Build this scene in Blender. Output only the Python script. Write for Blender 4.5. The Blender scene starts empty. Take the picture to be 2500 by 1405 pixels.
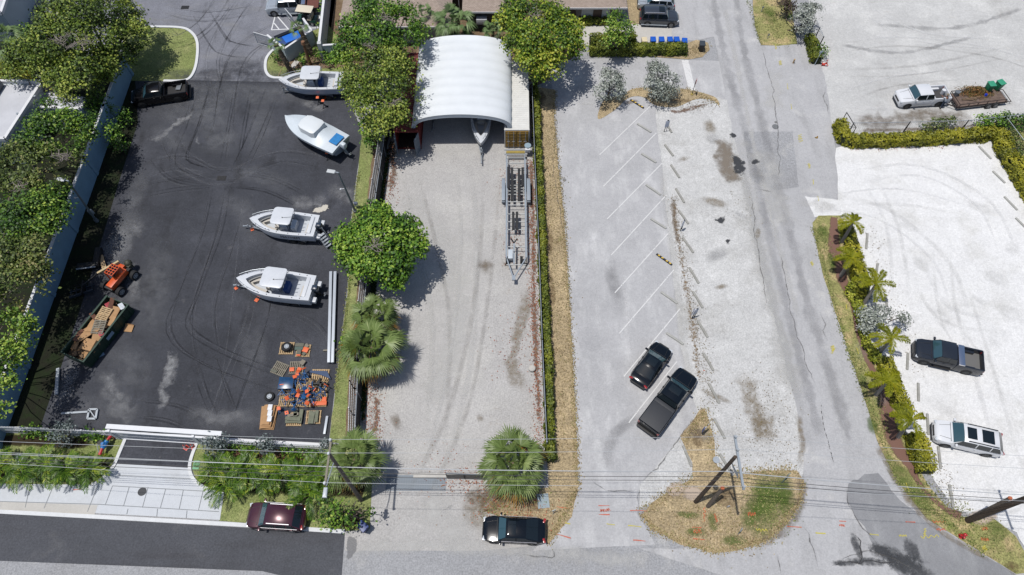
import bpy, bmesh, math, random
import numpy as np
from mathutils import Vector, Matrix, noise
from math import sin, cos, pi, radians, sqrt, atan2

# ------------------------------------------------------------------ camera, sky, sun, exposure
CH, CF, CT = 55.0, 1700.0, radians(30.0)       # camera height, focal (photo pixels of 2500), tilt from nadir
scene = bpy.context.scene
COL = scene.collection
cam_d = bpy.data.cameras.new('camera'); cam_d.sensor_width = 36; cam_d.lens = 36*CF/2500; cam_d.clip_end = 2000
cam = bpy.data.objects.new('camera', cam_d); COL.objects.link(cam)
cam.location = (0, 0, CH); cam.rotation_euler = (CT, 0, 0); scene.camera = cam

SD = Vector((0.26, 0.07, -1)).normalized()     # direction the sunlight travels
w = bpy.data.worlds.new('World'); scene.world = w; w.use_nodes = True
nt = w.node_tree; bg = nt.nodes['Background']
sk = nt.nodes.new('ShaderNodeTexSky'); sk.sky_type = 'NISHITA'; sk.sun_disc = False
sk.sun_elevation = math.asin(-SD.z); sk.sun_rotation = atan2(-SD.x, -SD.y)
sk.air_density = 1.0; sk.dust_density = 1.5
nt.links.new(sk.outputs[0], bg.inputs[0]); bg.inputs[1].default_value = 0.11
sl = bpy.data.lights.new('sun', 'SUN'); sl.energy = 4.4; sl.angle = radians(0.5); sl.color = (1.0, 0.965, 0.91)
so = bpy.data.objects.new('sun', sl); COL.objects.link(so)
so.rotation_euler = (-SD).to_track_quat('Z', 'Y').to_euler()
scene.view_settings.view_transform = 'Standard'; scene.view_settings.look = 'None'
scene.view_settings.exposure = 0.0; scene.view_settings.gamma = 1.0
scene.cycles.max_bounces = 6; scene.cycles.transparent_max_bounces = 16; scene.cycles.caustics_reflective = False; scene.cycles.caustics_refractive = False

# ------------------------------------------------------------------ helpers
def G(px, py, z=0.0):
    "where the sight line through a survey point of the photo meets height z"
    u = (px-1250)/CF; v = (py-702.5)/CF
    d = (CH-z)/(cos(CT)+v*sin(CT))
    return Vector((u*d, d*(sin(CT)-v*cos(CT)), z))
def MPP(px, py, z=0.0):
    v = (py-702.5)/CF
    return (CH-z)/(cos(CT)+v*sin(CT))/CF
K = 1.62
def S(r, g, b, k=None):
    f = lambda c: (c/255/12.92 if c <= 10 else ((c/255+0.055)/1.055)**2.4)
    k = k or K
    return (min(f(r)/k, .9), min(f(g)/k, .9), min(f(b)/k, .9), 1)

def thing(name, label, cat, loc=(0, 0, 0), rz=0, group=None):
    o = bpy.data.objects.new(name, None); COL.objects.link(o); o.empty_display_size = .3
    o.location = loc; o.rotation_euler = (0, 0, rz); o['label'] = label; o['category'] = cat
    if group: o['group'] = group
    return o
def tag(o, label, cat, group=None):
    o['label'] = label; o['category'] = cat
    if group: o['group'] = group
    return o
def struct(o, kind='structure', label=None, cat=None):
    o['kind'] = kind
    if label: o['label'] = label
    if cat: o['category'] = cat
    return o
def dup(root, loc, rz=0, label=None, scale=None, rnd=None):
    def cp(o, par):
        c = o.copy(); COL.objects.link(c); c.parent = par
        for k in o.children: cp(k, c)
        return c
    r = cp(root, None); r.location = loc; r.rotation_euler = (0, 0, rz)
    if label: r['label'] = label
    if scale: r.scale = scale
    return r

class MB:
    def __init__(s): s.v = []; s.f = []
    def add(s, vs, fs):
        n = len(s.v); s.v += [tuple(p) for p in vs]; s.f += [tuple(i+n for i in f) for f in fs]; return s
    def box(s, c, d, rz=0, rx=0, ry=0, top=1.0):
        x, y, z = d[0]/2, d[1]/2, d[2]/2
        M = Matrix.Translation(c) @ Matrix.Rotation(rz, 4, 'Z') @ Matrix.Rotation(ry, 4, 'Y') @ Matrix.Rotation(rx, 4, 'X')
        vs = [M @ Vector(p) for p in [(-x,-y,-z),(x,-y,-z),(x,y,-z),(-x,y,-z),(-x*top,-y*top,z),(x*top,-y*top,z),(x*top,y*top,z),(-x*top,y*top,z)]]
        return s.add(vs, [(0,3,2,1),(4,5,6,7),(0,1,5,4),(1,2,6,5),(2,3,7,6),(3,0,4,7)])
    def tube(s, p0, p1, r0, r1=None, n=8, cap=True):
        r1 = r0 if r1 is None else r1
        p0 = Vector(p0); p1 = Vector(p1); d = (p1-p0)
        if d.length < 1e-6: return s
        q = d.to_track_quat('Z', 'Y').to_matrix(); vs = []
        for p, r in ((p0, r0), (p1, r1)):
            for i in range(n):
                a = 2*pi*(i+.5)/n; vs.append(p + q @ Vector((r*cos(a), r*sin(a), 0)))
        fs = [(i, (i+1) % n, n+(i+1) % n, n+i) for i in range(n)]
        if cap: fs += [tuple(range(n-1, -1, -1)), tuple(range(n, 2*n))]
        return s.add(vs, fs)
    def path(s, pts, r, n=6):
        for a, b in zip(pts[:-1], pts[1:]): s.tube(a, b, r, n=n)
        return s
    def beam(s, a, b, w, h):
        "square section bar"
        a = Vector(a); b = Vector(b); d = b-a; rz = atan2(d.y, d.x); ry = -atan2(d.z, sqrt(d.x**2+d.y**2))
        return s.box((a+b)/2, (d.length, w, h), rz=rz, ry=ry)
    def loft(s, rings, close=False, caps=True):
        n = len(rings[0]); vs = [p for r in rings for p in r]; fs = []
        m = n if close else n-1
        for i in range(len(rings)-1):
            for j in range(m):
                a = i*n+j; b = i*n+(j+1) % n; fs.append((a, b, b+n, a+n))
        if caps: fs += [tuple(range(n-1, -1, -1)), tuple(range((len(rings)-1)*n, len(rings)*n))]
        return s.add(vs, fs)
    def prism(s, poly, z0, z1):
        n = len(poly); ar = sum(poly[i][0]*poly[(i+1)%n][1]-poly[(i+1)%n][0]*poly[i][1] for i in range(n))
        if ar < 0: poly = poly[::-1]
        vs = [(p[0], p[1], z0) for p in poly]+[(p[0], p[1], z1) for p in poly]
        return s.add(vs, [tuple(range(n-1, -1, -1)), tuple(range(n, 2*n))]+[(i, (i+1) % n, n+(i+1) % n, n+i) for i in range(n)])
    def ball(s, c, r, n=8, sz=1.0):
        rings = []
        for i in range(n+1):
            a = pi*i/n-pi/2; rr = max(r*cos(a), 1e-3)
            rings.append([(c[0]+rr*cos(2*pi*j/n/1.0), c[1]+rr*sin(2*pi*j/n), c[2]+r*sin(a)*sz) for j in range(n)])
        return s.loft(rings, close=True)
    def build(s, name, mat, parent=None, bevel=0, smooth=False, seg=2, loc=None):
        me = bpy.data.meshes.new(name); me.from_pydata(s.v, [], s.f)
        if bevel or smooth:
            bm = bmesh.new(); bm.from_mesh(me)
            bmesh.ops.remove_doubles(bm, verts=bm.verts, dist=1e-4)
            bmesh.ops.recalc_face_normals(bm, faces=bm.faces)
            if bevel:
                es = [e for e in bm.edges if len(e.link_faces) == 2 and e.calc_face_angle(0) > .5]
                bmesh.ops.bevel(bm, geom=es, offset=bevel, segments=seg, affect='EDGES', profile=.6)
            for f in bm.faces: f.smooth = True
            bm.to_mesh(me); bm.free()
            try: me.set_sharp_from_angle(angle=radians(38))
            except Exception: pass
        else:
            bm = bmesh.new(); bm.from_mesh(me); bmesh.ops.recalc_face_normals(bm, faces=bm.faces); bm.to_mesh(me); bm.free()
        me.materials.append(mat)
        o = bpy.data.objects.new(name, me); COL.objects.link(o)
        if parent is not None: o.parent = parent
        if loc is not None: o.location = loc
        return o

# ------------------------------------------------------------------ materials
_m = {}
def N(nt, t, **kw):
    n = nt.nodes.new(t)
    for k, v in kw.items():
        if k in n.inputs: n.inputs[k].default_value = v
        else: setattr(n, k, v)
    return n
def mat(name, col, rough=.6, metal=0, var=.0, vs=3.0, coat=0, spec=.5, bump=0, emit=0):
    if name in _m: return _m[name]
    m = bpy.data.materials.new(name); m.use_nodes = True; _m[name] = m
    nt = m.node_tree; b = nt.nodes['Principled BSDF']
    b.inputs['Base Color'].default_value = col; b.inputs['Roughness'].default_value = rough
    b.inputs['Metallic'].default_value = metal; b.inputs['Coat Weight'].default_value = coat
    b.inputs['Specular IOR Level'].default_value = spec
    if var or bump:
        tc = N(nt, 'ShaderNodeTexCoord'); nz = N(nt, 'ShaderNodeTexNoise', Scale=vs, Detail=5.0, Roughness=.65)
        nt.links.new(tc.outputs['Object'], nz.inputs['Vector'])
        if var:
            mr = N(nt, 'ShaderNodeMapRange'); mr.inputs[1].default_value = .3; mr.inputs[2].default_value = .7
            mr.inputs[3].default_value = 1-var; mr.inputs[4].default_value = 1+var
            vm = N(nt, 'ShaderNodeVectorMath', operation='SCALE'); vm.inputs[0].default_value = col[:3]
            nt.links.new(nz.outputs[0], mr.inputs[0]); nt.links.new(mr.outputs[0], vm.inputs['Scale'])
            nt.links.new(vm.outputs[0], b.inputs['Base Color'])
        if bump:
            bp = N(nt, 'ShaderNodeBump', Strength=bump, Distance=.05)
            nt.links.new(nz.outputs[0], bp.inputs['Height']); nt.links.new(bp.outputs[0], b.inputs['Normal'])
    return m
def paint(name, col, metal=.0, rough=.28): return mat(name, col, rough, metal, coat=1.0, var=.03, vs=1.5)

def gmat(name, col, amps=((.07, .18), (.5, .10), (3.0, .08), (14.0, .12)), mix=None, specks=None, rough=.95, bump=.3, streak=None):
    """ground surface: base colour times several octaves, a second colour in patches, small specks, long streaks"""
    if name in _m: return _m[name]
    m = bpy.data.materials.new(name); m.use_nodes = True; _m[name] = m
    nt = m.node_tree; L = nt.links; b = nt.nodes['Principled BSDF']; b.inputs['Roughness'].default_value = rough
    b.inputs['Specular IOR Level'].default_value = .25
    tc = N(nt, 'ShaderNodeTexCoord'); fac = None; last = None
    for i, (sc, am) in enumerate(amps):
        nz = N(nt, 'ShaderNodeTexNoise', Scale=sc, Detail=6.0, Roughness=.6); mp = N(nt, 'ShaderNodeMapping')
        mp.inputs['Location'].default_value = (37.1*i+len(name)*3.7, 11.3*i, 0)
        L.new(tc.outputs['Object'], mp.inputs[0]); L.new(mp.outputs[0], nz.inputs['Vector'])
        mr = N(nt, 'ShaderNodeMapRange'); mr.inputs[1].default_value = .3; mr.inputs[2].default_value = .7
        mr.inputs[3].default_value = 1-am; mr.inputs[4].default_value = 1+am; L.new(nz.outputs[0], mr.inputs[0])
        if fac is None: fac = mr.outputs[0]
        else:
            mu = N(nt, 'ShaderNodeMath', operation='MULTIPLY'); L.new(fac, mu.inputs[0]); L.new(mr.outputs[0], mu.inputs[1]); fac = mu.outputs[0]
        last = nz
    cur = None
    rgb = N(nt, 'ShaderNodeRGB'); rgb.outputs[0].default_value = col; cur = rgb.outputs[0]
    def patch(c2, sc, lo, hi, det=6.0, st=None, rg=.65):
        nonlocal cur
        nz = N(nt, 'ShaderNodeTexNoise', Scale=sc, Detail=det, Roughness=rg); mp = N(nt, 'ShaderNodeMapping')
        if st: mp.inputs['Scale'].default_value = st[:3]; mp.inputs['Rotation'].default_value = (0, 0, st[3])
        mp.inputs['Location'].default_value = (sc*7.7+5, lo*91, 0)
        L.new(tc.outputs['Object'], mp.inputs[0]); L.new(mp.outputs[0], nz.inputs['Vector'])
        mr = N(nt, 'ShaderNodeMapRange'); mr.inputs[1].default_value = lo; mr.inputs[2].default_value = hi; L.new(nz.outputs[0], mr.inputs[0])
        mx = N(nt, 'ShaderNodeMix', data_type='RGBA'); L.new(mr.outputs[0], mx.inputs[0]); L.new(cur, mx.inputs[6]); mx.inputs[7].default_value = c2; cur = mx.outputs[2]
    for p in (mix or []): patch(*p)
    for p in (specks or []): patch(*p)
    vm = N(nt, 'ShaderNodeVectorMath', operation='SCALE'); L.new(cur, vm.inputs[0]); L.new(fac, vm.inputs['Scale'])
    L.new(vm.outputs[0], b.inputs['Base Color'])
    if bump:
        bp = N(nt, 'ShaderNodeBump', Strength=bump, Distance=.03); L.new(last.outputs[0], bp.inputs['Height']); L.new(bp.outputs[0], b.inputs['Normal'])
    return m

def fmat(name, col, amount=1.0, sc=2.0, k=.0, thr=.0, rough=.95, edge=.12):
    """worn coat or stain; the ground shows through where it thins out. k = 0: fades softly to its sides;
    k > 0: broken outline, covers where fade + k*(noise-.5) is above thr"""
    if name in _m: return _m[name]
    m = bpy.data.materials.new(name); m.use_nodes = True; _m[name] = m
    nt = m.node_tree; L = nt.links; b = nt.nodes['Principled BSDF']; b.inputs['Roughness'].default_value = rough
    b.inputs['Base Color'].default_value = col; b.inputs['Specular IOR Level'].default_value = .2
    tc = N(nt, 'ShaderNodeTexCoord'); nz = N(nt, 'ShaderNodeTexNoise', Scale=sc, Detail=8.0, Roughness=.72)
    L.new(tc.outputs['Object'], nz.inputs['Vector']); at = N(nt, 'ShaderNodeAttribute', attribute_name='fade')
    mr = N(nt, 'ShaderNodeMapRange'); mr.clamp = True
    if k:
        ad = N(nt, 'ShaderNodeMath', operation='MULTIPLY_ADD'); L.new(nz.outputs[0], ad.inputs[0]); ad.inputs[1].default_value = k; L.new(at.outputs['Fac'], ad.inputs[2])
        mr.inputs[1].default_value = thr+k*.5; mr.inputs[2].default_value = thr+k*.5+edge; mr.inputs[4].default_value = amount; L.new(ad.outputs[0], mr.inputs[0]); fac = mr.outputs[0]
        f2 = N(nt, 'ShaderNodeMath', operation='MULTIPLY'); f2.use_clamp = True; L.new(at.outputs['Fac'], f2.inputs[0]); f2.inputs[1].default_value = 5.0
        mu = N(nt, 'ShaderNodeMath', operation='MULTIPLY'); L.new(fac, mu.inputs[0]); L.new(f2.outputs[0], mu.inputs[1]); fac = mu.outputs[0]
    else:
        ml = N(nt, 'ShaderNodeMapRange', interpolation_type='SMOOTHSTEP'); L.new(at.outputs['Fac'], ml.inputs[0])
        mr.inputs[1].default_value = .36; mr.inputs[2].default_value = .68; mr.inputs[3].default_value = .12*amount; mr.inputs[4].default_value = amount; L.new(nz.outputs[0], mr.inputs[0])
        mu = N(nt, 'ShaderNodeMath', operation='MULTIPLY'); L.new(ml.outputs[0], mu.inputs[0]); L.new(mr.outputs[0], mu.inputs[1]); fac = mu.outputs[0]
    tr = N(nt, 'ShaderNodeBsdfTransparent'); mx = N(nt, 'ShaderNodeMixShader'); L.new(fac, mx.inputs[0]); L.new(tr.outputs[0], mx.inputs[1]); L.new(b.outputs[0], mx.inputs[2])
    L.new(mx.outputs[0], nt.nodes['Material Output'].inputs[0])
    return m

# ------------------------------------------------------------------ ground sheets, kerbs, soft patches
def smooth_pts(p, closed, n=5):
    out = []; m = len(p); rng = range(m) if closed else range(m-1)
    for i in rng:
        a = p[(i-1) % m] if closed or i else p[0]; b = p[i]; c = p[(i+1) % m]; d = p[(i+2) % m] if closed or i+2 < m else p[-1]
        for k in range(n):
            t = k/n; out.append(.5*((2*b)+(c-a)*t+(2*a-5*b+4*c-d)*t*t+(3*b-a-3*c+d)*t**3))
    if not closed: out.append(p[-1])
    return out
def sheet(name, px, m, lev, smooth=False, jit=0.0, step=.5):
    p = [G(*q).xy for q in px]
    if smooth: p = smooth_pts(p, True)
    if jit:
        q = []
        for i in range(len(p)):
            a, b = p[i], p[(i+1) % len(p)]; k = max(1, int((b-a).length/step))
            for j in range(k): q.append(a.lerp(b, j/k))
        p = [v + Vector((noise.noise(Vector((v.x*.9, v.y*.9, lev)))+.6*noise.noise(Vector((v.x*3, v.y*3, lev))), noise.noise(Vector((v.x*.9, v.y*.9, lev+9)))+.6*noise.noise(Vector((v.x*3, v.y*3, 7+lev)))))*jit for v in q]
    ar = sum(p[i].x*p[(i+1) % len(p)].y-p[(i+1) % len(p)].x*p[i].y for i in range(len(p)))
    if ar < 0: p = p[::-1]
    me = bpy.data.meshes.new(name); z = lev*.004
    me.from_pydata([(v.x, v.y, z) for v in p], [], [tuple(range(len(p)))]); me.materials.append(m)
    o = bpy.data.objects.new(name, me); COL.objects.link(o); return struct(o)
def kerb(name, px, m, wd=.18, h=.13, smooth=True, z0=0.0):
    p = [G(*q).xy for q in px]
    if smooth: p = smooth_pts(p, False)
    L_, R_ = [], []
    for i, v in enumerate(p):
        d = (p[min(i+1, len(p)-1)]-p[max(i-1, 0)]).normalized(); nn = Vector((-d.y, d.x))*wd/2
        L_.append(v+nn); R_.append(v-nn)
    mb = MB(); mb.loft([[(l.x, l.y, z0), (l.x, l.y, z0+h), (r.x, r.y, z0+h), (r.x, r.y, z0)] for l, r in zip(L_, R_)], close=True)
    o = mb.build(name, m); return struct(o)
_rz = [0]
def ribbon(name, px, wd, m, lev=8, smooth=True, soft=True, ends=True, kind='structure', z=None, wig=0.0, off=0.0):
    "strip on the ground, full in its middle and fading to its sides"
    p = [G(*q).xy for q in px]; wds = wd if isinstance(wd, (list, tuple)) else [wd]*len(p)
    if smooth and len(p) > 2:
        w2 = [Vector((a, 0)) for a in wds]; p = smooth_pts(p, False, 4); wds = [a.x for a in smooth_pts(w2, False, 4)]
    if len(p) == 2:
        p = [p[0].lerp(p[1], t/4) for t in range(5)]; wds = [wds[0]+(wds[-1]-wds[0])*t/4 for t in range(5)]
    if wig:
        q = []
        for i in range(len(p)-1):
            kk = max(1, int((p[i+1]-p[i]).length/.35))
            for j in range(kk): q.append(p[i].lerp(p[i+1], j/kk))
        q.append(p[-1]); wds = [wds[0]]*len(q)
        p = [v+Vector((noise.noise(Vector((v.x*.8, v.y*.8, 3)))+.5*noise.noise(Vector((v.x*2.6, v.y*2.6, 5))), noise.noise(Vector((v.x*.8, v.y*.8, 8)))))*wig for v in q]
        wds = [w0*(1+.9*noise.noise(Vector((v.x*1.3, v.y*1.3, 1)))) for w0, v in zip(wds, p)]
    if off:
        q = []
        for i, v in enumerate(p): d = (p[min(i+1, len(p)-1)]-p[max(i-1, 0)]).normalized(); q.append(v+Vector((-d.y, d.x))*off)
        p = q
    _rz[0] += 1; zz = z if z is not None else lev*.004 + (_rz[0] % 40)*.0002
    vs, fs, fade = [], [], []; n = len(p)
    for i, v in enumerate(p):
        d = (p[min(i+1, n-1)]-p[max(i-1, 0)]).normalized(); nn = Vector((-d.y, d.x))*wds[i]/2
        e = 1.0 if not ends else min(1.0, min(i, n-1-i)/max(1.0, min(3.0, (n-1)/2)))
        for k, f in ((-1, 0), (-.5, .7), (0, 1), (.5, .7), (1, 0)):
            q = v+nn*k; vs.append((q.x, q.y, zz)); fade.append((f if soft else 1.0)*e)
    for i in range(n-1):
        for k in range(4): a = i*5+k; fs.append((a, a+5, a+6, a+1))
    me = bpy.data.meshes.new(name); me.from_pydata(vs, [], fs); me.materials.append(m)
    at = me.attributes.new('fade', 'FLOAT', 'POINT'); at.data.foreach_set('value', fade)
    o = bpy.data.objects.new(name, me); COL.objects.link(o); return struct(o, kind)
def blob(name, px, py, rx, ry, m, rot=0, lev=9, kind='structure'):
    "round soft patch, radii in metres"
    c = G(px, py).xy; _rz[0] += 1; zz = lev*.004+(_rz[0] % 40)*.0002; vs = [(c.x, c.y, zz)]; fade = [1.0]; fs = []; n = 16
    for k, f in ((.5, .75), (1, 0)):
        for i in range(n):
            a = 2*pi*i/n; q = Vector((cos(a)*rx*k, sin(a)*ry*k)); q.rotate(Matrix.Rotation(rot, 2)); vs.append((c.x+q.x, c.y+q.y, zz)); fade.append(f)
    for i in range(n): j = (i+1) % n; fs += [(0, 1+i, 1+j), (1+i, 1+n+i, 1+n+j, 1+j)]
    me = bpy.data.meshes.new(name); me.from_pydata(vs, [], fs); me.materials.append(m)
    at = me.attributes.new('fade', 'FLOAT', 'POINT'); at.data.foreach_set('value', fade)
    o = bpy.data.objects.new(name, me); COL.objects.link(o); return struct(o, kind)

ORD = ['first','second','third','fourth','fifth','sixth','seventh','eighth','ninth','tenth','eleventh','twelfth','thirteenth','fourteenth','fifteenth','sixteenth']
R = random.Random(5)
# ------------------------------------------------------------------ the ground
GR = ((.08, .06), (.6, .07), (3.0, .09), (8.0, .22))
M_gravel = gmat('pale_gravel', S(206, 206, 205), GR, mix=[(S(188, 187, 184), .25, .50, .70), (S(218, 218, 217), .5, .52, .68), (S(176, 172, 166), 1.3, .64, .8)], specks=[(S(150, 145, 138), 9.0, .66, .74)])
M_lot = gmat('white_shell_rock', S(236, 236, 236), ((.08, .03), (.6, .05), (3.0, .06), (8.0, .14)), mix=[(S(212, 211, 207), .3, .5, .8), (S(240, 240, 239), .7, .52, .7)], specks=[(S(196, 194, 190), 7.0, .64, .76)])
M_toplot = gmat('packed_gravel', S(204, 204, 203), ((.06, .06), (.4, .07), (3.0, .08), (8.0, .15)), mix=[(S(178, 176, 173), .16, .56, .78), (S(222, 222, 220), .22, .5, .7), (S(180, 172, 162), .5, .62, .8, 6.0, (1, 5, 1, .3))])
M_park = gmat('old_asphalt', S(188, 188, 190), ((.06, .06), (.5, .07), (3.0, .06), (8.0, .11)), mix=[(S(208, 208, 209), .22, .5, .7, 6.0, (3, 1, 1, .12)), (S(172, 172, 175), .18, .58, .78)])
M_road = gmat('worn_road', S(188, 188, 190), ((.06, .05), (.5, .06), (3.0, .06), (8.0, .12)), mix=[(S(170, 170, 171), .14, .5, .72, 6.0, (4, .7, 1, .16)), (S(212, 211, 209), .3, .58, .75)])
M_sideroad = gmat('grey_road', S(168, 169, 172), ((.06, .06), (.5, .06), (3.0, .08), (8.0, .26)), mix=[(S(160, 160, 162), .16, .5, .75), (S(192, 191, 189), .3, .58, .75)])
M_sand = gmat('sandy_yard', S(190, 188, 186), ((.07, .06), (.5, .06), (3.0, .07), (8.0, .22)), mix=[(S(200, 198, 194), .2, .5, .68), (S(166, 156, 144), .35, .62, .8)], specks=[(S(140, 118, 104), 2.5, .70, .76)])
M_yard = gmat('dark_asphalt', S(66, 68, 75), ((.06, .2), (.4, .16), (2.5, .10), (8.0, .26)), mix=[(S(86, 88, 96), .12, .48, .74), (S(50, 51, 56), .2, .55, .72, 6.0, (2.2, 1, 1, .4)), (S(120, 119, 120), .7, .66, .84)], rough=.85)
M_yard2 = gmat('grey_asphalt', S(134, 136, 145), ((.06, .14), (.4, .14), (2.5, .09), (8.0, .22)), mix=[(S(138, 138, 141), .2, .5, .75, 6.0, (1, 3, 1, .3)), (S(92, 92, 96), .25, .58, .75, 6.0, (3, 1, 1, .5))], rough=.9)
M_newroad = gmat('new_road', S(86, 88, 94), ((.06, .12), (.4, .08), (2.5, .06), (8.0, .24)), mix=[(S(74, 74, 78), .1, .5, .7, 6.0, (.5, 3, 1, -.05)), (S(112, 112, 114), .2, .6, .8)], rough=.85)
M_patch = gmat('dark_patch', S(148, 149, 152), ((.08, .10), (.5, .08), (3.0, .05), (16.0, .12)), mix=[(S(162, 163, 165), .25, .5, .7, 6.0, (3, .6, 1, .75)), (S(112, 113, 117), .4, .6, .75)])
M_conc = gmat('concrete', S(213, 217, 222), ((.1, .03), (.6, .03), (3.0, .03), (14.0, .04)), mix=[(S(196, 198, 200), .3, .55, .78)], rough=.85, bump=.1)
M_conc2 = gmat('warm_concrete', S(205, 202, 196), ((.1, .05), (.6, .05), (3.0, .03), (14.0, .05)), mix=[(S(184, 181, 176), .3, .52, .75)], rough=.85, bump=.1)
M_kerb = gmat('white_kerb', S(228, 230, 232), ((.3, .04), (3.0, .05), (14.0, .05)), rough=.7, bump=.1)
M_lawn = gmat('lawn', S(134, 144, 88), ((.3, .10), (1.6, .12), (6.0, .16), (9.0, .5)), mix=[(S(160, 162, 110), .5, .48, .68), (S(100, 120, 62), .8, .56, .72)], bump=.9)
M_dry = gmat('dry_grass', S(174, 156, 124), ((.3, .08), (1.6, .12), (6.0, .16), (9.0, .5)), mix=[(S(196, 176, 140), .35, .5, .66), (S(134, 116, 84), .6, .58, .74), (S(122, 126, 66), .5, .66, .78)], specks=[(S(104, 86, 62), 5.0, .62, .72)], bump=.9)
M_mixg = gmat('patchy_grass', S(154, 152, 98), ((.3, .08), (1.6, .12), (6.0, .16), (9.0, .5)), mix=[(S(186, 168, 124), .35, .48, .58), (S(106, 128, 52), .22, .56, .68), (S(126, 110, 80), 1.2, .64, .74)], specks=[(S(94, 84, 50), 5.0, .64, .74)], bump=.9)
M_soil = gmat('dark_soil', S(36, 38, 26), ((.3, .1), (1.6, .15), (6.0, .2), (22.0, .3)), mix=[(S(34, 46, 22), .8, .44, .6), (S(70, 60, 46), 1.5, .62, .78)], bump=.8)  # soil colour darkened to stand in for the tree shade over it
M_mulch = gmat('red_mulch', S(128, 84, 72), ((.3, .06), (1.6, .1), (6.0, .16), (9.0, .5)), mix=[(S(150, 108, 92), 1.2, .5, .7), (S(90, 58, 50), 2.5, .6, .75)], bump=.9)
M_mulchb = gmat('brown_mulch', S(126, 106, 84), ((.3, .06), (1.6, .1), (6.0, .16), (22.0, .3)), mix=[(S(152, 134, 112), 1.2, .5, .7), (S(86, 70, 54), 2.5, .6, .75)], bump=.9)
M_paintw = fmat('worn_white_paint', S(240, 240, 240), .9, 5.0, 3.0, .62)
M_paintk = mat('white_line_paint', S(236, 238, 240), .7, var=.08, vs=2.0)
M_paintf = fmat('faded_white_paint', S(228, 228, 228), .5, 4.0, 3.0, .95)
M_orange = fmat('orange_survey_paint', S(236, 120, 84), .6, 6.0, 2.6, .55)
M_yellow = fmat('yellow_survey_paint', S(232, 218, 96), .65, 6.0, 2.6, .55)
M_oil = fmat('oil_stain', S(72, 74, 78), .88, 1.7, 2.0, .36, edge=.3)
M_oilt = fmat('tar_crack', S(74, 74, 76), .9, 2.2, 1.5, .35)
M_oil2 = fmat('brown_stain', S(138, 126, 112), .85, 1.1)
M_oil2h = fmat('brown_wash', S(142, 130, 116), .7, 1.0, 1.5, .42, edge=.5)
M_dirt = fmat('dirt_wash', S(152, 138, 116), .75, 1.6)
M_leafy = fmat('leaf_dirt', S(128, 100, 82), .7, 4.0, 2.6, .62, edge=.35)
M_dust = fmat('white_dust', S(206, 207, 209), .6, 2.2, 2.2, .35, edge=1.4)
M_dustd = fmat('grey_dust', S(168, 169, 172), .6, 1.6)
M_dustp = fmat('pale_dust', S(222, 221, 218), .65, .7)
M_tyre = fmat('tyre_mark', S(36, 37, 41), .42, .8)
M_tyrel = fmat('tyre_wear', S(150, 150, 152), .5, .4)
M_tyreg = fmat('tyre_scuff', S(124, 126, 132), .38, .8)
M_crack = fmat('crack_fill', S(116, 114, 112), .9, 2.5)
M_gdecal = fmat('green_grass_patch', S(96, 120, 52), .85, .8, 1.7, .4, edge=.9)
M_bdecal = fmat('brown_grass_patch', S(124, 102, 76), .75, 1.6, 1.8, .5, edge=.8)
M_pdecal = fmat('pink_sand_patch', S(206, 188, 170), .9, .8, 1.2, .4, edge=.4)

g = MB(); g.add([(-500, -500, -.01), (500, -500, -.01), (500, 600, -.01), (-500, 600, -.01)], [(0, 1, 2, 3)])
struct(g.build('ground', M_sideroad))
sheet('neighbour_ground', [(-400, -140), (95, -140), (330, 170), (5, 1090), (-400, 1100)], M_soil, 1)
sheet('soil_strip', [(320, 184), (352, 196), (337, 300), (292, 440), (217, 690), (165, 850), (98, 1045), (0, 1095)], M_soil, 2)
sheet('yard_upper', [(60, -140), (840, -140), (800, 120), (835, 206), (330, 196), (200, 130), (60, 60)], M_yard2, 2)
sheet('yard_asphalt', [(330, 194), (838, 204), (886, 330), (872, 420), (853, 560), (848, 700), (830, 850), (816, 960), (802, 1082), (480, 1066), (300, 1062), (98, 1045), (165, 850), (217, 690), (292, 440), (337, 300)], M_yard, 3)
ribbon('asphalt_seam', [(460, 196), (600, 199), (830, 205)], .14, M_dustd, 6)
sheet('grass_peninsula', [(300, 69), (380, 68), (440, 69), (466, 80), (481, 104), (481, 150), (470, 184), (452, 197), (400, 199), (300, 198)], M_lawn, 5)
kerb('kerb_peninsula', [(330, 68), (380, 67), (440, 69), (466, 79), (482, 104), (481, 150), (470, 184), (450, 198), (400, 199)], M_kerb, .3)
sheet('grass_island', [(652, 150), (655, 135), (672, 120), (700, 105), (800, 60), (850, 120), (870, 205), (690, 192), (664, 190), (653, 178)], M_lawn, 5)
kerb('kerb_island', [(705, 108), (672, 121), (656, 136), (649, 152), (650, 176), (664, 190), (700, 193), (830, 205)], M_kerb, .3)
sheet('mulch_bed', [(668, 128), (700, 150), (770, 130), (790, 150), (848, 150), (848, 168), (720, 168), (680, 160)], M_mulchb, 6, jit=.15)
sheet('house_ground', [(808, -140), (1440, -140), (1430, 110), (1350, 190), (1300, 215), (1030, 200), (835, 206), (790, 140)], M_mulchb, 2)
sheet('sandy_yard', [(925, 300), (960, 200), (1302, 200), (1312, 500), (1322, 800), (1335, 1150), (1330, 1200), (1410, 1190), (1395, 1265), (1340, 1330), (1180, 1345), (842, 1345), (842, 1300), (902, 1292), (905, 1180), (872, 1080), (880, 900), (905, 700), (918, 520), (935, 400)], M_sand, 3)
sheet('grass_strip', [(884, 322), (934, 326), (906, 515), (888, 700), (864, 950), (858, 1082), (804, 1082), (817, 960), (832, 850), (850, 700), (856, 560), (874, 420)], M_lawn, 5, jit=.06)
sheet('brown_bed', [(914, 340), (936, 340), (908, 515), (890, 700), (866, 950), (860, 1080), (842, 1080), (850, 950), (872, 700), (893, 515)], M_mulchb, 6, jit=.12)
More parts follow.
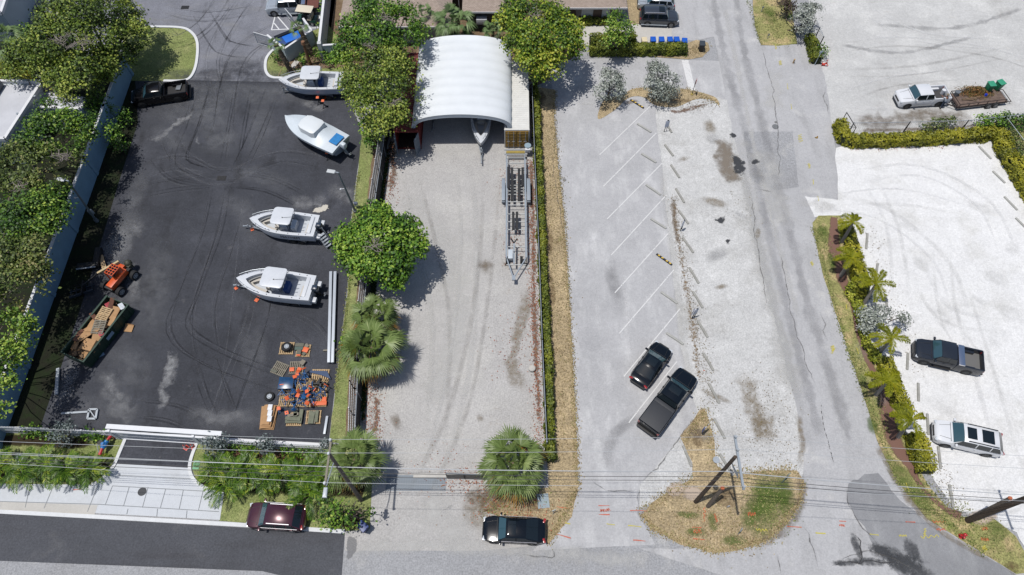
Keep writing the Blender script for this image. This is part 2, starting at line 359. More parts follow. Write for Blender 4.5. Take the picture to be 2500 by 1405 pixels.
ribbon('fence_shade_band', [(955, 330), (938, 430), (928, 515), (912, 700), (896, 850), (888, 960), (884, 1060)], .9, fmat('fence_shade_cover', S(44, 66, 24), .9, 1.5, 1.6, .35, edge=.3), 7)  # dark strip painted along the screened fence in place of its shade
sheet('drive_dark', [(315, 1058), (484, 1064), (462, 1143), (281, 1133)], M_yard, 6)
sheet('planting_left', [(-150, 1030), (305, 1058), (281, 1133), (256, 1160), (225, 1184), (-150, 1180)], M_lawn, 5)
sheet('planting_right', [(480, 1066), (806, 1084), (880, 1090), (905, 1120), (908, 1190), (903, 1292), (842, 1298), (535, 1272), (545, 1203), (505, 1197), (478, 1170), (468, 1142)], M_lawn, 5)
M_dmulch = fmat('dark_mulch_cover', S(58, 50, 34), .95, 1.2, 1.3, .3, edge=.4)
ribbon('planting_mulch', [(-60, 1150), (60, 1152), (160, 1158), (240, 1150), (262, 1135)], [2.0, 2.0, 2.0, 1.6, 1.0], M_dmulch, 6, ends=False)
ribbon('planting_mulch', [(-60, 1078), (60, 1076), (160, 1082), (240, 1084)], 1.3, M_dmulch, 6)
ribbon('planting_mulch', [(495, 1160), (560, 1172), (680, 1178), (780, 1178), (890, 1195)], [2.0, 2.4, 2.6, 2.6, 2.0], M_dmulch, 6, ends=False)
ribbon('planting_mulch', [(490, 1096), (600, 1104), (700, 1110), (795, 1118)], 1.2, fmat('brown_mulch_cover', S(120, 92, 72), .95, 1.2, 1.3, .3, edge=.4), 6)
ribbon('planting_mulch', [(790, 1260), (850, 1270), (895, 1270)], 2.0, M_dmulch, 6)
sheet('concrete_apron', [(-150, 1180), (225, 1184), (256, 1160), (281, 1133), (462, 1143), (468, 1162), (482, 1178), (505, 1194), (547, 1203), (537, 1270), (240, 1254), (-150, 1240)], M_conc, 6)
ribbon('gutter_strip', [(-150, 1232), (0, 1238), (235, 1246)], .75, M_conc2, 7, soft=False, ends=False)
kerb('street_kerb', [(-150, 1244), (0, 1250), (300, 1266), (600, 1283), (842, 1299)], M_kerb, .3, .1, False)
kerb('kerb_apron_left', [(311, 1063), (292, 1108), (281, 1134), (266, 1155), (240, 1178), (225, 1184)], M_kerb, .26, .12)
kerb('kerb_apron_right', [(486, 1072), (470, 1112), (464, 1140), (468, 1162), (482, 1180), (510, 1197)], M_kerb, .26, .12)
sheet('street', [(-200, 1248), (0, 1254), (842, 1303), (832, 1440), (640, 1395), (0, 1370), (-200, 1364)], M_newroad, 4)
sheet('street_far_lane', [(-300, 1350), (640, 1380), (832, 1390), (842, 1298), (1190, 1318), (1340, 1322), (1500, 1310), (1560, 1250), (1950, 1290), (2600, 1420), (2600, 1700), (-300, 1700)], M_sideroad, 2)
# concrete joints
JN = mat('joint_line', S(140, 144, 148), .9)
for a, b in (((0, 1182), (-10, 1236)), ((75, 1182), (62, 1240)), ((132, 1184), (108, 1242)), ((240, 1184), (214, 1250)), ((275, 1187), (258, 1232)), ((316, 1189), (302, 1236)), ((362, 1190), (348, 1240)), ((405, 1194), (392, 1240)), ((448, 1197), (438, 1243)), ((496, 1200), (485, 1246)), ((275, 1187), (500, 1200)), ((0, 1225), (240, 1232)), ((240, 1232), (535, 1250)), ((288, 1161), (475, 1170)), ((313, 1243), (310, 1256)), ((385, 1243), (383, 1262)), ((457, 1247), (455, 1266))):
    ribbon('pavement_joint', [a, b], .05, JN, 8, soft=False, ends=False)
# parking lot and the roads
sheet('parking_lot', [(1340, 150), (1560, 140), (1700, 148), (1780, 150), (1790, 260), (1730, 250), (1600, 250), (1602, 300), (1612, 370), (1625, 500), (1645, 690), (1662, 850), (1690, 960), (1702, 1008), (1664, 1060), (1620, 1120), (1562, 1185), (1556, 1255), (1600, 1330), (1300, 1345), (1395, 1255), (1410, 1160), (1402, 950), (1380, 600), (1365, 400), (1355, 300)], M_park, 4, jit=.05)
sheet('gravel_area', [(1600, 250), (1740, 236), (1800, 250), (1830, 420), (1862, 600), (1915, 820), (1958, 1000), (1970, 1130), (1955, 1175), (1740, 1185), (1560, 1240), (1562, 1185), (1620, 1120), (1664, 1060), (1702, 1008), (1690, 960), (1662, 850), (1645, 690), (1625, 500), (1612, 370), (1602, 300)], M_gravel, 5, jit=.10)
sheet('main_road', [(1690, -140), (1825, -140), (1840, 60), (1858, 112), (2000, 108), (2022, 200), (2035, 330), (2050, 480), (1992, 524), (1984, 560), (2010, 675), (2060, 825), (2105, 955), (2140, 1075), (2190, 1175), (2260, 1265), (2400, 1350), (2600, 1450), (1900, 1450), (1560, 1340), (1700, 1340), (1870, 1310), (1960, 1170), (1962, 1130), (1945, 1000), (1902, 820), (1846, 600), (1815, 420), (1790, 330), (1775, 250), (1745, 100)], M_road, 6, jit=.08)
sheet('entry_drive', [(1620, 100), (1700, 100), (1745, 90), (1720, -140), (1560, -140), (1562, 60)], M_road, 5)
sheet('road_patch', [(1815, 322), (1935, 322), (1950, 458), (1880, 466), (1832, 440)], M_sideroad, 7, jit=.05)
sheet('dark_wedge', [(2070, 1185), (2110, 1158), (2140, 1152), (2165, 1185), (2205, 1228), (2270, 1280), (2370, 1346), (2480, 1402), (2560, 1450), (2250, 1450), (2180, 1390), (2130, 1340), (2110, 1285), (2082, 1262), (2068, 1220)], M_patch, 8, jit=.3)
sheet('top_lot', [(1955, -140), (2800, -140), (2800, 330), (2500, 330), (2075, 335), (2030, 300), (2018, 210), (2004, 150), (1985, 80)], M_toplot, 7, jit=.1)
sheet('right_lot', [(1988, 530), (1965, 480), (2046, 490), (2040, 362), (2070, 352), (2430, 325), (2540, 480), (2800, 700), (2800, 1500), (2560, 1440), (2480, 1300), (2330, 1245), (2230, 1100), (2170, 950), (2100, 780), (2070, 600), (2056, 530)], M_lot, 8, jit=.12)
sheet('far_right_ground', [(2420, 300), (2430, 325), (2540, 480), (2800, 700), (2800, 250)], M_mixg, 9)
sheet('right_verge', [(1983, 545), (1998, 528), (2050, 527), (2070, 560), (2075, 640), (2100, 740), (2120, 850), (2175, 950), (2215, 1090), (2262, 1180), (2330, 1262), (2420, 1262), (2480, 1310), (2530, 1400), (2480, 1402), (2400, 1352), (2262, 1268), (2190, 1176), (2140, 1076), (2105, 956), (2060, 826), (2010, 676), (1986, 566)], M_mixg, 10, jit=.06)
sheet('top_verge', [(1826, -140), (1918, -140), (1935, 40), (1946, 108), (1900, 113), (1858, 111), (1842, 60)], M_mixg, 9, jit=.06)
ribbon('mulch_strip', [(2036, 532), (2036, 600), (2052, 670), (2082, 745), (2094, 810), (2118, 880), (2150, 945), (2165, 1010), (2185, 1080), (2222, 1140), (2250, 1190), (2295, 1235), (2345, 1262)], [.8, 1.5, 1.4, .7, .6, .7, .9, 1.5, 1.6, .9, .5, .5, 1.0], fmat('mulch_cover', S(138, 106, 94), .92, 2.2, 1.8, .2, edge=.4), 12, ends=False)
sheet('dry_verge', [(1303, 212), (1355, 220), (1353, 300), (1362, 400), (1376, 520), (1388, 700), (1399, 900), (1409, 1100), (1411, 1190), (1396, 1262), (1336, 1330), (1315, 1290), (1180, 1250), (1220, 1200), (1340, 1190), (1330, 1000), (1322, 800), (1314, 500)], M_dry, 8, jit=.06)
sheet('median', [(1462, 292), (1463, 268), (1480, 240), (1520, 232), (1545, 218), (1600, 214), (1680, 220), (1745, 238), (1755, 260), (1740, 246), (1700, 243), (1650, 262), (1600, 258), (1570, 238), (1535, 240), (1500, 270)], M_dry, 9, smooth=True)
sheet('island', [(1722, 1000), (1742, 1070), (1752, 1140), (1790, 1160), (1860, 1150), (1945, 1148), (1961, 1175), (1952, 1230), (1922, 1280), (1870, 1322), (1800, 1346), (1740, 1350), (1660, 1330), (1592, 1292), (1567, 1258), (1590, 1228), (1640, 1196), (1690, 1168), (1690, 1130), (1668, 1080), (1660, 1064), (1690, 1030), (1706, 1002)], M_dry, 9, jit=.08)
sheet('bin_verge', [(1440, 140), (1438, 118), (1660, 128), (1672, 108), (1700, 98), (1728, 105), (1733, 122), (1715, 140), (1680, 146), (1560, 137)], M_dry, 7, smooth=False, jit=.05)
sheet('house_drive', [(1410, 58), (1560, 60), (1640, 62), (1640, 108), (1560, 110), (1410, 112)], M_conc2, 7)
sheet('grass_by_house', [(1532, -140), (1560, -140), (1570, 58), (1538, 60), (1530, 0)], M_dry, 8)
for (x, y, rx, ry, ro) in ((1885, 1195, 2.6, 2.1, .3), (1850, 1265, 2.1, 2.3, 0), (1875, 1230, 2.6, 2.0, 0), (1915, 1215, 1.4, 2.0, 0), (1700, 1300, 1.2, .5, 0), (1680, 1258, 1.6, .4, -.1), (1740, 1275, .6, 1.2, 0), (1790, 1320, 1.5, .6, 0), (2200, 1160, 1.2, 2.0, .6), (2240, 1215, 1.2, 1.6, .6), (2435, 1295, 1.0, 1.2, 0), (2010, 570, .8, 1.6, 0), (2030, 640, .5, 1.8, 0), (1880, 40, 1.3, 2.4, 0), (2105, 930, .5, .8, 0), (2130, 1040, .7, 1.2, 0)):
    blob('green_patch', x, y, rx, ry, M_gdecal, ro, 13)
for (x, y, rx, ry, ro) in ((1340, 590, .7, 2.8, 0), (1345, 720, .7, 3.5, 0), (1320, 240, 1.0, 1.6, 0), (1700, 1060, .8, 2.0, 0), (1770, 1215, 1.6, 1.3, 0), (1190, 1215, 3.0, 1.2, 0), (1310, 1230, 1.6, .8, 0), (1660, 246, 2.0, .5, -.1), (1540, 250, 1.4, .5, .3), (2470, 1385, .9, .7, 0)):
    blob('brown_patch', x, y, rx, ry, M_bdecal, ro, 13)
for (x, y, rx, ry, ro) in ((1690, 1205, 1.3, .9, 0), (1650, 1195, 1.2, .8, .4), (2400, 1262, 1.8, .8, .2)):
    blob('pink_sand', x, y, rx, ry, M_pdecal, ro, 14)
# yard floor: tyre marks, dust, lines
ty = random.Random(11)
for pts, wd in (([(560, -20), (500, 60), (430, 100), (380, 60)], .5), ([(620, -20), (560, 60), (520, 150), (540, 260)], .4), ([(700, 60), (600, 120), (560, 200), (545, 330)], .5), ([(345, 420), (440, 400), (520, 430), (600, 425)], .6), ([(380, 370), (430, 425), (520, 440)], .5), ([(530, 440), (430, 450), (330, 470)], .5), ([(560, 440), (660, 450), (760, 500)], .5), ([(545, 440), (620, 400), (700, 380), (800, 400)], .4), ([(540, 445), (520, 560), (470, 700), (440, 800), (520, 870), (700, 940)], .5), ([(500, 200), (470, 300), (440, 400), (530, 430)], .4), ([(600, 200), (580, 300), (560, 420)], .4), ([(660, 220), (620, 330), (570, 430)], .4), ([(420, 330), (440, 380), (520, 425)], .3), ([(580, 500), (540, 620), (500, 760), (520, 900)], .35), ([(640, 700), (620, 800), (560, 960), (540, 1040)], .5), ([(500, 870), (530, 960), (560, 1030)], .4), ([(330, 1000), (420, 1010), (480, 1040)], .5), ([(400, 20), (500, 40), (640, 20)], .5), ([(480, 20), (530, 100), (560, 120), (620, 130)], .6), ([(700, 780), (760, 820), (800, 900)], .4)):
    for side in (-.8, .8):
        for q in range(3):
            pp = [(x+ty.uniform(-4, 4), y+ty.uniform(-3, 3)) for x, y in pts]
            ribbon('tyre_mark', pp, wd*ty.uniform(.2, .5), M_tyre if ty.random() < .62 else M_tyreg, 6, off=side+ty.uniform(-.35, .35))
for pts, wd in (([(340, 520), (300, 590), (270, 640)], 2.6), ([(320, 560), (290, 600), (285, 640)], 2.4), ([(428, 850), (412, 920), (400, 985), (385, 1010)], 1.3), ([(420, 850), (408, 900), (402, 960)], .7), ([(350, 350), (400, 330), (450, 290), (470, 270)], .9), ([(700, 480), (760, 500), (800, 470)], 1.6), ([(760, 505), (800, 500)], 1.0), ([(800, 470), (840, 470), (850, 510)], 2.2), ([(180, 860), (160, 950), (130, 1020)], 1.6), ([(460, 1005), (520, 1020), (620, 1010)], 1.4), ([(300, 640), (330, 700), (320, 740)], 1.6), ([(250, 900), (300, 990), (330, 1020)], 2.0), ([(730, 245), (770, 262), (800, 270)], 1.4), ([(480, 330), (490, 360)], .5)):
    ribbon('dust_streak', pts, wd, M_dust if wd < 1.4 else M_dustd, 7, wig=.5)
for pts, wd in (([(330, 500), (290, 600), (250, 700)], 3.5), ([(355, 400), (330, 480), (300, 560)], 2.5), ([(150, 980), (250, 1000), (360, 1010)], 3.2), ([(250, 830), (330, 900), (300, 980)], 3.6), ([(560, 420), (640, 430), (720, 470)], 2.6), ([(480, 380), (540, 340), (600, 330)], 2.2), ([(360, 300), (420, 340), (470, 360)], 2.8), ([(520, 480), (600, 520), (620, 620)], 3.0), ([(440, 1000), (560, 1030), (700, 1000)], 2.6), ([(770, 560), (790, 620)], 2.4), ([(240, 700), (300, 740), (340, 700)], 2.4)):
    ribbon('dust_patch', pts, wd, fmat('thin_grey_dust', S(140, 142, 147), .42, .9), 7)
ribbon('pale_spill', [(760, 512), (785, 512), (808, 500)], 1.1, fmat('pale_spill', S(222, 216, 204), .9, 1.6, 1.8, .45), 8)
M_tgd = fmat('thin_grey_dust', S(140, 142, 147), .42, .9)
for pts, wd in (([(345, 215), (480, 212), (620, 214), (820, 216)], 2.0), ([(350, 235), (480, 240), (640, 232), (820, 236)], 3.4), ([(360, 270), (460, 280), (600, 270)], 4.0), ([(480, 215), (520, 300), (560, 400)], 4.0), ([(620, 215), (640, 300), (620, 400)], 3.2), ([(400, 560), (380, 700), (360, 860)], 4.0), ([(600, 780), (620, 860), (600, 960)], 3.0)):
    ribbon('dust_patch', pts, wd, M_tgd, 6)
for pts, wd in (([(345, 188), (500, 186), (640, 190), (800, 198)], 3.0), ([(490, 160), (600, 165), (650, 180)], 3.2)):
    ribbon('worn_patch', pts, wd, fmat('thin_dark_wear', S(82, 84, 91), .75, .9), 6)
for pts in ([(600, 420), (560, 800), (520, 1050)], [(340, 60), (420, 40), (450, 20)]):
    ribbon('asphalt_seam', pts, .1, M_tgd, 7)
drain = MB().box((0, 0, .03), (.9, .55, .03))
for k in range(5): drain.box((-.32+k*.16, 0, .05), (.05, .5, .02))
for (x, y, lab) in ((541, 436, 'black storm drain grate in the middle of the dark yard'), (452, 19, 'black storm drain grate near the top of the yard')):
    o = drain.build('drain_grate', mat('black_iron', S(24, 24, 26), .6)); o.location = G(x, y); tag(o, lab, 'drain', 'storm drain grates')
mh = MB().tube((0, 0, 0), (0, 0, .035), .36, n=24)
for (x, y, s_, c, lab) in ((347, 1201, .9, S(58, 60, 64), 'dark round manhole cover in the pale concrete apron'), (1893, 310, .95, S(120, 122, 124), 'large grey manhole cover in the road beside the gravel area'), (1378, 440, .5, S(130, 130, 130), 'small grey manhole cover at the left of the parking lot'), (1894, 299, .4, S(130, 130, 128), 'small round cover just above the road manhole')):
    o = mh.build('manhole_cover', mat('cover%d' % x, c, .7, var=.2, vs=9)); o.location = G(x, y, .03); o.scale = (s_, s_, 1); tag(o, lab, 'manhole cover')
# yard markings by the enclosure
for a, b in (((663, 74), (673, 36)), ((663, 74), (703, 72)), ((673, 36), (705, 73)), ((669, 57), (682, 73)), ((673, 36), (783, 30)), ((783, 30), (776, 69)), ((776, 69), (740, 70)), ((696, 35), (725, 66)), ((718, 34), (724, 40))):
    ribbon('bay_marking', [a, b], .13, M_paintk, 6, soft=False, ends=False)
# parking lot markings
for a, b in (((1464, 379), (1588, 260)), ((1473, 456), (1602, 326)), ((1482, 536), (1616, 400)), ((1492, 624), (1627, 477)), ((1501, 716), (1631, 571)), ((1512, 815), (1645, 660)), ((1523, 920), (1660, 755)), ((1535, 1033), (1652, 884))):
    ribbon('parking_line', [a, b], .095, M_paintw, 9, soft=False, ends=False)
ribbon('stop_bar', [(1672, 148), (1690, 222)], .75, M_paintw, 9, soft=False, ends=False)
ribbon('pale_line', [(1356, 252), (1460, 255)], .25, M_paintf, 9, soft=False, ends=False)
ribbon('faded_arrow', [(1443, 762), (1441, 735)], .14, M_paintf, 9, soft=False)
ribbon('faded_arrow', [(1433, 744), (1441, 731)], .12, M_paintf, 9, soft=False); ribbon('faded_arrow', [(1449, 744), (1441, 731)], .12, M_paintf, 9, soft=False)
for pts, wd, m in (([(1500, 520), (1525, 700), (1545, 900), (1550, 990)], .3, M_paintf), ([(1440, 500), (1455, 700), (1475, 960), (1485, 1200)], .22, M_paintf), ([(1612, 380), (1628, 520), (1652, 700), (1668, 850), (1695, 960)], .9, M_dustp), ([(1480, 600), (1520, 800)], 1.6, M_tyrel), ([(1580, 1010), (1500, 1060), (1480, 1150)], 1.2, M_tyrel)):
    ribbon('worn_line', pts, wd, m, 8)
# road wear, dirt edges and stains
for pts, wd, m, nm in (
    ([(1735, -40), (1765, 120), (1812, 300), (1860, 500), (1920, 750), (1985, 1000), (2010, 1100)], 1.1, fmat('wheel_path', S(158, 158, 161), .42, .22), 'wheel_path'),
    ([(1790, -40), (1815, 120), (1850, 260), (1905, 480), (1975, 750), (2040, 960), (2080, 1100)], 1.2, fmat('wheel_path', S(158, 158, 161), .42, .22), 'wheel_path'),
    ([(1770, 20), (1835, 330), (1880, 520), (1950, 780)], .7, M_dustp, 'dust_streak'),
    ([(2000, 960), (2012, 1040), (2030, 1110), (2045, 1150)], .12, fmat('dashed_seam', S(70, 70, 72), .9, 3.0, 2.6, .8), 'crack'),
    ([(1945, 1000), (1958, 1080), (1950, 1150)], .5, M_dirt, 'dirt_edge'), ([(1800, 330), (1830, 470), (1856, 620), (1905, 820), (1946, 980)], 2.4, M_dustp, 'dust_streak'), ([(1815, 420), (1850, 600), (1908, 820), (1940, 960)], 1.1, fmat('edge_blend', S(205, 205, 203), .8, .9), 'dust_streak'),
    ([(1960, 1150), (1952, 1235), (1915, 1290), (1840, 1345)], .7, M_oil2, 'dirt_edge'),
    ([(2140, 1080), (2200, 1200), (2300, 1300), (2430, 1375)], .5, M_dirt, 'dirt_edge'),
    
    ([(1640, 480), (1652, 560), (1664, 640), (1684, 760), (1698, 860), (1712, 960)], 1.1, fmat('speckled_litter', S(150, 128, 100), .9, 5.0, 3.2, .78, edge=.5), 'leaf_litter'),
    ([(1640, 470), (1648, 560), (1660, 620)], .8, M_bdecal, 'leaf_litter'),
    ([(1625, 262), (1650, 275), (1700, 262), (1740, 252)], .9, M_leafy, 'leaf_litter'),
    ([(1768, 330), (1768, 370), (1775, 410), (1802, 460)], 3.2, M_oil2h, 'brown_stain'),
    ([(1785, 375), (1800, 400), (1808, 440)], 1.3, M_oil, 'oil_stain'), ([(1782, 318), (1790, 345)], .7, M_oil, 'oil_stain'), ([(1800, 395), (1822, 402)], .6, M_oil, 'oil_stain'),
    ([(1838, 392), (1852, 402)], .9, M_oil, 'oil_stain'), ([(1752, 525), (1765, 550)], .9, M_oil, 'oil_stain'), ([(1770, 590), (1788, 592)], .7, M_oil, 'oil_stain'),
    ([(1186, 625), (1185, 675)], 1.3, M_oil2, 'brown_stain'), ([(960, 1000), (975, 1055)], .8, M_oil2, 'brown_stain'), ([(1170, 1010), (1175, 1035)], .5, M_dirt, 'brown_stain'),
    ([(955, 330), (960, 420), (950, 480)], 1.2, M_leafy, 'leaf_litter'), ([(905, 940), (920, 1000), (905, 1090)], 1.3, M_leafy, 'leaf_litter'),
    ([(1296, 380), (1300, 520), (1302, 660), (1306, 800), (1312, 950), (1320, 1060)], .7, M_leafy, 'leaf_litter'),
    ([(1290, 700), (1275, 780), (1250, 900), (1290, 960)], 1.0, M_dirt, 'dirt_wash'),
    ([(1200, 1300), (1170, 1240), (1220, 1210), (1310, 1215)], 2.4, M_dirt, 'dirt_wash'),
    ([(990, 480), (1060, 560), (1120, 760), (1050, 1000)], 3.0, M_dustp, 'dust_streak'), ([(1100, 1180), (1060, 1250), (1150, 1330)], 3.0, M_dustp, 'dust_streak'),
    ([(850, 1345), (1050, 1330), (1300, 1350), (1600, 1370)], 1.4, M_dustp, 'dust_streak'),
    ([(850, 1300), (860, 1330), (848, 1370)], .7, fmat('wet_mark', S(146, 146, 148), .6, 1.2, 1.4, .4), 'damp_mark'),
    ([(1865, 360), (1885, 440), (1900, 500), (1925, 560)], 3.0, M_dustp, 'dust_streak'), ([(1895, 170), (1890, 230), (1885, 280)], 2.2, M_dustp, 'dust_streak'),
    ([(1940, 490), (2010, 505), (2060, 515)], 1.8, M_dustp, 'dust_streak'),
    ([(2040, 350), (2200, 352), (2400, 345)], .8, M_dirt, 'leaf_litter'), ([(2080, 322), (2200, 318), (2330, 312), (2480, 300)], .8, M_bdecal, 'weed_patch'),
    ([(2130, 60), (2330, 70), (2500, 20)], .8, M_tyrel, 'tyre_wear'), ([(2050, 110), (2200, 130), (2380, 90)], .6, M_tyrel, 'tyre_wear'), ([(2080, 290), (2160, 300), (2250, 285), (2380, 292)], 2.0, M_oil2, 'dirt_wash'),
    ([(1820, 900), (1840, 1000), (1900, 1080)], 1.6, M_dirt, 'dirt_wash'), ([(1850, 1000), (1870, 1100)], 1.2, M_dirt, 'dirt_wash'), ([(1650, 395), (1690, 385)], .6, M_dirt, 'dirt_wash')):
    ribbon(nm, pts, wd*(1.35 if m in (M_oil, M_dirt, M_oil2) else 1), m, wig=(.25 if m is M_oil else .12), lev=15 if nm in ('oil_stain', 'brown_stain', 'leaf_litter', 'dirt_edge', 'weed_patch') else 11)
for x, y, rx, ry, ro in ((2185, 1362, 1.9, .7, -.45), (2228, 1348, .5, .9, .3), (2120, 1372, 1.5, .3, -.05), (2225, 1392, 1.9, .8, -.5), (2060, 1376, 1.0, .2, 0), (2090, 1335, .3, .9, .1), (2150, 1345, .9, .35, -.3)):
    blob('oil_stain', x, y, rx*1.35, ry*1.35, fmat('soft_dark_stain', S(82, 84, 88), .85, 2.4, 2.2, .22, edge=.9), ro, 15)
for pts in ([(2020, 1378), (2095, 1366), (2160, 1374), (2230, 1398)], [(2085, 1300), (2095, 1345), (2090, 1372)]):
    ribbon('tar_crack', pts, .1, M_oilt, 16, wig=.5)
rt = random.Random(31); M_rut = fmat('faint_rut', S(196, 195, 192), .24, .5); M_rutl = fmat('bright_rut', S(246, 246, 246), .5, .5)
for pts in ([(2000, 500), (2150, 520), (2300, 640), (2350, 780)], [(2010, 490), (2200, 480), (2380, 520)], [(2240, 640), (2300, 760), (2440, 800)], [(2080, 430), (2250, 420), (2400, 500), (2460, 640)], [(2300, 560), (2320, 800), (2480, 960)], [(2330, 680), (2400, 900), (2480, 1180)], [(2250, 780), (2290, 960)], [(2120, 440), (2180, 560), (2200, 760)], [(2380, 1180), (2450, 1230), (2500, 1200)]):
    for o in (-.75, .75): ribbon('rut', [(x+rt.uniform(-6, 6), y+rt.uniform(-6, 6)) for x, y in pts], rt.uniform(.35, .7), M_rut if rt.random() < .7 else M_rutl, 17, off=o)
for pts in ([(2040, 120), (2200, 100), (2420, 130), (2560, 180)], [(2040, 180), (2250, 170), (2500, 120)], [(2050, 240), (2180, 200), (2400, 180)], [(2100, 20), (2250, 90), (2500, 110)], [(2040, 270), (2180, 280), (2420, 270)]):
    for o in (-.75, .75): ribbon('rut', [(x+rt.uniform(-6, 6), y+rt.uniform(-4, 4)) for x, y in pts], rt.uniform(.3, .6), fmat('soft_rut', S(160, 156, 150), .3, .5) if rt.random() < .6 else M_rutl, 17, off=o)
for pts in ([(1000, 420), (1040, 600), (1080, 800), (1060, 1150)], [(1130, 400), (1140, 600), (1120, 900), (1040, 1200)], [(1200, 420), (1180, 700), (1120, 1000), (1000, 1250)]):
    for o in (-.75, .75): ribbon('rut', [(x+rt.uniform(-6, 6), y) for x, y in pts], rt.uniform(.4, .8), M_dustp if rt.random() < .7 else fmat('soft_rut', S(160, 156, 150), .3, .5), 17, off=o)
for k in range(14):
    blob('worn_patch', rt.uniform(2080, 2480), rt.uniform(420, 1150), rt.uniform(.8, 2.4), rt.uniform(.4, 1.2), M_rut, rt.uniform(0, 3), 16)
for k in range(10):
    blob('dirt_patch', rt.uniform(1680, 1880), rt.uniform(300, 1080), rt.uniform(.6, 1.8), rt.uniform(.3, .9), M_dirt if k % 2 else M_tyrel, rt.uniform(0, 3), 12)
cr = random.Random(3)
for pts in ([(1860, 120), (1880, 190), (1895, 290), (1905, 440)], [(2018, 210), (2010, 250), (2028, 290)], [(1835, 460), (1900, 470)], [(1563, 1186), (1620, 1122), (1702, 1010)], [(1562, 1190), (1556, 1240)], [(1344, 1330), (1346, 1360), (1260, 1350)], [(2070, 1180), (2072, 1240), (2110, 1290), (2150, 1350)], [(1960, 1280), (1985, 1340), (2000, 1400)], [(1905, 620), (1940, 800), (1990, 950)], [(1830, 480), (1850, 620), (1870, 760)], [(2000, 760), (2010, 800), (2020, 840)], [(1355, 250), (1354, 400), (1378, 600)], [(1900, 1350), (1905, 1410)], [(1440, 1170), (1480, 1200), (1560, 1190)], [(2035, 1380), (2090, 1350), (2160, 1360), (2250, 1400)], [(2080, 1300), (2100, 1330), (2090, 1370)]):
    ribbon('crack', [(x+cr.uniform(-2, 2), y+cr.uniform(-2, 2)) for x, y in pts], .11, M_crack, 16, wig=.3)
def scribble(nm, a, b, wd, m, lev, **kw):
    if wd < .15: return ribbon(nm, [a, b], .075, m, lev, wig=.06, **kw)
    n = 7; L = math.hypot(b[0]-a[0], b[1]-a[1]) or 1; nx, ny = -(b[1]-a[1])/L, (b[0]-a[0])/L; h = wd*14
    return ribbon(nm, [(a[0]+(b[0]-a[0])*i/n+nx*h*(1 if i % 2 else -1)+R.uniform(-1, 1), a[1]+(b[1]-a[1])*i/n+ny*h*(1 if i % 2 else -1)+R.uniform(-1, 1)) for i in range(n+1)], .06, m, lev, **kw)
for a, b, wd in (((1461, 1235), (1487, 1235), .1), ((1461, 1257), (1488, 1257), .1), ((1465, 1246), (1475, 1248), .22), ((1478, 1247), (1488, 1245), .2), ((1539, 1247), (1580, 1249), .1), ((1358, 1305), (1393, 1314), .1), ((1545, 1320), (1575, 1322), .1), ((1360, 1238), (1392, 1242), .1), ((1692, 1297), (1712, 1298), .35), ((1690, 1288), (1712, 1288), .08), ((1692, 1316), (1720, 1318), .1), ((1720, 1240), (1718, 1275), .15), ((1745, 1255), (1750, 1275), .15), ((1825, 1255), (1845, 1257), .3), ((1920, 1286), (1956, 1288), .12), ((2048, 1273), (2064, 1274), .1), ((2048, 1283), (2062, 1284), .2), ((2210, 1275), (2234, 1276), .08), ((2275, 1274), (2308, 1275), .15), ((2285, 1293), (2307, 1294), .15), ((2395, 1292), (2410, 1290), .3), ((2395, 1316), (2412, 1318), .25), ((180, 1196), (200, 1196), .06), ((1716, 905), (1720, 906), .05)):
    scribble('orange_mark', a, b, wd, M_orange, 18, soft=False, ends=False)
for a, b, wd in (((1990, 1301), (2014, 1303), .14), ((2122, 1305), (2144, 1307), .14), ((2193, 1308), (2212, 1309), .16), ((2246, 1312), (2292, 1310), .22), ((2258, 1292), (2256, 1310), .18), ((1845, 1294), (1873, 1296), .18), ((1480, 1280), (1500, 1283), .12), ((1532, 1285), (1566, 1287), .14), ((1380, 1278), (1392, 1280), .12), ((2030, 845), (2034, 858), .3), ((2036, 850), (2030, 864), .2), ((1952, 330), (1954, 348), .35), ((1903, 150), (1906, 160), .25), ((1893, 110), (1894, 122), .15), ((1921, 205), (1923, 220), .12), ((1930, 255), (1932, 268), .12), ((1974, 400), (1976, 412), .16), ((1995, 480), (1997, 492), .14), ((1984, 440), (1986, 452), .12), ((2065, 745), (2067, 756), .12), ((2090, 850), (2096, 866), .12), ((2210, 1180), (2220, 1205), .1), ((2400, 1335), (2405, 1345), .3), ((1980, 640), (1984, 650), .2)):
    scribble('yellow_mark', a, b, wd, M_yellow, 18, soft=False, ends=False)
# ------------------------------------------------------------------ buildings, walls, fences
M_wallb = mat('shade_tinted_wall', S(138, 172, 196), .85, var=.10, vs=.8, bump=.1)  # bluish white wall, with the blue of its shaded face put into the colour
M_walle = mat('pale_blue_stucco', S(192, 204, 210), .85, var=.06, vs=.8)
M_wallw = mat('white_wall', S(214, 218, 220), .85, var=.06, vs=.8)
M_roofw = mat('white_roof', S(206, 208, 214), .8, var=.10, vs=.5)
M_coping = mat('white_coping', S(232, 233, 236), .7, var=.05, vs=2)
M_shingle = None
def shingle():
    m = bpy.data.materials.new('tan_shingle'); m.use_nodes = True; nt = m.node_tree; L = nt.links; b = nt.nodes['Principled BSDF']; b.inputs['Roughness'].default_value = .95
    tc = N(nt, 'ShaderNodeTexCoord'); br = N(nt, 'ShaderNodeTexBrick', Scale=2.2); br.inputs['Color1'].default_value = S(186, 170, 158); br.inputs['Color2'].default_value = S(166, 150, 138)
    br.inputs['Mortar'].default_value = S(132, 118, 108); br.inputs['Mortar Size'].default_value = .03; br.inputs['Brick Width'].default_value = .6; br.inputs['Row Height'].default_value = .32
    L.new(tc.outputs['Object'], br.inputs['Vector']); L.new(br.outputs[0], b.inputs['Base Color']); return m
M_shingle = shingle()
M_dark = mat('dark_void', S(30, 30, 32), .8)
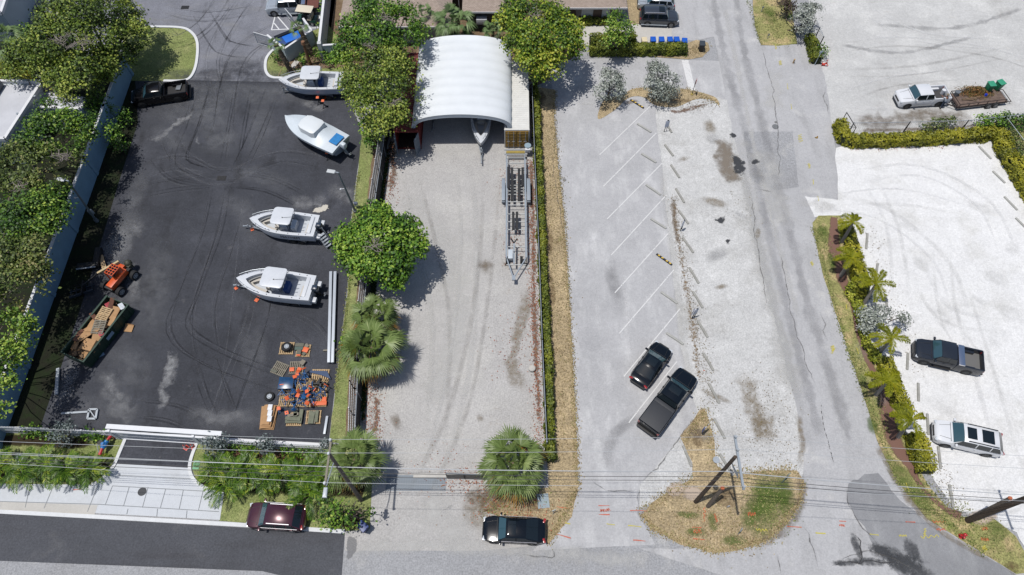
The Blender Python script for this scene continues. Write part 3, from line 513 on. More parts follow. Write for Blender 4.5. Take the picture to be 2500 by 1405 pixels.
M_glassd = mat('dark_window', (.01, .014, .018, 1), .08)
M_white = mat('white_metal', S(232, 234, 238), .5, var=.04, vs=3)
M_lgrey = mat('light_grey_metal', S(178, 186, 194), .45, metal=.3, var=.08, vs=3)
M_mgrey = mat('grey_metal', S(128, 134, 140), .5, metal=.3, var=.1, vs=3)
M_black = mat('black_rubber', S(30, 30, 32), .75, var=.2, vs=5)
M_blackg = mat('black_gloss', S(22, 22, 25), .3, var=.1)
M_chrome = mat('chrome', (.7, .7, .72, 1), .2, metal=1)
M_wood = mat('pale_wood', S(196, 168, 128), .85, var=.25, vs=4)
M_woodg = mat('grey_wood', S(140, 134, 120), .9, var=.25, vs=4)
M_card = mat('cardboard', S(186, 146, 104), .9, var=.12, vs=3)
M_org = mat('orange_plastic', S(240, 112, 60), .6, var=.1, vs=5)
M_blue = mat('blue_paint_metal', S(30, 84, 150), .5, var=.2, vs=5)

def line(a, b, z=0): return G(a[0], a[1]).xy, G(b[0], b[1]).xy
def wall_obj(root, a, b, h, t, m, cap=None, name='wall', pil=0):
    d = (b-a); L = d.length; rz = atan2(d.y, d.x); c = (a+b)/2
    MB().box((c.x, c.y, h/2), (L, t, h), rz=rz).build(name, m, root)
    if cap: MB().box((c.x, c.y, h+.04), (L+.02, t+.03, .08), rz=rz).build('coping', cap, root)
    if pil:
        n = int(L/pil)
        for i in range(n+1):
            p = a.lerp(b, i/n); MB().box((p.x, p.y, h/2+.05), (.4, t+.16, h+.06), rz=rz).build('pillar', m, root)
# long wall on the left
w_ = thing('boundary_wall', 'long bluish white, shade tinted masonry wall running diagonally under the trees at the left of the dark yard', 'wall')
a, b = line((325, 184), (4, 1092)); nrm = Vector((-(b-a).y, (b-a).x)).normalized(); nrm = nrm if nrm.x < 0 else -nrm
wall_obj(w_, a+nrm*.12, b+nrm*.12, 2.45, .22, M_wallb, M_coping, pil=6)
w_ = thing('boundary_wall', 'white coped masonry wall beside the shingle roofed house and golf cart', 'wall')
a, b = line((791, 146), (812, -60)); wall_obj(w_, a, b, 2.3, .25, M_wallw, M_coping, pil=8)
w_ = thing('boundary_wall', 'short pale wall turning right beneath the centre tree behind the bow rider boats', 'wall')
a, b = line((795, 145), (850, 141)); wall_obj(w_, a, b, 1.9, .22, M_walle, M_coping)
# buildings at the left edge
def block(root, top_px, h, wallm, roofm, parapet=.35):
    p = [G(x, y, h) for x, y in top_px]
    MB().prism([(v.x, v.y) for v in p], 0, h).build('wall', wallm, root)
    c = sum(p, Vector())/len(p)
    MB().prism([(c.x+(v.x-c.x)*.96, c.y+(v.y-c.y)*.94) for v in p], h+.004, h+.02).build('roof', roofm, root)
    e = MB()
    for i in range(len(p)):
        q, r = p[i], p[(i+1) % len(p)]; e.beam((q.x, q.y, h+parapet/2), (r.x, r.y, h+parapet/2), .3, parapet)
    e.build('parapet', M_coping, root)
h_ = thing('flat_roof_building', 'flat white roofed building with low parapet half hidden by trees at the left edge', 'building')
block(h_, [(-260, 203), (106, 203), (16, 343), (-420, 343)], 3.5, M_walle, M_roofw)
c = G(4, 225, 3.6); MB().box((c.x-.9, c.y-2.2, 4.0), (1.0, 6.5, .8), rz=-.1).build('roof_unit', M_mgrey, h_, bevel=.08)
for x, y in ((46, 282), (88, 240)):
    c = G(x, y, 3.55); MB().tube((c.x, c.y, 3.5), (c.x, c.y, 3.85), .12).build('roof_vent', M_lgrey, h_)
h_ = thing('annex', 'small white flat roofed annex between the trees beside the boundary wall', 'building')
block(h_, [(100, 226), (208, 243), (197, 268), (90, 262)], 2.6, M_walle, M_roofw, .15)
h_ = thing('flat_roof_building', 'white walled building in the top left corner of the picture', 'building')
block(h_, [(-300, -140), (66, -140), (6, 36), (-300, 40)], 3.6, M_walle, M_roofw)
ribbon('pale_walk', [(72, 18), (88, -10)], 1.0, M_conc2, 4, soft=False, ends=False)
# shingle houses at the top
def house(lab, x0, x1, yf, yb, eave, rise, hip, wallm, feats):
    r = thing('shingle_house', lab, 'house')
    A = G(x0, yf, eave); B = G(x1, yf, eave); D = G((x0+x1)/2, yb, eave)
    ax, bx, fy, by = A.x, B.x, A.y, D.y
    MB().box(((ax+bx)/2, (fy+by)/2+.3, eave/2), (bx-ax-1.0, by-fy-.8, eave-.02)).build('wall', wallm, r)
    my = (fy+by)/2; hx = hip
    vs = [(ax, fy, eave), (bx, fy, eave), (bx, by, eave), (ax, by, eave), (ax+hx, my, eave+rise), (bx-hx, my, eave+rise)]
    MB().add(vs, [(0, 1, 5, 4), (1, 2, 5), (2, 3, 4, 5), (3, 0, 4), (3, 2, 1, 0)]).build('roof', M_shingle, r)
    MB().box(((ax+bx)/2, fy-.03, eave-.06), (bx-ax, .06, .2)).build('fascia', M_coping, r)
    for kind, u, z, w, h in feats:
        x = ax+.5+u*(bx-ax-1.0); yy = fy+.62
        if kind == 'window':
            f = MB().box((x, yy+.05, z), (w+.16, .08, h+.16)).build('window', M_coping, r); MB().box((x, yy, z), (w, .06, h)).build('pane', M_glassd, f)
        elif kind == 'door': MB().box((x, yy+.04, h/2), (w, .08, h)).build('door', mat('brown_door', S(84, 66, 58), .6), r)
        elif kind == 'unit': MB().box((x, yy-.35, z), (w, .7, h)).build('air_conditioner', M_white, r, bevel=.03)
    return r
house('tan shingle roofed house behind the centre trees next to the white coped wall', 826, 1100, 66, -160, 2.8, 1.7, 4, M_wallw, [('window', .5, 1.5, 1.6, 1.2)])
house('tan shingle roofed house with a wall mounted air conditioner behind the palms', 1128, 1262, 30, -150, 2.8, 1.6, .1, mat('dark_house_wall', S(96, 94, 92), .9), [('unit', .32, 1.5, 1.2, .7), ('window', .75, 1.5, 1.2, 1.0)])
house('tan shingle roofed house with pale wall and brown door behind the small tree', 1300, 1532, 20, -160, 2.6, 1.5, 4, M_wallw, [('door', .72, 1, 1.0, 2.05), ('window', .93, 1.4, 1.3, 1.4), ('window', .45, 1.4, 1.6, 1.2)])
r = thing('patio_roof', 'small flat grey patio roof between two shingle roofs at the top', 'roof', G(1092, 12)); MB().box((0, 0, 2.5), (3.2, 2.2, .1)).build('roof_panel', M_lgrey, r)
for sx in (-1.5, 1.5):
    for sy in (-1, 1): MB().tube((sx, sy, 0), (sx, sy, 2.46), .05).build('post', M_white, r)
# fences
def pickets(root, a, b, h, t=.05, gap=.13, z0=0, m=None, name='picket_panel'):
    d = b-a; L = d.length; rz = atan2(d.y, d.x); n = int(L/gap); mb = MB()
    for i in range(n):
        p = a.lerp(b, (i+.5)/n); mb.box((p.x, p.y, z0+h/2), (.035, .025, h-.04), rz=rz)
    for z in (.12, h*.5, h-.12): c = (a+b)/2; mb.box((c.x, c.y, z0+z), (L, .04, .045), rz=rz)
    mb.build(name, m or M_white, root)
def fence(lab, px, h, post, m, panel='picket', group=None, nm='picket_fence'):
    r = thing(nm, lab, 'fence', group=group)
    p = [G(*q).xy for q in px]
    for a, b in zip(p[:-1], p[1:]):
        L = (b-a).length; n = max(1, round(L/post))
        for i in range(n):
            q, s = a.lerp(b, i/n), a.lerp(b, (i+1)/n)
            if panel == 'picket': pickets(r, q, s, h, m=m)
            else:
                c = (q+s)/2; rz = atan2((s-q).y, (s-q).x)
                if panel == 'screen': MB().box((c.x, c.y, h/2), (L/n, .03, h-.1), rz=rz).build('windscreen', M_screen, r)
                else:
                    mb = MB()
                    k = int(L/n/.22)
                    for j in range(k):
                        t = q.lerp(s, j/k); u = q.lerp(s, min(1, (j+1)/k)); mb.tube((t.x, t.y, .05), (u.x, u.y, h-.05), .008, n=3, cap=False); mb.tube((u.x, u.y, .05), (t.x, t.y, h-.05), .008, n=3, cap=False)
                    mb.build('mesh_panel', M_mgrey, r)
                MB().tube((q.x, q.y, h), (s.x, s.y, h), .03, n=6).build('top_rail', M_lgrey, r)
        for i in range(n+1):
            q = a.lerp(b, i/n); MB().box((q.x, q.y, (h+.06)/2), (.08, .08, h+.06)).build('post', m, r)
    return r
M_screen = mat('black_windscreen', S(34, 36, 38), .9, var=.2, vs=2)
fence('white aluminium picket fence beside the grass strip between the two yards', [(937, 326), (908, 515), (889, 700), (864, 950), (860, 1082)], 1.8, 2.4, M_white)
fence('black screened chain link fence on the sandy yard side of the white pickets', [(950, 330), (926, 500), (905, 700), (886, 900), (878, 1060)], 1.9, 3, M_lgrey, 'screen', nm='screened_fence')
fence('long black screened chain link fence along the clipped hedge right of the sandy yard', [(1297, 215), (1304, 400), (1313, 600), (1322, 850), (1333, 1095)], 1.7, 3, M_lgrey, 'screen', nm='screened_fence')
fence('white picket fence along the front of the dark yard left of the sliding gate', [(-60, 1055), (150, 1062), (302, 1072)], 1.7, 2.4, M_white)
fence('white picket fence along the front of the dark yard right of the sliding gate', [(486, 1084), (640, 1095), (808, 1104)], 1.7, 2.4, M_white)
fence('thin chain link fence behind the yellow green hedge at the top right', [(2066, 332), (2200, 330), (2340, 326), (2430, 316), (2560, 300)], 1.9, 4, M_mgrey, 'mesh', nm='chain_link_fence')
fence('chain link fence running down past the corner of the yellow green hedge', [(2432, 320), (2480, 385), (2560, 500)], 1.9, 3, M_mgrey, 'mesh', nm='chain_link_fence')
fence('short chain link fence stub beside the small hedge at the lot entrance', [(1978, 78), (1996, 122)], 1.8, 2, M_blackg, 'mesh', nm='chain_link_fence')
ga = thing('swing_gate', 'black framed chain link gate standing open at the lot entrance', 'gate'); a, b = line((2050, 305), (2072, 342))
MB().path([(a.x, a.y, .1), (a.x, a.y, 1.8), (b.x, b.y, 1.8), (b.x, b.y, .1), (a.x, a.y, .1)], .04).build('gate_frame', M_blackg, ga); MB().tube((a.x, a.y, .1), (b.x, b.y, 1.8), .02).build('brace', M_blackg, ga)
# front sliding gate
sg = thing('sliding_gate', 'long white slatted sliding gate with heavy frame across the yard entrance', 'gate')
a = G(303, 1072).xy; b = G(488, 1084).xy; d = (b-a).normalized(); pickets(sg, a-d*.5, b+d*1.2, 1.75, gap=.1)
for z, t in ((.1, .12), (1.8, .16)):
    q = a-d*.6; s = b+d*2.4; MB().beam((q.x, q.y, z), (s.x, s.y, z), t, t).build('gate_rail', M_white, sg)
q = a-d*.6; s = b+d*2.4; nn = Vector((-d.y, d.x))*.35
MB().beam((q.x+nn.x, q.y+nn.y, 1.95), (s.x+nn.x, s.y+nn.y, 1.95), .38, .12).build('track_cover', M_white, sg)
for t in (a-d*.3, b+d*.2, b+d*2.2): MB().box((t.x, t.y, 1.0), (.2, .2, 2.0)).build('post', M_white, sg)
for (px, lab) in (([(-60, 1052), (302, 1068)], 'low white kerb wall under the picket fence left of the gate'), ([(488, 1080), (806, 1098)], 'low white kerb wall under the picket fence right of the gate')):
    a, b = line(*px); w_ = thing('kerb_wall', lab, 'wall'); nn = Vector((0, .25)); wall_obj(w_, a+nn, b+nn, .18, .35, M_coping)
# bottom chain gate and metal grid at the sandy yard exit
ga = thing('swing_gate', 'grey weathered swing gate folded back beside the big fan palm', 'gate')
a = G(1092, 1168).xy; b = G(1200, 1172).xy; MB().box(((a.x+b.x)/2, (a.y+b.y)/2, .75), ((b-a).length, .03, 1.1)).build('mesh_panel', mat('gate_mesh', S(128, 124, 116), .8, var=.2, vs=4), ga)
MB().path([(a.x, a.y, .15), (a.x, a.y, 1.4), (b.x, b.y, 1.4), (b.x, b.y, .15), (a.x, a.y, .15)], .04).build('gate_frame', M_mgrey, ga)
MB().box((a.x+1.4, a.y-.05, .7), (.12, .1, 1.2)).build('latch_post', M_black, ga)
gr = MB(); a = G(945, 1162).xy; b = G(1088, 1198).xy
for i in range(26): x = a.x+(b.x-a.x)*i/25; gr.box((x, (a.y+b.y)/2, .03), (.03, a.y-b.y, .03))
for i in range(12): y = a.y+(b.y-a.y)*i/11; gr.box(((a.x+b.x)/2, y, .028), (b.x-a.x, .07, .03))
tag(gr.build('ground_grating', mat('grey_grating', S(136, 146, 156), .6)), 'grey steel grating laid across the sandy yard exit', 'grating')
sheet('grating_pit', [(945, 1162), (1088, 1165), (1086, 1198), (941, 1195)], mat('pit', S(120, 128, 136), .9), 5)
tag(MB().box(G(1110, 1162, .06), (6.5, .3, .1)).build('threshold_beam', M_conc2), 'pale concrete threshold strip above the steel grating', 'kerb')
# concrete block and other bits
# ---- arched white shelter between containers
zc = 2.62
A = G(1004, 320, zc); B = G(1249, 306, zc); y0 = (A.y+B.y)/2; y1 = G(1140, 86, zc+1.9).y; xa, xb = A.x, B.x; cx = (xa+xb)/2; hw = (xb-xa)/2; rise = 1.9
M_tent = mat('white_fabric', S(236, 241, 245), .6, var=.05, vs=.35, bump=.2)
def arc(n, off=0.0): return [(cx+(hw-off)*-cos(pi*i/n)*(1.0), zc+(rise-off)*(max(sin(pi*i/n), 0)**.80)) for i in range(n+1)]
ten = thing('fabric_shelter', 'large arched white fabric shelter roof spanning between two shipping containers', 'shelter')
rings = []; nb = 9; ns = 5; na = 28
for j in range(nb*ns+1):
    y = y0+(y1-y0)*j/(nb*ns); sag = sin(pi*(j % ns)/ns) if j % ns else 0
    rings.append([(x, y, z-.20*sag*(.35+.65*abs(2*i/na-1))-(0 if i not in (0, na) else 0)) for i, (x, z) in enumerate(arc(na))])
MB().loft(rings, caps=False).build('fabric_roof', M_tent, ten, smooth=True)
rings = [[(x, y0-.02, z) for x, z in arc(na)], [(x, y0-.02, z) for x, z in arc(na, .42)]]
MB().loft(rings, caps=False).build('front_valance', mat('shelter_valance', S(200, 208, 216), .75, var=.05), ten, smooth=True)
for j in range(0, nb+1, 1):
    y = y0+(y1-y0)*j/nb; MB().path([(x, y, z-.2) for x, z in arc(14, .15)], .04, 5).build('steel_arch', M_lgrey, ten)
def corr(p0, d, L, W, H, m, t=.06):
    pass
def container(nm, lab, x0, x1, ya, yb, m, rm, closed, dm=None):
    r = thing(nm, lab, 'shipping container', ((x0+x1)/2, ya, 0)); W = x1-x0; Lc = yb-ya; n = int(Lc/.28)
    for s in (-1, 1):
        mb = MB(); rr = []
        for i in range(n*2+1):
            y = .1+(Lc-.2)*i/(n*2); o = .03 if (i//1) % 2 else -.01; rr.append([(s*(W/2-.04+o), y, .15), (s*(W/2-.04+o), y, 2.5)])
        mb.loft(rr, caps=False); mb.build('side_wall', m, r)
    rr = []
    for i in range(n*2+1):
        y = .1+(Lc-.2)*i/(n*2); z = 2.56+(.018 if i % 2 else -.012); rr.append([(-W/2+.06, y, z), (W/2-.06, y, z)])
    MB().loft(rr, caps=False).build('roof', rm, r)
    fr = MB()
    for s in (-1, 1):
        fr.beam((s*W/2, 0, .1), (s*W/2, Lc, .1), .12, .16).beam((s*W/2, 0, 2.56), (s*W/2, Lc, 2.56), .12, .12)
        for y in (.06, Lc-.06): fr.box((s*W/2, y, 1.3), (.16, .16, 2.6))
    for y in (.06, Lc-.06):
        for z in (.1, 2.55): fr.box((0, y, z), (W, .14, .16))
    fr.build('frame', rm if closed else m, r)
    MB().box((0, Lc/2, .16), (W-.1, Lc-.1, .06)).build('floor', mat('container_floor', S(70, 56, 46), .9), r)
    MB().box((0, Lc-.05, 1.3), (W-.1, .06, 2.4)).build('back_wall', m, r)
    dm = dm or m
    for s in (-1, 1):
        if closed: M = Matrix.Translation((s*W/4, -.05, 1.32)); ang = 0
        else: ang = radians(-82 if s < 0 else -106)
        db = MB().box((0, 0, 0), (W/2-.04, .06, 2.3))
        for z in (-.85, -.42, 0, .42, .85): db.box((0, -.04, z), (W/2-.16, .05, .16))
        d = db.build('door', dm, r)
        bars = MB()
        for x in (-.28, .28): bars.tube((x, -.1, -1.15), (x, -.1, 1.15), .025, n=6).box((x*.9, -.12, -.2), (.3, .03, .05))
        bars.build('lock_bar', M_lgrey if closed else M_mgrey, d)
        if closed: d.location = (s*W/4, -.05, 1.32)
        else:
            wv = W/2; d.rotation_euler = (0, 0, ang if s > 0 else ang); cxp = s*W/2; dirv = Vector((cos(ang), sin(ang)))
            d.location = (cxp+dirv.x*wv*.5, dirv.y*wv*.5, 1.32)
    return r
M_red = mat('rusty_red_paint', S(126, 40, 36), .6, var=.3, vs=1.5)
xl0 = G(962, 325, 2.6).x; xr_ = G(1020, 325, 2.6).x
container('shipping_container', 'rusty red shipping container with its doors swung open left of the shelter', xl0, xr_, G(990, 322, 2.6).y, G(1000, 130, 2.6).y, M_red, M_red, False, mat('grey_container_door', S(120, 132, 144), .7, var=.15, vs=2))
M_contw = mat('white_container_roof', S(226, 225, 220), .7, var=.08, vs=1.2); M_gold = mat('gold_container_door', S(160, 124, 48), .55, var=.25, vs=2)
x0c = G(1233, 318, 2.6).x; x1c = G(1291, 318, 2.6).x
container('shipping_container', 'long white roofed shipping container with closed mustard yellow doors right of the shelter', x0c, x1c, G(1262, 318, 2.6).y, G(1262, 150, 2.6).y, mat('brown_container', S(120, 60, 44), .6, var=.2), M_contw, True, M_gold)
# dumpster enclosure
en = thing('dumpster_enclosure', 'pale blue walled bin enclosure with white coping beside the date palms', 'enclosure')
P = [G(706, 151).xy, G(770, 107).xy, G(750, 78).xy, G(664, 118).xy]
wall_obj(en, P[0], P[1], 1.8, .2, M_walle, M_coping); wall_obj(en, P[1], P[2], 1.8, .2, M_walle, M_coping); wall_obj(en, P[3], P[0], 1.8, .2, M_walle, M_coping)
def slat_gate(lab, pa, pb):
    g_ = thing('slatted_gate', lab, 'gate'); a, b = G(*pa, 0).xy, G(*pb, 0).xy; pickets(g_, a, b, 1.6, gap=.16, m=M_lgrey, name='slat_panel')
    MB().path([(a.x, a.y, .1), (a.x, a.y, 1.65), (b.x, b.y, 1.65), (b.x, b.y, .1), (a.x, a.y, .1)], .04).build('gate_frame', M_white, g_)
slat_gate('pale slatted enclosure gate swung open towards the yard on the left', (664, 118), (630, 108)); slat_gate('pale slatted enclosure gate swung open towards the golf cart', (722, 70), (705, 50))
du = thing('dumpster', 'bright blue dumpster with dark lid inside the walled enclosure', 'dumpster', G(714, 112), radians(33))
MB().loft([[(-1.3, -.75, .25), (1.3, -.75, .25), (1.3, .75, .25), (-1.3, .75, .25)], [(-1.5, -.9, 1.25), (1.5, -.9, 1.25), (1.5, .9, 1.25), (-1.5, .9, 1.25)]], close=True).build('bin_body', mat('blue_bin', S(24, 66, 130), .5, var=.15), du, bevel=.03)
MB().box((.25, -.25, 1.31), (2.0, 1.2, .06)).build('lid', mat('bright_blue_lid', S(24, 112, 216), .45), du, bevel=.02)
MB().box((0, .68, 1.34), (3.0, .42, .1)).build('lid', M_blackg, du, bevel=.02)
for s in (-1, 1): MB().box((s*1.58, -.3, .9), (.16, .9, .14)).build('lift_sleeve', M_blue, du)
# ------------------------------------------------------------------ plants
def leafmat(name, cols, rough=.55, trans=.07):
    m = bpy.data.materials.new(name); m.use_nodes = True; nt = m.node_tree; L = nt.links; b = nt.nodes['Principled BSDF']
    b.inputs['Roughness'].default_value = rough; b.inputs['Specular IOR Level'].default_value = .35
    at = N(nt, 'ShaderNodeAttribute', attribute_name='tone'); cr = N(nt, 'ShaderNodeValToRGB'); e = cr.color_ramp.elements
    e[0].color = cols[0]; e[0].position = 0; e[1].color = cols[-1]; e[1].position = 1
    for i, c in enumerate(cols[1:-1]): x = e.new((i+1)/(len(cols)-1)); x.color = c
    L.new(at.outputs['Fac'], cr.inputs[0]); L.new(cr.outputs[0], b.inputs['Base Color'])
    tl = N(nt, 'ShaderNodeBsdfTranslucent'); L.new(cr.outputs[0], tl.inputs[0]); mx = N(nt, 'ShaderNodeMixShader'); mx.inputs[0].default_value = trans
    L.new(b.outputs[0], mx.inputs[1]); L.new(tl.outputs[0], mx.inputs[2]); L.new(mx.outputs[0], nt.nodes['Material Output'].inputs[0]); return m
def quads(name, P, tone, m, parent=None):
    n = len(P); k = P.shape[1]; me = bpy.data.meshes.new(name)
    me.vertices.add(n*k); me.vertices.foreach_set('co', P.reshape(-1).astype(np.float32))
    me.loops.add(n*k); me.loops.foreach_set('vertex_index', np.arange(n*k, dtype=np.int32))
    me.polygons.add(n); me.polygons.foreach_set('loop_start', np.arange(0, n*k, k, dtype=np.int32)); me.polygons.foreach_set('loop_total', np.full(n, k, dtype=np.int32))
    at = me.attributes.new('tone', 'FLOAT', 'POINT'); at.data.foreach_set('value', np.repeat(np.clip(tone, 0, 1), k).astype(np.float32))
    me.update(calc_edges=True); me.materials.append(m)
    o = bpy.data.objects.new(name, me); COL.objects.link(o)
    if parent is not None: o.parent = parent
    return o
def leaves(C, Nn, size, rs, tone, asp=.7, k=4):
    "leaf faces at C with normals near Nn"
    n = len(C); Nn = Nn/np.maximum(np.linalg.norm(Nn, axis=1, keepdims=True), 1e-6)
    r = rs.normal(size=(n, 3)); T = np.cross(Nn, r); T /= np.maximum(np.linalg.norm(T, axis=1, keepdims=True), 1e-6); B = np.cross(Nn, T)
    s = (size*rs.uniform(.6, 1.35, n))[:, None]
    return np.stack([C-T*s, C-B*s*asp+Nn*s*.15, C+T*s, C+B*s*asp+Nn*s*.15], 1)
def crown(lobes, n, size, seed, per=9, spread=.32, base=.55, low=-.35, hole=.0):
    rs = np.random.RandomState(seed); Lb = np.array(lobes, float); wgt = (Lb[:, 3]*Lb[:, 4])**1.0; wgt /= wgt.sum()
    nc = n//per; idx = rs.choice(len(Lb), nc, p=wgt); d = rs.normal(size=(nc, 3)); d /= np.linalg.norm(d, axis=1, keepdims=True)
    d[:, 2] = np.where(d[:, 2] < low, -d[:, 2], d[:, 2]); rad = 1-np.abs(rs.normal(0, .16, nc)); rad[rs.rand(nc) < .12] += .12
    cc = Lb[idx, :3]+d*Lb[idx, 3:6]*rad[:, None]
    ct = base+rs.normal(0, .17, nc)+(Lb[idx, 3]*0)+np.array([noise.noise(Vector(c)*.45) for c in cc])*.45
    if hole:
        h = np.array([noise.noise(Vector(c)*.55+Vector((9, 4, seed))) for c in cc]); keep = h > -hole; cc, d, ct = cc[keep], d[keep], ct[keep]; nc = len(cc)
    C = np.repeat(cc, per, 0)+rs.normal(0, spread, (nc*per, 3))*np.array([1, 1, .6]); Nn = np.repeat(d, per, 0)*.6+rs.normal(0, .55, (nc*per, 3))+np.array([0, 0, .55])
    tone = np.repeat(ct, per)+rs.normal(0, .19, nc*per)
    return leaves(C, Nn, size, rs, tone), tone
M_bark = mat('bark', S(122, 110, 98), .95, var=.25, vs=3, bump=.4)
M_bare = mat('bare_twig', S(158, 148, 140), .95, var=.15, vs=3)
M_leafy_olive = leafmat('olive_leaves', [S(34, 52, 16), S(74, 100, 30), S(124, 148, 50), S(180, 190, 84)])
M_leaf_bright = leafmat('bright_leaves', [S(30, 60, 16), S(70, 110, 30), S(118, 156, 44), S(180, 200, 84)])
M_leaf_yel = leafmat('yellow_green_leaves', [S(34, 62, 14), S(80, 116, 26), S(136, 162, 38), S(200, 200, 74)])
M_leaf_green = leafmat('green_leaves', [S(28, 58, 14), S(72, 114, 28), S(116, 158, 44), S(176, 200, 80)])
M_leaf_mix = leafmat('mixed_leaves', [S(48, 66, 24), S(96, 116, 48), S(132, 146, 72), S(170, 160, 108)])
M_leaf_silver = leafmat('silver_leaves', [S(104, 112, 102), S(152, 160, 148), S(190, 196, 186), S(222, 226, 218)])
M_leaf_dsilver = leafmat('dusky_silver_leaves', [S(60, 72, 68), S(100, 112, 108), S(136, 148, 146), S(170, 180, 180)])
M_leaf_dark = leafmat('dark_purple_leaves', [S(36, 34, 28), S(74, 60, 52), S(104, 82, 70), S(96, 110, 50)])
def limb(mb, a, b, r0, r1, rs, n=4):
    pts = [Vector(a).lerp(Vector(b), i/n)+(Vector(rs.uniform(-.18, .18, 3)) if 0 < i < n else Vector()) for i in range(n+1)]
    for i in range(n): mb.tube(pts[i], pts[i+1], r0+(r1-r0)*i/n, r0+(r1-r0)*(i+1)/n, n=6, cap=False)
TL = 'trees behind the long boundary wall'
def tree(name, label, cat, lob, m, dens=150, size=.17, seed=1, hb=1.0, low=-.35, hole=.0, group=None, bark=None, zk=.75, twigs=0, per=9, spread=.32, base=.5):
    "lob: crown lobes surveyed as (px, py, radius px, height)"
    L = []
    for (x, y, r, z) in lob:
        c = G(x, y, z); rr = r*MPP(x, y, z); L.append([c.x, c.y, z, rr, rr, rr*zk])
    c0 = np.mean(np.array(L), 0); base_z = 0
    root = thing(name, label, cat, (c0[0], c0[1], 0), group=group)
    for l in L: l[0] -= c0[0]; l[1] -= c0[1]
    area = sum(l[3]**2 for l in L); n = int(area*dens*(3.1 if cat == 'tree' else 1.9)); size = size*(.74 if cat == 'tree' else .85); rs = np.random.RandomState(seed+50)
    P, t = crown(L, n, size, seed, per, spread, base, low, hole); P[:, :, 2] = np.maximum(P[:, :, 2], .05)
    quads('crown', P, t-.08, m, root)
    mb = MB(); zt = min(l[2] for l in L); r0 = .05+.03*sqrt(area)
    fork = Vector((0, 0, max(.3, zt*.45)))
    tb0 = Vector((0, 0, -.05))
    if group == TL: tb0 = Vector((-5.8, -.6, -.05)); fork = Vector((-4.6, -.3, fork.z*1.3))
    limb(mb, tb0, fork, r0*1.2, r0*.85, rs)
    for l in L: limb(mb, fork, (l[0], l[1], l[2]+l[5]*.2), r0*(.32 if group == TL else .6), .03, rs, 5)
    mb.build('trunk', bark or M_bark, root)
    if twigs:
        for (x, y, r, z) in (twigs if isinstance(twigs, list) else []):
            tb = MB()
            c = G(x, y, z)-Vector((c0[0], c0[1], 0)); rr = r*MPP(x, y, z)
            for i in range(16):
                a = rs.uniform(0, 2*pi); e = c+Vector((cos(a)*rr*rs.uniform(.4, 1), sin(a)*rr*rs.uniform(.4, 1), rs.uniform(-.2, .5))); s = c+Vector(rs.uniform(-.3, .3, 3)); mid = s.lerp(e, .5)+Vector(rs.uniform(-.2, .2, 3))
                tb.tube(s, mid, .035, .025, 4, False).tube(mid, e, .025, .01, 4, False)
                for q in range(3): f = mid.lerp(e, rs.rand()); tb.tube(f, f+Vector((rs.uniform(-.5, .5), rs.uniform(-.5, .5), .1)), .014, .006, 3, False)
            tb.build('bare_branch', M_bare, root)
    return root
O_, B_, Y_, X_ = M_leafy_olive, M_leaf_bright, M_leaf_yel, M_leaf_mix
tree('broadleaf_tree', 'huge olive green broadleaf tree filling the top left corner beside the lawn peninsula', 'tree', [(145, 45, 52, 7), (205, 25, 55, 7.5), (275, 30, 52, 4.6), (322, 90, 46, 3.8), (262, 95, 58, 5), (190, 100, 58, 6.4), (120, 105, 55, 7), (304, 136, 30, 3.3), (60, 128, 42, 6), (330, 40, 20, 3.8)], O_, 210, .17, 1, twigs=[(195, 105, 42, 7.9), (150, 100, 35, 8.3)], hole=.22, base=.55)
tree('broadleaf_tree', 'olive green broadleaf tree below the huge one with its crown over the annex roof', 'tree', [(190, 170, 44, 6), (240, 160, 44, 4.4), (262, 176, 24, 3.6), (180, 220, 36, 5.5), (140, 195, 34, 5), (225, 215, 24, 3.8), (110, 160, 38, 5.5), (45, 170, 34, 5)], O_, 210, .17, 2, hole=.16, base=.56, group=TL)
tree('broadleaf_tree', 'bright green tree crown covering the corner of the flat roofed building', 'tree', [(120, 275, 34, 6), (105, 308, 38, 6.2), (155, 305, 42, 6), (200, 315, 32, 5.5), (72, 345, 30, 6), (115, 345, 42, 6), (170, 348, 38, 5.6), (225, 295, 18, 5), (222, 330, 16, 5)], B_, 220, .16, 3, hole=.16, base=.45, group=TL)
tree('broadleaf_tree', 'dull green tree with bare twigs standing just below the flat roofed building', 'tree', [(40, 385, 40, 6), (95, 395, 44, 6.2), (150, 400, 38, 6), (60, 435, 42, 6.2), (15, 430, 40, 6), (120, 440, 40, 6), (190, 385, 16, 5)], X_, 230, .16, 4, hole=.16, twigs=[(150, 385, 30, 7.2), (50, 460, 26, 7)], base=.42, group=TL)
tree('broadleaf_tree', 'leafy green tree against the wall beside the left light post', 'tree', [(110, 495, 42, 6), (60, 500, 44, 6.4), (10, 510, 42, 6.2), (140, 520, 30, 5.6), (90, 545, 42, 6), (35, 560, 44, 6.2), (125, 555, 26, 5.4), (155, 470, 22, 5.2)], B_, 220, .16, 5, hole=.14, base=.4, group=TL)
tree('broadleaf_tree', 'yellow tinged tree midway down the wall left of the orange machine', 'tree', [(75, 610, 38, 6), (25, 625, 44, 6.2), (80, 660, 36, 6), (30, 690, 46, 6.2), (85, 700, 26, 5.6), (110, 665, 18, 5.2), (10, 740, 40, 6), (60, 735, 30, 6)], X_, 230, .16, 6, hole=.14, base=.56, group=TL)
tree('broadleaf_tree', 'fresh lime green tree at the lower left overhanging the bluish white wall', 'tree', [(45, 790, 34, 6), (10, 800, 40, 6), (70, 800, 20, 5.5), (35, 840, 36, 6), (0, 870, 42, 6), (75, 845, 16, 5), (45, 880, 18, 5.2), (5, 940, 32, 5.6), (15, 985, 24, 5), (0, 1010, 20, 4.6)], B_, 230, .16, 7, hole=.1, base=.66, group=TL)
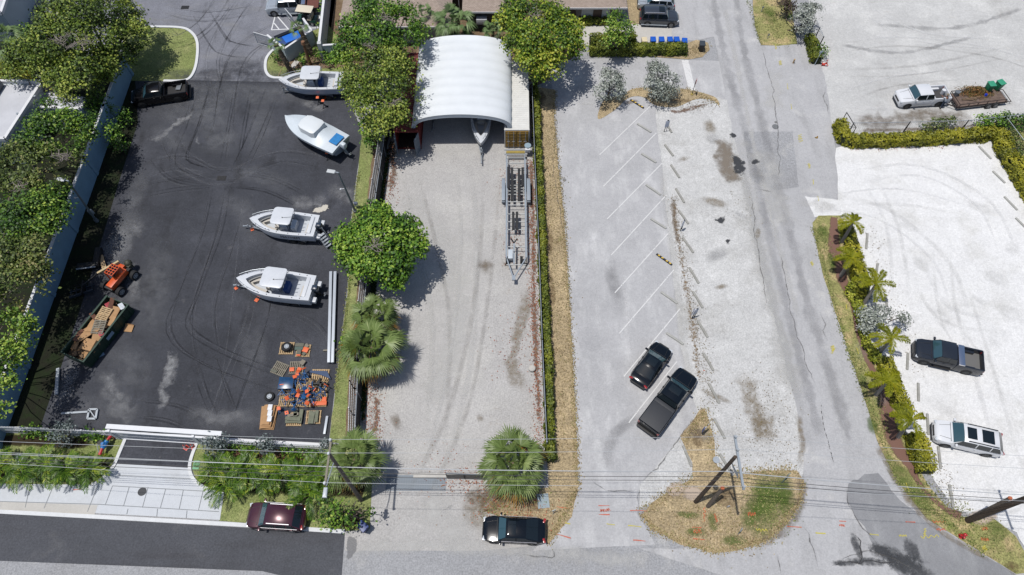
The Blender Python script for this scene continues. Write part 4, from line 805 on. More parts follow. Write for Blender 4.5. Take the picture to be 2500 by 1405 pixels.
for i, (x, y, r, z, m, lab) in enumerate(((68, 90, 30, 3, M_leaf_green, 'deep green shrub between the fan palm and the huge top left tree'), (235, 250, 28, 2.2, M_leaf_green, 'dark shrub between the annex and the boundary wall'), (275, 320, 20, 1.4, M_leaf_green, 'leafy shrub in the soil strip below the parked black pickup'), (300, 285, 16, 1.2, M_leaf_green, 'small shrub in the soil strip at the nose of the black pickup'), (290, 350, 16, .9, M_leaf_green, 'low shrub in the soil strip beside the faded asphalt edge'))):
    tree('shrub', lab, 'shrub', [(x, y, r, z), (x+r*.5, y+r*.6, r*.6, z*.8)], m, 200, .14, 20+i, base=.4)
tree('broadleaf_tree', 'tall green tree with visible limbs behind the shelter and beside the shingle house', 'tree', [(925, 40, 50, 7), (875, 75, 46, 7), (975, 60, 44, 7.2), (930, 95, 46, 7.4), (1000, 100, 36, 6.5), (850, 120, 34, 6), (890, 22, 30, 6.5), (990, 30, 24, 6.5), (835, 145, 24, 5), (1025, 75, 20, 6)], M_leaf_green, 200, .17, 8, hole=.2, base=.5, twigs=[(940, 50, 34, 8.2), (905, 110, 30, 8)])
tree('broadleaf_tree', 'broad olive tree with rust tinted leaves overhanging the left side of the white shelter', 'tree', [(895, 165, 48, 6.5), (950, 150, 46, 7), (1000, 185, 38, 6), (880, 215, 46, 6), (940, 215, 54, 7), (1000, 235, 30, 5.5), (900, 265, 42, 6), (955, 270, 42, 6), (930, 308, 30, 5), (870, 190, 34, 5.6), (980, 290, 20, 4.6)], O_, 230, .16, 9, hole=.14, base=.64, twigs=[(920, 180, 30, 7.6), (960, 250, 26, 7.2)])
tree('broadleaf_tree', 'yellow and green broadleaf tree right of the shelter overhanging the white container', 'tree', [(1290, 35, 44, 6), (1250, 50, 36, 6), (1345, 40, 40, 6), (1385, 75, 36, 5.6), (1300, 90, 52, 6.8), (1360, 110, 46, 6), (1262, 105, 32, 5.8), (1400, 120, 28, 5), (1300, 145, 40, 5.6), (1340, 160, 34, 5), (1312, 182, 20, 4.4), (1255, 15, 26, 5.6)], Y_, 220, .18, 10, hole=.2, base=.55, twigs=[(1310, 45, 34, 7.0)])
tree('young_tree', 'small airy bright green tree between the pale house and the row of blue bins', 'tree', [(1508, 42, 20, 3.8), (1495, 70, 24, 4), (1525, 75, 18, 3.6), (1488, 98, 24, 3.2), (1512, 100, 16, 3), (1540, 62, 10, 3.4)], B_, 150, .16, 11, hole=.1, base=.62, spread=.25)
tree('sea_grape_tree', 'round dense glossy green tree standing alone on the fence between the yards', 'tree', [(925, 575, 58, 5.2), (870, 590, 42, 4.6), (985, 570, 42, 4.8), (920, 530, 36, 4.8), (1005, 605, 34, 4.4), (900, 640, 42, 4.4), (955, 640, 42, 4.6), (860, 635, 28, 3.8), (850, 600, 26, 4), (960, 675, 26, 3.8), (980, 660, 22, 3.6), (965, 692, 14, 3.4), (840, 570, 16, 3.8)], M_leaf_green, 300, .19, 12, base=.55, twigs=[(912, 600, 30, 6.6)])
tree('broadleaf_tree', 'low bushy light green tree overhanging the white street kerb behind the maroon car', 'tree', [(840, 1235, 30, 2.6), (805, 1240, 20, 2), (870, 1225, 26, 2.6), (885, 1240, 18, 2.4), (825, 1262, 20, 2), (862, 1262, 18, 2.2), (800, 1260, 14, 1.4), (892, 1262, 16, 2.2), (898, 1248, 14, 2.2)], B_, 240, .15, 13, hole=.1, base=.5)
for i, (lob, m, sz, lab) in enumerate((
    ([(1490, 195, 26, 2.6), (1500, 222, 24, 2), (1472, 225, 20, 1.8), (1510, 195, 14, 2.2), (1480, 180, 14, 2.8)], M_leaf_silver, .11, 'left silvery buttonwood shrub on the dry median by the upper driveway'),
    ([(1610, 185, 30, 2.8), (1632, 200, 26, 2.4), (1592, 205, 22, 2), (1615, 225, 26, 1.6), (1600, 165, 18, 3), (1640, 220, 16, 1.8)], M_leaf_silver, .11, 'right fuller silvery buttonwood shrub on the dry median by the upper driveway'),
    ([(1970, 30, 26, 2.6), (1985, 50, 26, 2.2), (1962, 65, 22, 1.8), (1990, 25, 18, 2.6), (1950, 45, 16, 2)], M_leaf_silver, .11, 'silvery shrub beside the top verge at the edge of the upper right lot'),
    ([(2120, 772, 22, 1.8), (2150, 765, 22, 1.8), (2135, 795, 22, 1.6), (2180, 775, 20, 1.8), (2205, 778, 14, 1.6), (2110, 800, 14, 1.2)], M_leaf_silver, .11, 'silvery shrub sprawling among the yellow green palms of the right verge'),
    ([(150, 1052, 18, 1.8), (165, 1045, 14, 1.8), (140, 1068, 14, 1.4), (160, 1075, 14, 1)], M_leaf_dsilver, .10, 'dusky silver shrub at the front fence left of the gate'),
    ([(515, 1080, 18, 1.8), (540, 1078, 16, 1.8), (525, 1095, 18, 1.2)], M_leaf_dsilver, .10, 'dusky silver shrub just right of the sliding gate'),
    ([(648, 1082, 16, 1.8), (655, 1095, 16, 1.3), (640, 1096, 12, 1.2)], M_leaf_dsilver, .10, 'dusky silver shrub midway along the right front fence'),
    ([(790, 1092, 12, 1.5), (798, 1082, 10, 1.6)], M_leaf_dsilver, .10, 'dusky silver shrub at the right end of the front fence'),
    ([(1912, 12, 16, 1.6), (1930, 20, 16, 1.4), (1920, -15, 20, 1.6), (1945, 75, 12, .8)], M_leaf_dark, .12, 'dark reddish shrub at the top of the verge beside the silvery shrub'),
    ([(2008, 118, 10, 1.0), (2012, 130, 8, .8)], M_leaf_green, .12, 'thin green sapling beside the orange cone at the lot entrance'),
    ([(900, 322, 18, 2.4), (905, 345, 16, 1.6), (895, 300, 16, 3)], M_leaf_green, .15, 'bright green bush at the top of the picket fence under the olive tree'),
    ([(842, 830, 10, .8), (838, 845, 8, .6)], M_leaf_green, .12, 'small green bush at the edge of the grass strip left of the fan palms'),
    ([(790, 128, 14, .9), (806, 138, 12, .8)], M_leaf_green, .13, 'round green shrub at the corner of the white coped wall'),
    ([(772, 140, 10, .7), (800, 150, 10, .7)], M_leaf_green, .12, 'low green shrub in the bed behind the first boat'),
    ([(682, 142, 10, .7), (672, 135, 8, .6)], M_leaf_bright, .12, 'small yellowish shrub on the island left of the bin enclosure'),
    ([(735, 150, 10, .6), (742, 140, 8, .6)], M_leaf_bright, .12, 'small shrub between the two date palm trunks'),
    ([(785, 30, 8, 1), (786, 60, 8, 1), (782, 90, 8, 1), (790, 5, 9, 1), (784, 110, 8, .8)], M_leaf_green, .13, 'narrow line of leafy shrubs against the white coped wall'),
    ([(2290, 305, 18, .9), (2320, 300, 16, .8), (2260, 312, 14, .7)], M_leaf_mix, .12, 'straggly weeds growing through the thin chain link fence'),
    ([(2400, 298, 18, 1), (2430, 296, 20, 1.1), (2460, 292, 20, 1.1), (2490, 300, 20, 1.1), (2520, 296, 20, 1.1)], M_leaf_green, .13, 'green overgrown brush at the right edge above the yellow green hedge'),
    ([(2480, 345, 20, .8), (2495, 380, 18, .8), (2470, 330, 16, .8)], M_leaf_mix, .12, 'sparse scrub on the bare ground at the right edge'))):
    tree('shrub', lab, 'shrub', lob, m, 400 if m in (M_leaf_silver, M_leaf_dsilver) else 240, sz, 40+i, base=.5, per=7, spread=.2, hole=.12 if m is M_leaf_silver else 0, low=-.6)
# low green shrubs along the front fence
for i, x in enumerate((600, 620, 690, 705, 722, 738, 752, 766, 780, 570, 585)):
    y = 1083+(x-570)*.085; tree('fence_shrub', '%s clipped green shrub from the left under the right front fence' % ORD[sorted((600, 620, 690, 705, 722, 738, 752, 766, 780, 570, 585)).index(x)], 'shrub', [(x, y+8, 10, .45)], M_leaf_green, 260, .12, 80+i, per=6, spread=.14, group='shrubs under the right front fence', zk=.9)
for i, (x, y) in enumerate(((65, 1052), (105, 1056), (215, 1066), (240, 1068))):
    tree('fence_shrub', '%s green shrub from the left under the left front fence' % ORD[i], 'shrub', [(x, y, 14, .6), (x+12, y+3, 10, .5)], M_leaf_green, 240, .13, 95+i, per=6, spread=.18, group='shrubs under the left front fence')
def hedge(name, label, px, wd, h, m, dens=330, size=.09, seed=1, core=None, base=.5, z0=.05):
    p = smooth_pts([G(*q).xy for q in px], False, 4); wds = wd if isinstance(wd, (list, tuple)) else None
    rs = np.random.RandomState(seed); c0 = p[0]; root = thing(name, label, 'hedge', (c0.x, c0.y, 0)); Cs, Ns = [], []
    n_ = len(p)
    for i in range(n_-1):
        a, b = p[i]-c0, p[i+1]-c0; L = (b-a).length
        if L < 1e-4: continue
        d = (b-a)/L; nn = Vector((-d.y, d.x)); ww = wd if wds is None else np.interp(i/(n_-1), np.linspace(0, 1, len(wds)), wds); hh = h
        n = max(1, int(L*(ww+2*hh)*dens/1.6)); t = rs.rand(n); u = rs.rand(n)*(ww+2*hh)
        side = np.where(u < hh, -1, np.where(u > hh+ww, 1, 0)); across = np.where(side == 0, (u-hh)/ww-.5, side*.5)*ww; z = np.where(side == -1, u, np.where(side == 1, u-hh-ww, hh))
        base_pt = np.array([[a.x+d.x*L*q, a.y+d.y*L*q] for q in t]); jj = rs.normal(0, .06, (n, 3))
        C = np.column_stack([base_pt[:, 0]+nn.x*across, base_pt[:, 1]+nn.y*across, z+z0])+jj
        bump = np.array([noise.noise(Vector((c[0]+c0.x, c[1]+c0.y, c[2]))*1.6) for c in C])*.3; C += np.column_stack([side*nn.x*bump, side*nn.y*bump, np.where(side == 0, bump, 0)])
        Cs.append(C); Ns.append(np.column_stack([side*nn.x, side*nn.y, np.where(side == 0, 1., .25)])+rs.normal(0, .4, (n, 3)))
    C = np.concatenate(Cs); Nn = np.concatenate(Ns); tone = base+rs.normal(0, .14, len(C))+np.array([noise.noise(Vector((c[0]+c0.x, c[1]+c0.y, 0))*.8) for c in C])*.4
    quads('foliage', leaves(C, Nn, size, rs, tone), tone, m, root)
    rr = []
    for i in range(n_):
        d = (p[min(i+1, n_-1)]-p[max(i-1, 0)]).normalized(); nn = Vector((-d.y, d.x)); ww = (wd if wds is None else np.interp(i/(n_-1), np.linspace(0, 1, len(wds)), wds))*.42; q = p[i]-c0
        rr.append([(q.x-nn.x*ww, q.y-nn.y*ww, 0), (q.x-nn.x*ww, q.y-nn.y*ww, h*.86), (q.x+nn.x*ww, q.y+nn.y*ww, h*.86), (q.x+nn.x*ww, q.y+nn.y*ww, 0)])
    MB().loft(rr, close=True).build('branch_core', mat('hedge_core', S(50, 58, 26), .95, var=.3, vs=6), root)
    return root
M_hedge = leafmat('hedge_leaves', [S(48, 66, 18), S(92, 108, 30), S(134, 142, 44), S(172, 170, 60)])
M_hedgey = leafmat('yellow_hedge_leaves', [S(70, 80, 20), S(126, 130, 34), S(172, 168, 44), S(208, 196, 66)])
M_hedgel = leafmat('lime_hedge_leaves', [S(80, 96, 24), S(138, 150, 44), S(186, 192, 66), S(220, 214, 96)])
hedge('clipped_hedge', 'very long narrow hedge between the sandy yard fence and the dry grass', [(1304, 215), (1310, 330), (1318, 500), (1326, 700), (1336, 900), (1344, 1130)], .55, 1.1, M_hedge, seed=1)
hedge('clipped_hedge', 'boxy clipped hedge below the row of blue bins', [(1438, 131), (1520, 131), (1600, 130), (1674, 130)], 1.0, 1.0, M_hedge, seed=2)
hedge('clipped_hedge', 'low hedge with red leaf edge beneath the wall of the pale house', [(1412, 57), (1460, 57), (1500, 55)], .8, .8, M_hedge, seed=3)
hedge('clipped_hedge', 'short shaggy hedge behind the light post beside the cream bin', [(1440, 110), (1480, 106), (1550, 105)], 1.0, 1.0, M_hedge, seed=4)
hedge('clipped_hedge', 'yellow green hedge wrapping the top and right sides of the white lot', [(2045, 306), (2052, 335), (2066, 352), (2150, 352), (2250, 348), (2340, 342), (2405, 335), (2432, 340), (2450, 385), (2480, 430), (2520, 500), (2560, 570)], [1.0, 1.1, 1.1, 1.1, 1.1, 1.2, 1.2, 1.4, 1.5, 1.5, 1.4, 1.4], 1.0, M_hedgey, seed=5)
hedge('clipped_hedge', 'small clipped hedge at the left entrance corner of the upper right lot', [(1972, 98), (1982, 125), (1990, 158)], .9, .9, M_hedge, seed=6)
hedge('shrub_border', 'yellow green shrub border under the upper palms of the right verge', [(2062, 560), (2078, 620), (2094, 680), (2100, 735)], [1.0, 1.1, 1.2, 1.0], .7, M_hedgey, seed=7)
hedge('shrub_border', 'lime green low planting winding past the third verge palm', [(2082, 700), (2076, 722), (2092, 752), (2102, 790), (2110, 840), (2128, 862), (2140, 890)], [.9, .9, .9, .6, .6, .9, .9], .5, M_hedgel, seed=8)
hedge('shrub_border', 'olive shrub border under the lower palms of the right verge', [(2150, 880), (2172, 930), (2192, 985), (2212, 1020)], [1.2, 1.0, 1.0, 1.0], .7, M_hedgey, seed=9)
hedge('clipped_hedge', 'short yellow green hedge at the lower end of the verge beside the white car', [(2224, 1065), (2238, 1110), (2252, 1158)], [1.2, 1.3, 1.1], 1.0, M_hedgey, seed=10)
# ---- palms
def fan_leaf(rs, c, az, el, Lp, Rf, P, T, tone, nl=17, droop=.5, span=2.3, wdt=.05):
    d = Vector((cos(az)*cos(el), sin(az)*cos(el), sin(el))); tip = c+d*Lp; side = Vector((-sin(az), cos(az), 0)); up = side.cross(d).normalized()*-1
    if up.z < 0: up = -up
    P.append([c+side*.02, tip+side*.015, tip-side*.015, c-side*.02]); T.append(tone)
    for i in range(nl):
        a = (i/(nl-1)-.5)*span*rs.uniform(.95, 1.05); l = Rf*(1-.25*abs(i/(nl-1)-.5)*2)*rs.uniform(.85, 1.1)
        v = (d*cos(a)+side*sin(a)).normalized(); q = v.cross(up).normalized()*wdt
        m1 = tip+v*l*.55+up*.04; e = tip+v*l+Vector((0, 0, -droop*l*rs.uniform(.5, 1.1)))
        P.append([tip, m1+q, e, m1-q]); T.append(tone+rs.normal(0, .1))
def feather_leaf(rs, c, az, el, L, P, T, tone, nl=26, ll=.5, droop=1.0, wdt=.042, up=0.25, curl=0):
    prev = Vector(c); e = el
    side0 = Vector((-sin(az), cos(az), 0)); n = nl; pts = []
    for i in range(n):
        d = Vector((cos(az+curl*i/n)*cos(e), sin(az+curl*i/n)*cos(e), sin(e))); cur = prev+d*(L/n); pts.append((prev, cur, d)); prev = cur; e -= droop/n
    for i, (a, b, d) in enumerate(pts):
        side = Vector((-d.y, d.x, 0)).normalized(); w_ = .025*(1-i/n)+.006; P.append([a+side*w_, b+side*w_, b-side*w_, a-side*w_]); T.append(tone+.1)
        if i < 2: continue
        f = sin(pi*min(1, (i+2)/(n+2)))**.5*ll
        for s in (-1, 1):
            v = (side*s*.85+d*.55+Vector((0, 0, rs.uniform(-up, up)))).normalized(); t = b+v*f*rs.uniform(.85, 1.1)+Vector((0, 0, -.15*f)); q = d*wdt
            P.append([b-q, b+v*f*.5+q*.6, t, b+v*f*.5-q]); T.append(tone+rs.normal(0, .16))
def arr(P): return np.array([[tuple(v) for v in f] for f in P])
M_fan = leafmat('fan_palm_leaves', [S(170, 126, 50), S(88, 108, 50), S(126, 148, 80), S(178, 192, 128)], .45, .2)
M_fan2 = leafmat('date_palm_leaves', [S(60, 84, 44), S(96, 124, 70), S(130, 156, 100), S(170, 190, 130)], .5, .2)
M_royal = leafmat('golden_palm_leaves', [S(84, 92, 8), S(124, 134, 10), S(158, 162, 16), S(186, 178, 30)], .7, .3)
M_areca = leafmat('areca_leaves', [S(34, 62, 14), S(64, 100, 24), S(104, 142, 34), S(172, 186, 60)], .45, .25)
M_ptrunk = mat('palm_trunk', S(112, 98, 82), .95, var=.35, vs=6, bump=.6)
M_gtrunk = mat('grey_palm_trunk', S(150, 144, 138), .9, var=.15, vs=4)
def fan_palm(lab, px, py, rpx, z, seed, n=46, rings=None, nm='fan_palm', m=None, base_px=None, tr=.18):
    c = G(px, py, z); b = G(*base_px) if base_px else Vector((c.x, c.y, 0)); r = rpx*MPP(px, py, z); rs = np.random.RandomState(seed)
    root = thing(nm, lab, 'palm tree', (b.x, b.y, 0)); P, T = [], []; cc = Vector((c.x-b.x, c.y-b.y, z-.3))
    for i in range(n):
        f = i/n; el = radians(72-100*f**.8+rs.uniform(-15, 15)); az = i*2.39996+rs.uniform(-.4, .4); kr = rs.uniform(.78, 1.15) if f > .45 else rs.uniform(.35, 1.05)
        tone = .62-.12*f+rs.normal(0, .08)
        if f > .84 and nm == 'fan_palm': tone = rs.uniform(0, .2)
        fan_leaf(rs, cc+Vector((cos(az), sin(az), 0))*.08, az, el, r*.52*kr, r*.55*kr, P, T, tone, droop=.35 if f < .4 else .55, wdt=.045*max(r/2.2, .5))
    quads('fronds', arr(P), np.array(T), m or M_fan, root)
    mb = MB(); k = 7
    for i in range(k): mb.tube(cc*(i/k), cc*((i+1)/k), tr*(1.12-.25*i/k), tr*(1.3-.25*(i+1)/k), 9)
    mb.build('trunk', M_ptrunk, root)
    return root
fan_palm('largest fan palm of the pair on the fence left of the sandy yard', 905, 845, 84, 3.4, 1, 74)
fan_palm('smaller fan palm of the fence pair right below the round glossy tree', 912, 768, 62, 3.2, 2, 60)
fan_palm('fan palm under the left utility pole beside the street corner', 862, 1120, 76, 3.2, 3, 66)
fan_palm('big free standing fan palm at the foot of the long hedge', 1252, 1128, 88, 3.0, 4, 78)
fan_palm('fan palm directly behind the shelter with wide pale leaves', 1108, 48, 56, 3.6, 5, 40, m=M_fan2)
fan_palm('small fan palm behind the right half of the shelter', 1203, 66, 30, 2.4, 6, 26, m=M_fan2)
fan_palm('small fan palm between the tall tree and the patio roof', 1035, 28, 30, 3.4, 7, 26, m=M_fan2)
fan_palm('fan palm at the left edge above the flat roofed building', 8, 92, 52, 4.5, 8, 36, m=M_fan2)
fan_palm('young date palm leaning on stakes on the grass island left of the enclosure', 671, 104, 22, 4.0, 9, 18, nm='date_palm', m=M_fan2, base_px=(714, 180), tr=.26)
fan_palm('young date palm leaning behind the blue dumpster', 728, 62, 26, 3.7, 10, 18, nm='date_palm', m=M_fan2, base_px=(762, 134), tr=.25)
st = thing('palm_stump', 'bare cut palm trunk with a few sprouts between the two date palms', 'palm trunk', G(758, 158))
tv = G(741, 108, 2.9)-G(758, 158); MB().tube((0, 0, 0), tv, .2, .15, 9).tube(tv, tv+Vector((0, 0, .35)), .26, .2, 9).build('trunk', mat('reddish_trunk', S(136, 98, 72), .95, var=.3, vs=5), st)
stk = MB()
for sx, sy in ((-1.4, -.6), (1.1, -.9)): stk.tube((sx, sy, 0), (-.25, .2, 1.6), .035, n=5)
o = stk.build('tree_stake', M_wood, None); o.location = G(712, 178); tag(o, 'pair of thin wooden stakes propping the left date palm', 'stakes')
def feather(lab, cat, nm, px, py, z, base_px, nf, L, seed, m, el=(50, 5), droop=(1.0, 1.6), ll=.5, tr=.1, trm=None, nl=24, group=None, clump=0, azs=None, wdt=.045):
    c = G(px, py, z); b = G(*base_px) if base_px else Vector((c.x, c.y, 0)); rs = np.random.RandomState(seed)
    root = thing(nm, lab, cat, (b.x, b.y, 0), group=group); P, T = [], []; cc = Vector((c.x-b.x, c.y-b.y, z))
    M_ = (nl > 28)
    for i in range(nf):
        az = azs[i % len(azs)] if azs else i*2.39996+rs.uniform(-.3, .3); e = radians(rs.uniform(el[1], el[0])); o = Vector(rs.uniform(-clump, clump, 3))*Vector((1, 1, 0)) if clump else Vector()
        feather_leaf(rs, cc+o, az, e, L*rs.uniform(.8, 1.1), P, T, .55+rs.normal(0, .14), nl=nl, ll=ll, droop=rs.uniform(*droop), wdt=wdt, up=.25 if not azs else .7)
    quads('fronds', arr(P), np.array(T), m, root)
    mb = MB()
    if clump:
        for i in range(5): o = Vector(rs.uniform(-clump, clump, 3))*Vector((1, 1, 0)); mb.tube(o*.6, cc+o, .05, .035, 6)
    else:
        for i in range(6): mb.tube(cc*(i/6), cc*((i+1)/6), tr*(1.25-.5*i/6), tr*(1.25-.5*(i+1)/6), 9)
    mb.build('trunk', trm or M_gtrunk, root); return root
D = radians
for i, (c_, b_, z, azs, L) in enumerate((((2084, 542), (2055, 592), 3.1, [70, 45, 170, 200, 300, 120], 1.5), ((2080, 630), (2052, 675), 2.8, [85, 170, 230, 20, 300, 130], 1.6), ((2140, 692), (2107, 745), 3.1, [95, 50, 160, -8, 190, 255, 130, 290], 2.0), ((2178, 826), (2144, 865), 3.1, [110, 50, 170, -12, 250, 200], 1.9), ((2170, 930), (2138, 965), 3.0, [150, 45, 190, 310, 100, 250, 10], 1.8), ((2228, 1022), (2192, 1068), 3.1, [160, 15, 95, 215, 280, 130, 190], 1.9))):
    feather('%s young golden green royal palm counted from the top of the right verge' % ORD[i], 'palm tree', 'royal_palm', c_[0], c_[1], z, b_, len(azs)+2, L, 30+i, M_royal, el=(40, 12), droop=(1.1, 1.7), ll=.42, tr=.14, azs=[D(a) for a in azs], group='young palms along the right verge', nl=46, wdt=.055)
ar = [(5, 1140, 'leftmost'), (55, 1148, 'second from the left'), (110, 1138, 'third from the left'), (165, 1148, 'fourth from the left'), (215, 1144, 'fifth, nearest the driveway')]
for i, (x, y, t) in enumerate(ar):
    feather('%s arching areca palm of the bed left of the driveway' % t, 'palm', 'areca_palm', x, y, 1.0, None, 15, 1.9, 60+i, M_areca, el=(55, 5), droop=(1.0, 1.7), ll=.42, clump=.2, group='areca palms left of the driveway', nl=15, wdt=.075)
ar = [(525, 1142, 'leftmost'), (565, 1155, 'second'), (605, 1145, 'third'), (650, 1160, 'fourth'), (690, 1148, 'fifth'), (732, 1165, 'sixth'), (768, 1150, 'seventh'), (750, 1205, 'lowest, over the maroon car'), (550, 1182, 'lower left')]
for i, (x, y, t) in enumerate(ar):
    feather('%s dense areca palm of the bed right of the driveway' % t, 'palm', 'areca_palm', x, y, 1.1, None, 15, 1.9, 70+i, M_areca, el=(55, 5), droop=(1.0, 1.7), ll=.42, clump=.22, group='areca palms right of the driveway', nl=15, wdt=.075)
feather('yellowish areca palm at the left edge above the flat roof', 'palm', 'areca_palm', 20, 178, 2.6, None, 16, 2.4, 90, M_royal, el=(60, 20), clump=.4, nl=20)
feather('small dark feathery palm between the annex and the boundary wall', 'palm', 'areca_palm', 255, 262, 1.6, None, 14, 1.5, 91, M_areca, el=(60, 20), clump=.3, nl=16, ll=.3)
# fallen leaves, nobody could count them
def litter(name, spots, n, size, cols, seed):
    rs = np.random.RandomState(seed); C = []
    for (x0, y0, x1, y1, wd, k) in spots:
        a, b = G(x0, y0), G(x1, y1); t = rs.rand(k); q = np.outer(1-t, np.array(a))+np.outer(t, np.array(b)); q[:, :2] += rs.normal(0, wd, (k, 2)); q[:, 2] = .075+rs.rand(k)*.02; C.append(q)
    C = np.concatenate(C); Nn = np.tile([0, 0, 1.], (len(C), 1))+rs.normal(0, .3, (len(C), 3)); t = rs.rand(len(C))
    o = quads(name, leaves(C, Nn, size, rs, t), t, leafmat(name+'_leaf', cols, .8, .1)); return struct(o, 'stuff')
litter('fallen_leaves', [(1297, 390, 1302, 700, .3, 900), (1302, 700, 1318, 1080, .3, 900), (955, 350, 950, 500, .5, 350), (905, 930, 912, 1100, .5, 500), (1250, 560, 1258, 640, .6, 160), (1240, 400, 1262, 500, .7, 200), (1180, 1230, 1320, 1260, .9, 500), (1090, 1170, 1200, 1180, .5, 260), (1280, 780, 1240, 900, 1.2, 160), (2080, 360, 2300, 358, .3, 200), (1100, 1160, 1040, 1130, 1.6, 80)], 0, .05, [S(110, 60, 44), S(176, 96, 72), S(206, 132, 100), S(150, 120, 70)], 4)
litter('dry_grass_tufts', [(1355, 222, 1353, 300, .14, 260), (1353, 300, 1376, 520, .14, 500), (1376, 520, 1399, 900, .14, 900), (1399, 900, 1411, 1190, .16, 800), (1411, 1190, 1340, 1325, .2, 500), (1567, 1258, 1592, 1292, .16, 160), (1592, 1292, 1740, 1350, .18, 500), (1740, 1350, 1870, 1322, .18, 450), (1870, 1322, 1952, 1230, .18, 450), (1961, 1175, 1952, 1230, .16, 200), (1570, 1250, 1690, 1165, .3, 400), (1760, 1158, 1945, 1150, .3, 600), (1722, 1000, 1668, 1080, .2, 260), (1722, 1000, 1750, 1140, .25, 300), (1340, 300, 1380, 1100, .6, 1600), (1640, 1270, 1860, 1300, .9, 900), (1545, 218, 1680, 220, .2, 260), (1680, 220, 1755, 256, .2, 200), (1660, 130, 1728, 118, .4, 250)], 0, .055, [S(110, 92, 60), S(164, 142, 100), S(204, 184, 140), S(120, 128, 66)], 14)
litter('green_grass_tufts', [(1986, 560, 2060, 826, .16, 700), (2060, 826, 2190, 1176, .16, 900), (2190, 1176, 2400, 1352, .18, 700), (1998, 560, 2030, 640, .4, 260), (2080, 850, 2160, 1060, .35, 600), (2230, 1180, 2440, 1330, .6, 900), (1850, 1180, 1900, 1280, .8, 700), (1826, 0, 1858, 111, .15, 300), (1880, 20, 1900, 100, .7, 500), (857, 560, 852, 700, .1, 260), (852, 700, 833, 850, .1, 260), (833, 850, 819, 960, .1, 200), (876, 420, 858, 560, .1, 220), (1340, 1190, 1180, 1250, .5, 300)], 0, .055, [S(70, 88, 36), S(118, 132, 64), S(166, 170, 104), S(150, 136, 90)], 15)
litter('gravel_debris', [(1640, 480, 1700, 800, .35, 500), (1700, 800, 1740, 1000, .4, 300), (1640, 262, 1740, 255, .5, 260), (1860, 1020, 1880, 1100, 1.2, 260), (1850, 940, 1900, 1000, 1.2, 160), (1780, 480, 1800, 520, 1.2, 60), (2120, 550, 2240, 900, .5, 200), (2290, 1150, 2330, 1240, .6, 160)], 0, .045, [S(96, 86, 70), S(134, 118, 92), S(160, 142, 112), S(120, 110, 60)], 5)
# ------------------------------------------------------------------ vehicles (x forward, measured nose to tail)
M_glass = mat('tinted_glass', (.006, .010, .013, 1), .05, spec=.5, coat=.2)
M_wind = mat('windscreen_glass', S(54, 86, 96), .06, spec=.7, coat=.6)
M_tyrem = mat('tyre_rubber', S(34, 34, 36), .85)
M_rim = mat('alloy_rim', S(150, 152, 156), .35, metal=.6); M_rimd = mat('dark_rim', S(70, 72, 76), .4, metal=.6)
M_lamp = mat('headlight_lens', S(214, 220, 226), .15, coat=1); M_tail = mat('tail_light_lens', S(168, 28, 30), .2, coat=1)
M_trim = mat('black_trim', S(30, 30, 32), .6)
def wheel(root, x, y, r, w, rim=None, s=1, z=None):
    z = z or r
    t = MB().tube((x, y-w/2, z), (x, y+w/2, z), r, n=22).build('wheel', M_tyrem, root, bevel=.025)
    e = y+s*(w/2+.005); b = MB().tube((x, e-.01*s, z), (x, e+.012*s, z), r*.62, n=18)
    o = b.build('rim', rim or M_rim, t)
    h = MB()
    for i in range(5):
        a = 2*pi*i/5; h.tube((x+cos(a)*r*.38, e+.01*s, z+sin(a)*r*.38), (x+cos(a)*r*.38, e+.02*s, z+sin(a)*r*.38), r*.12, n=6)
    h.build('rim_opening', M_trim, t)
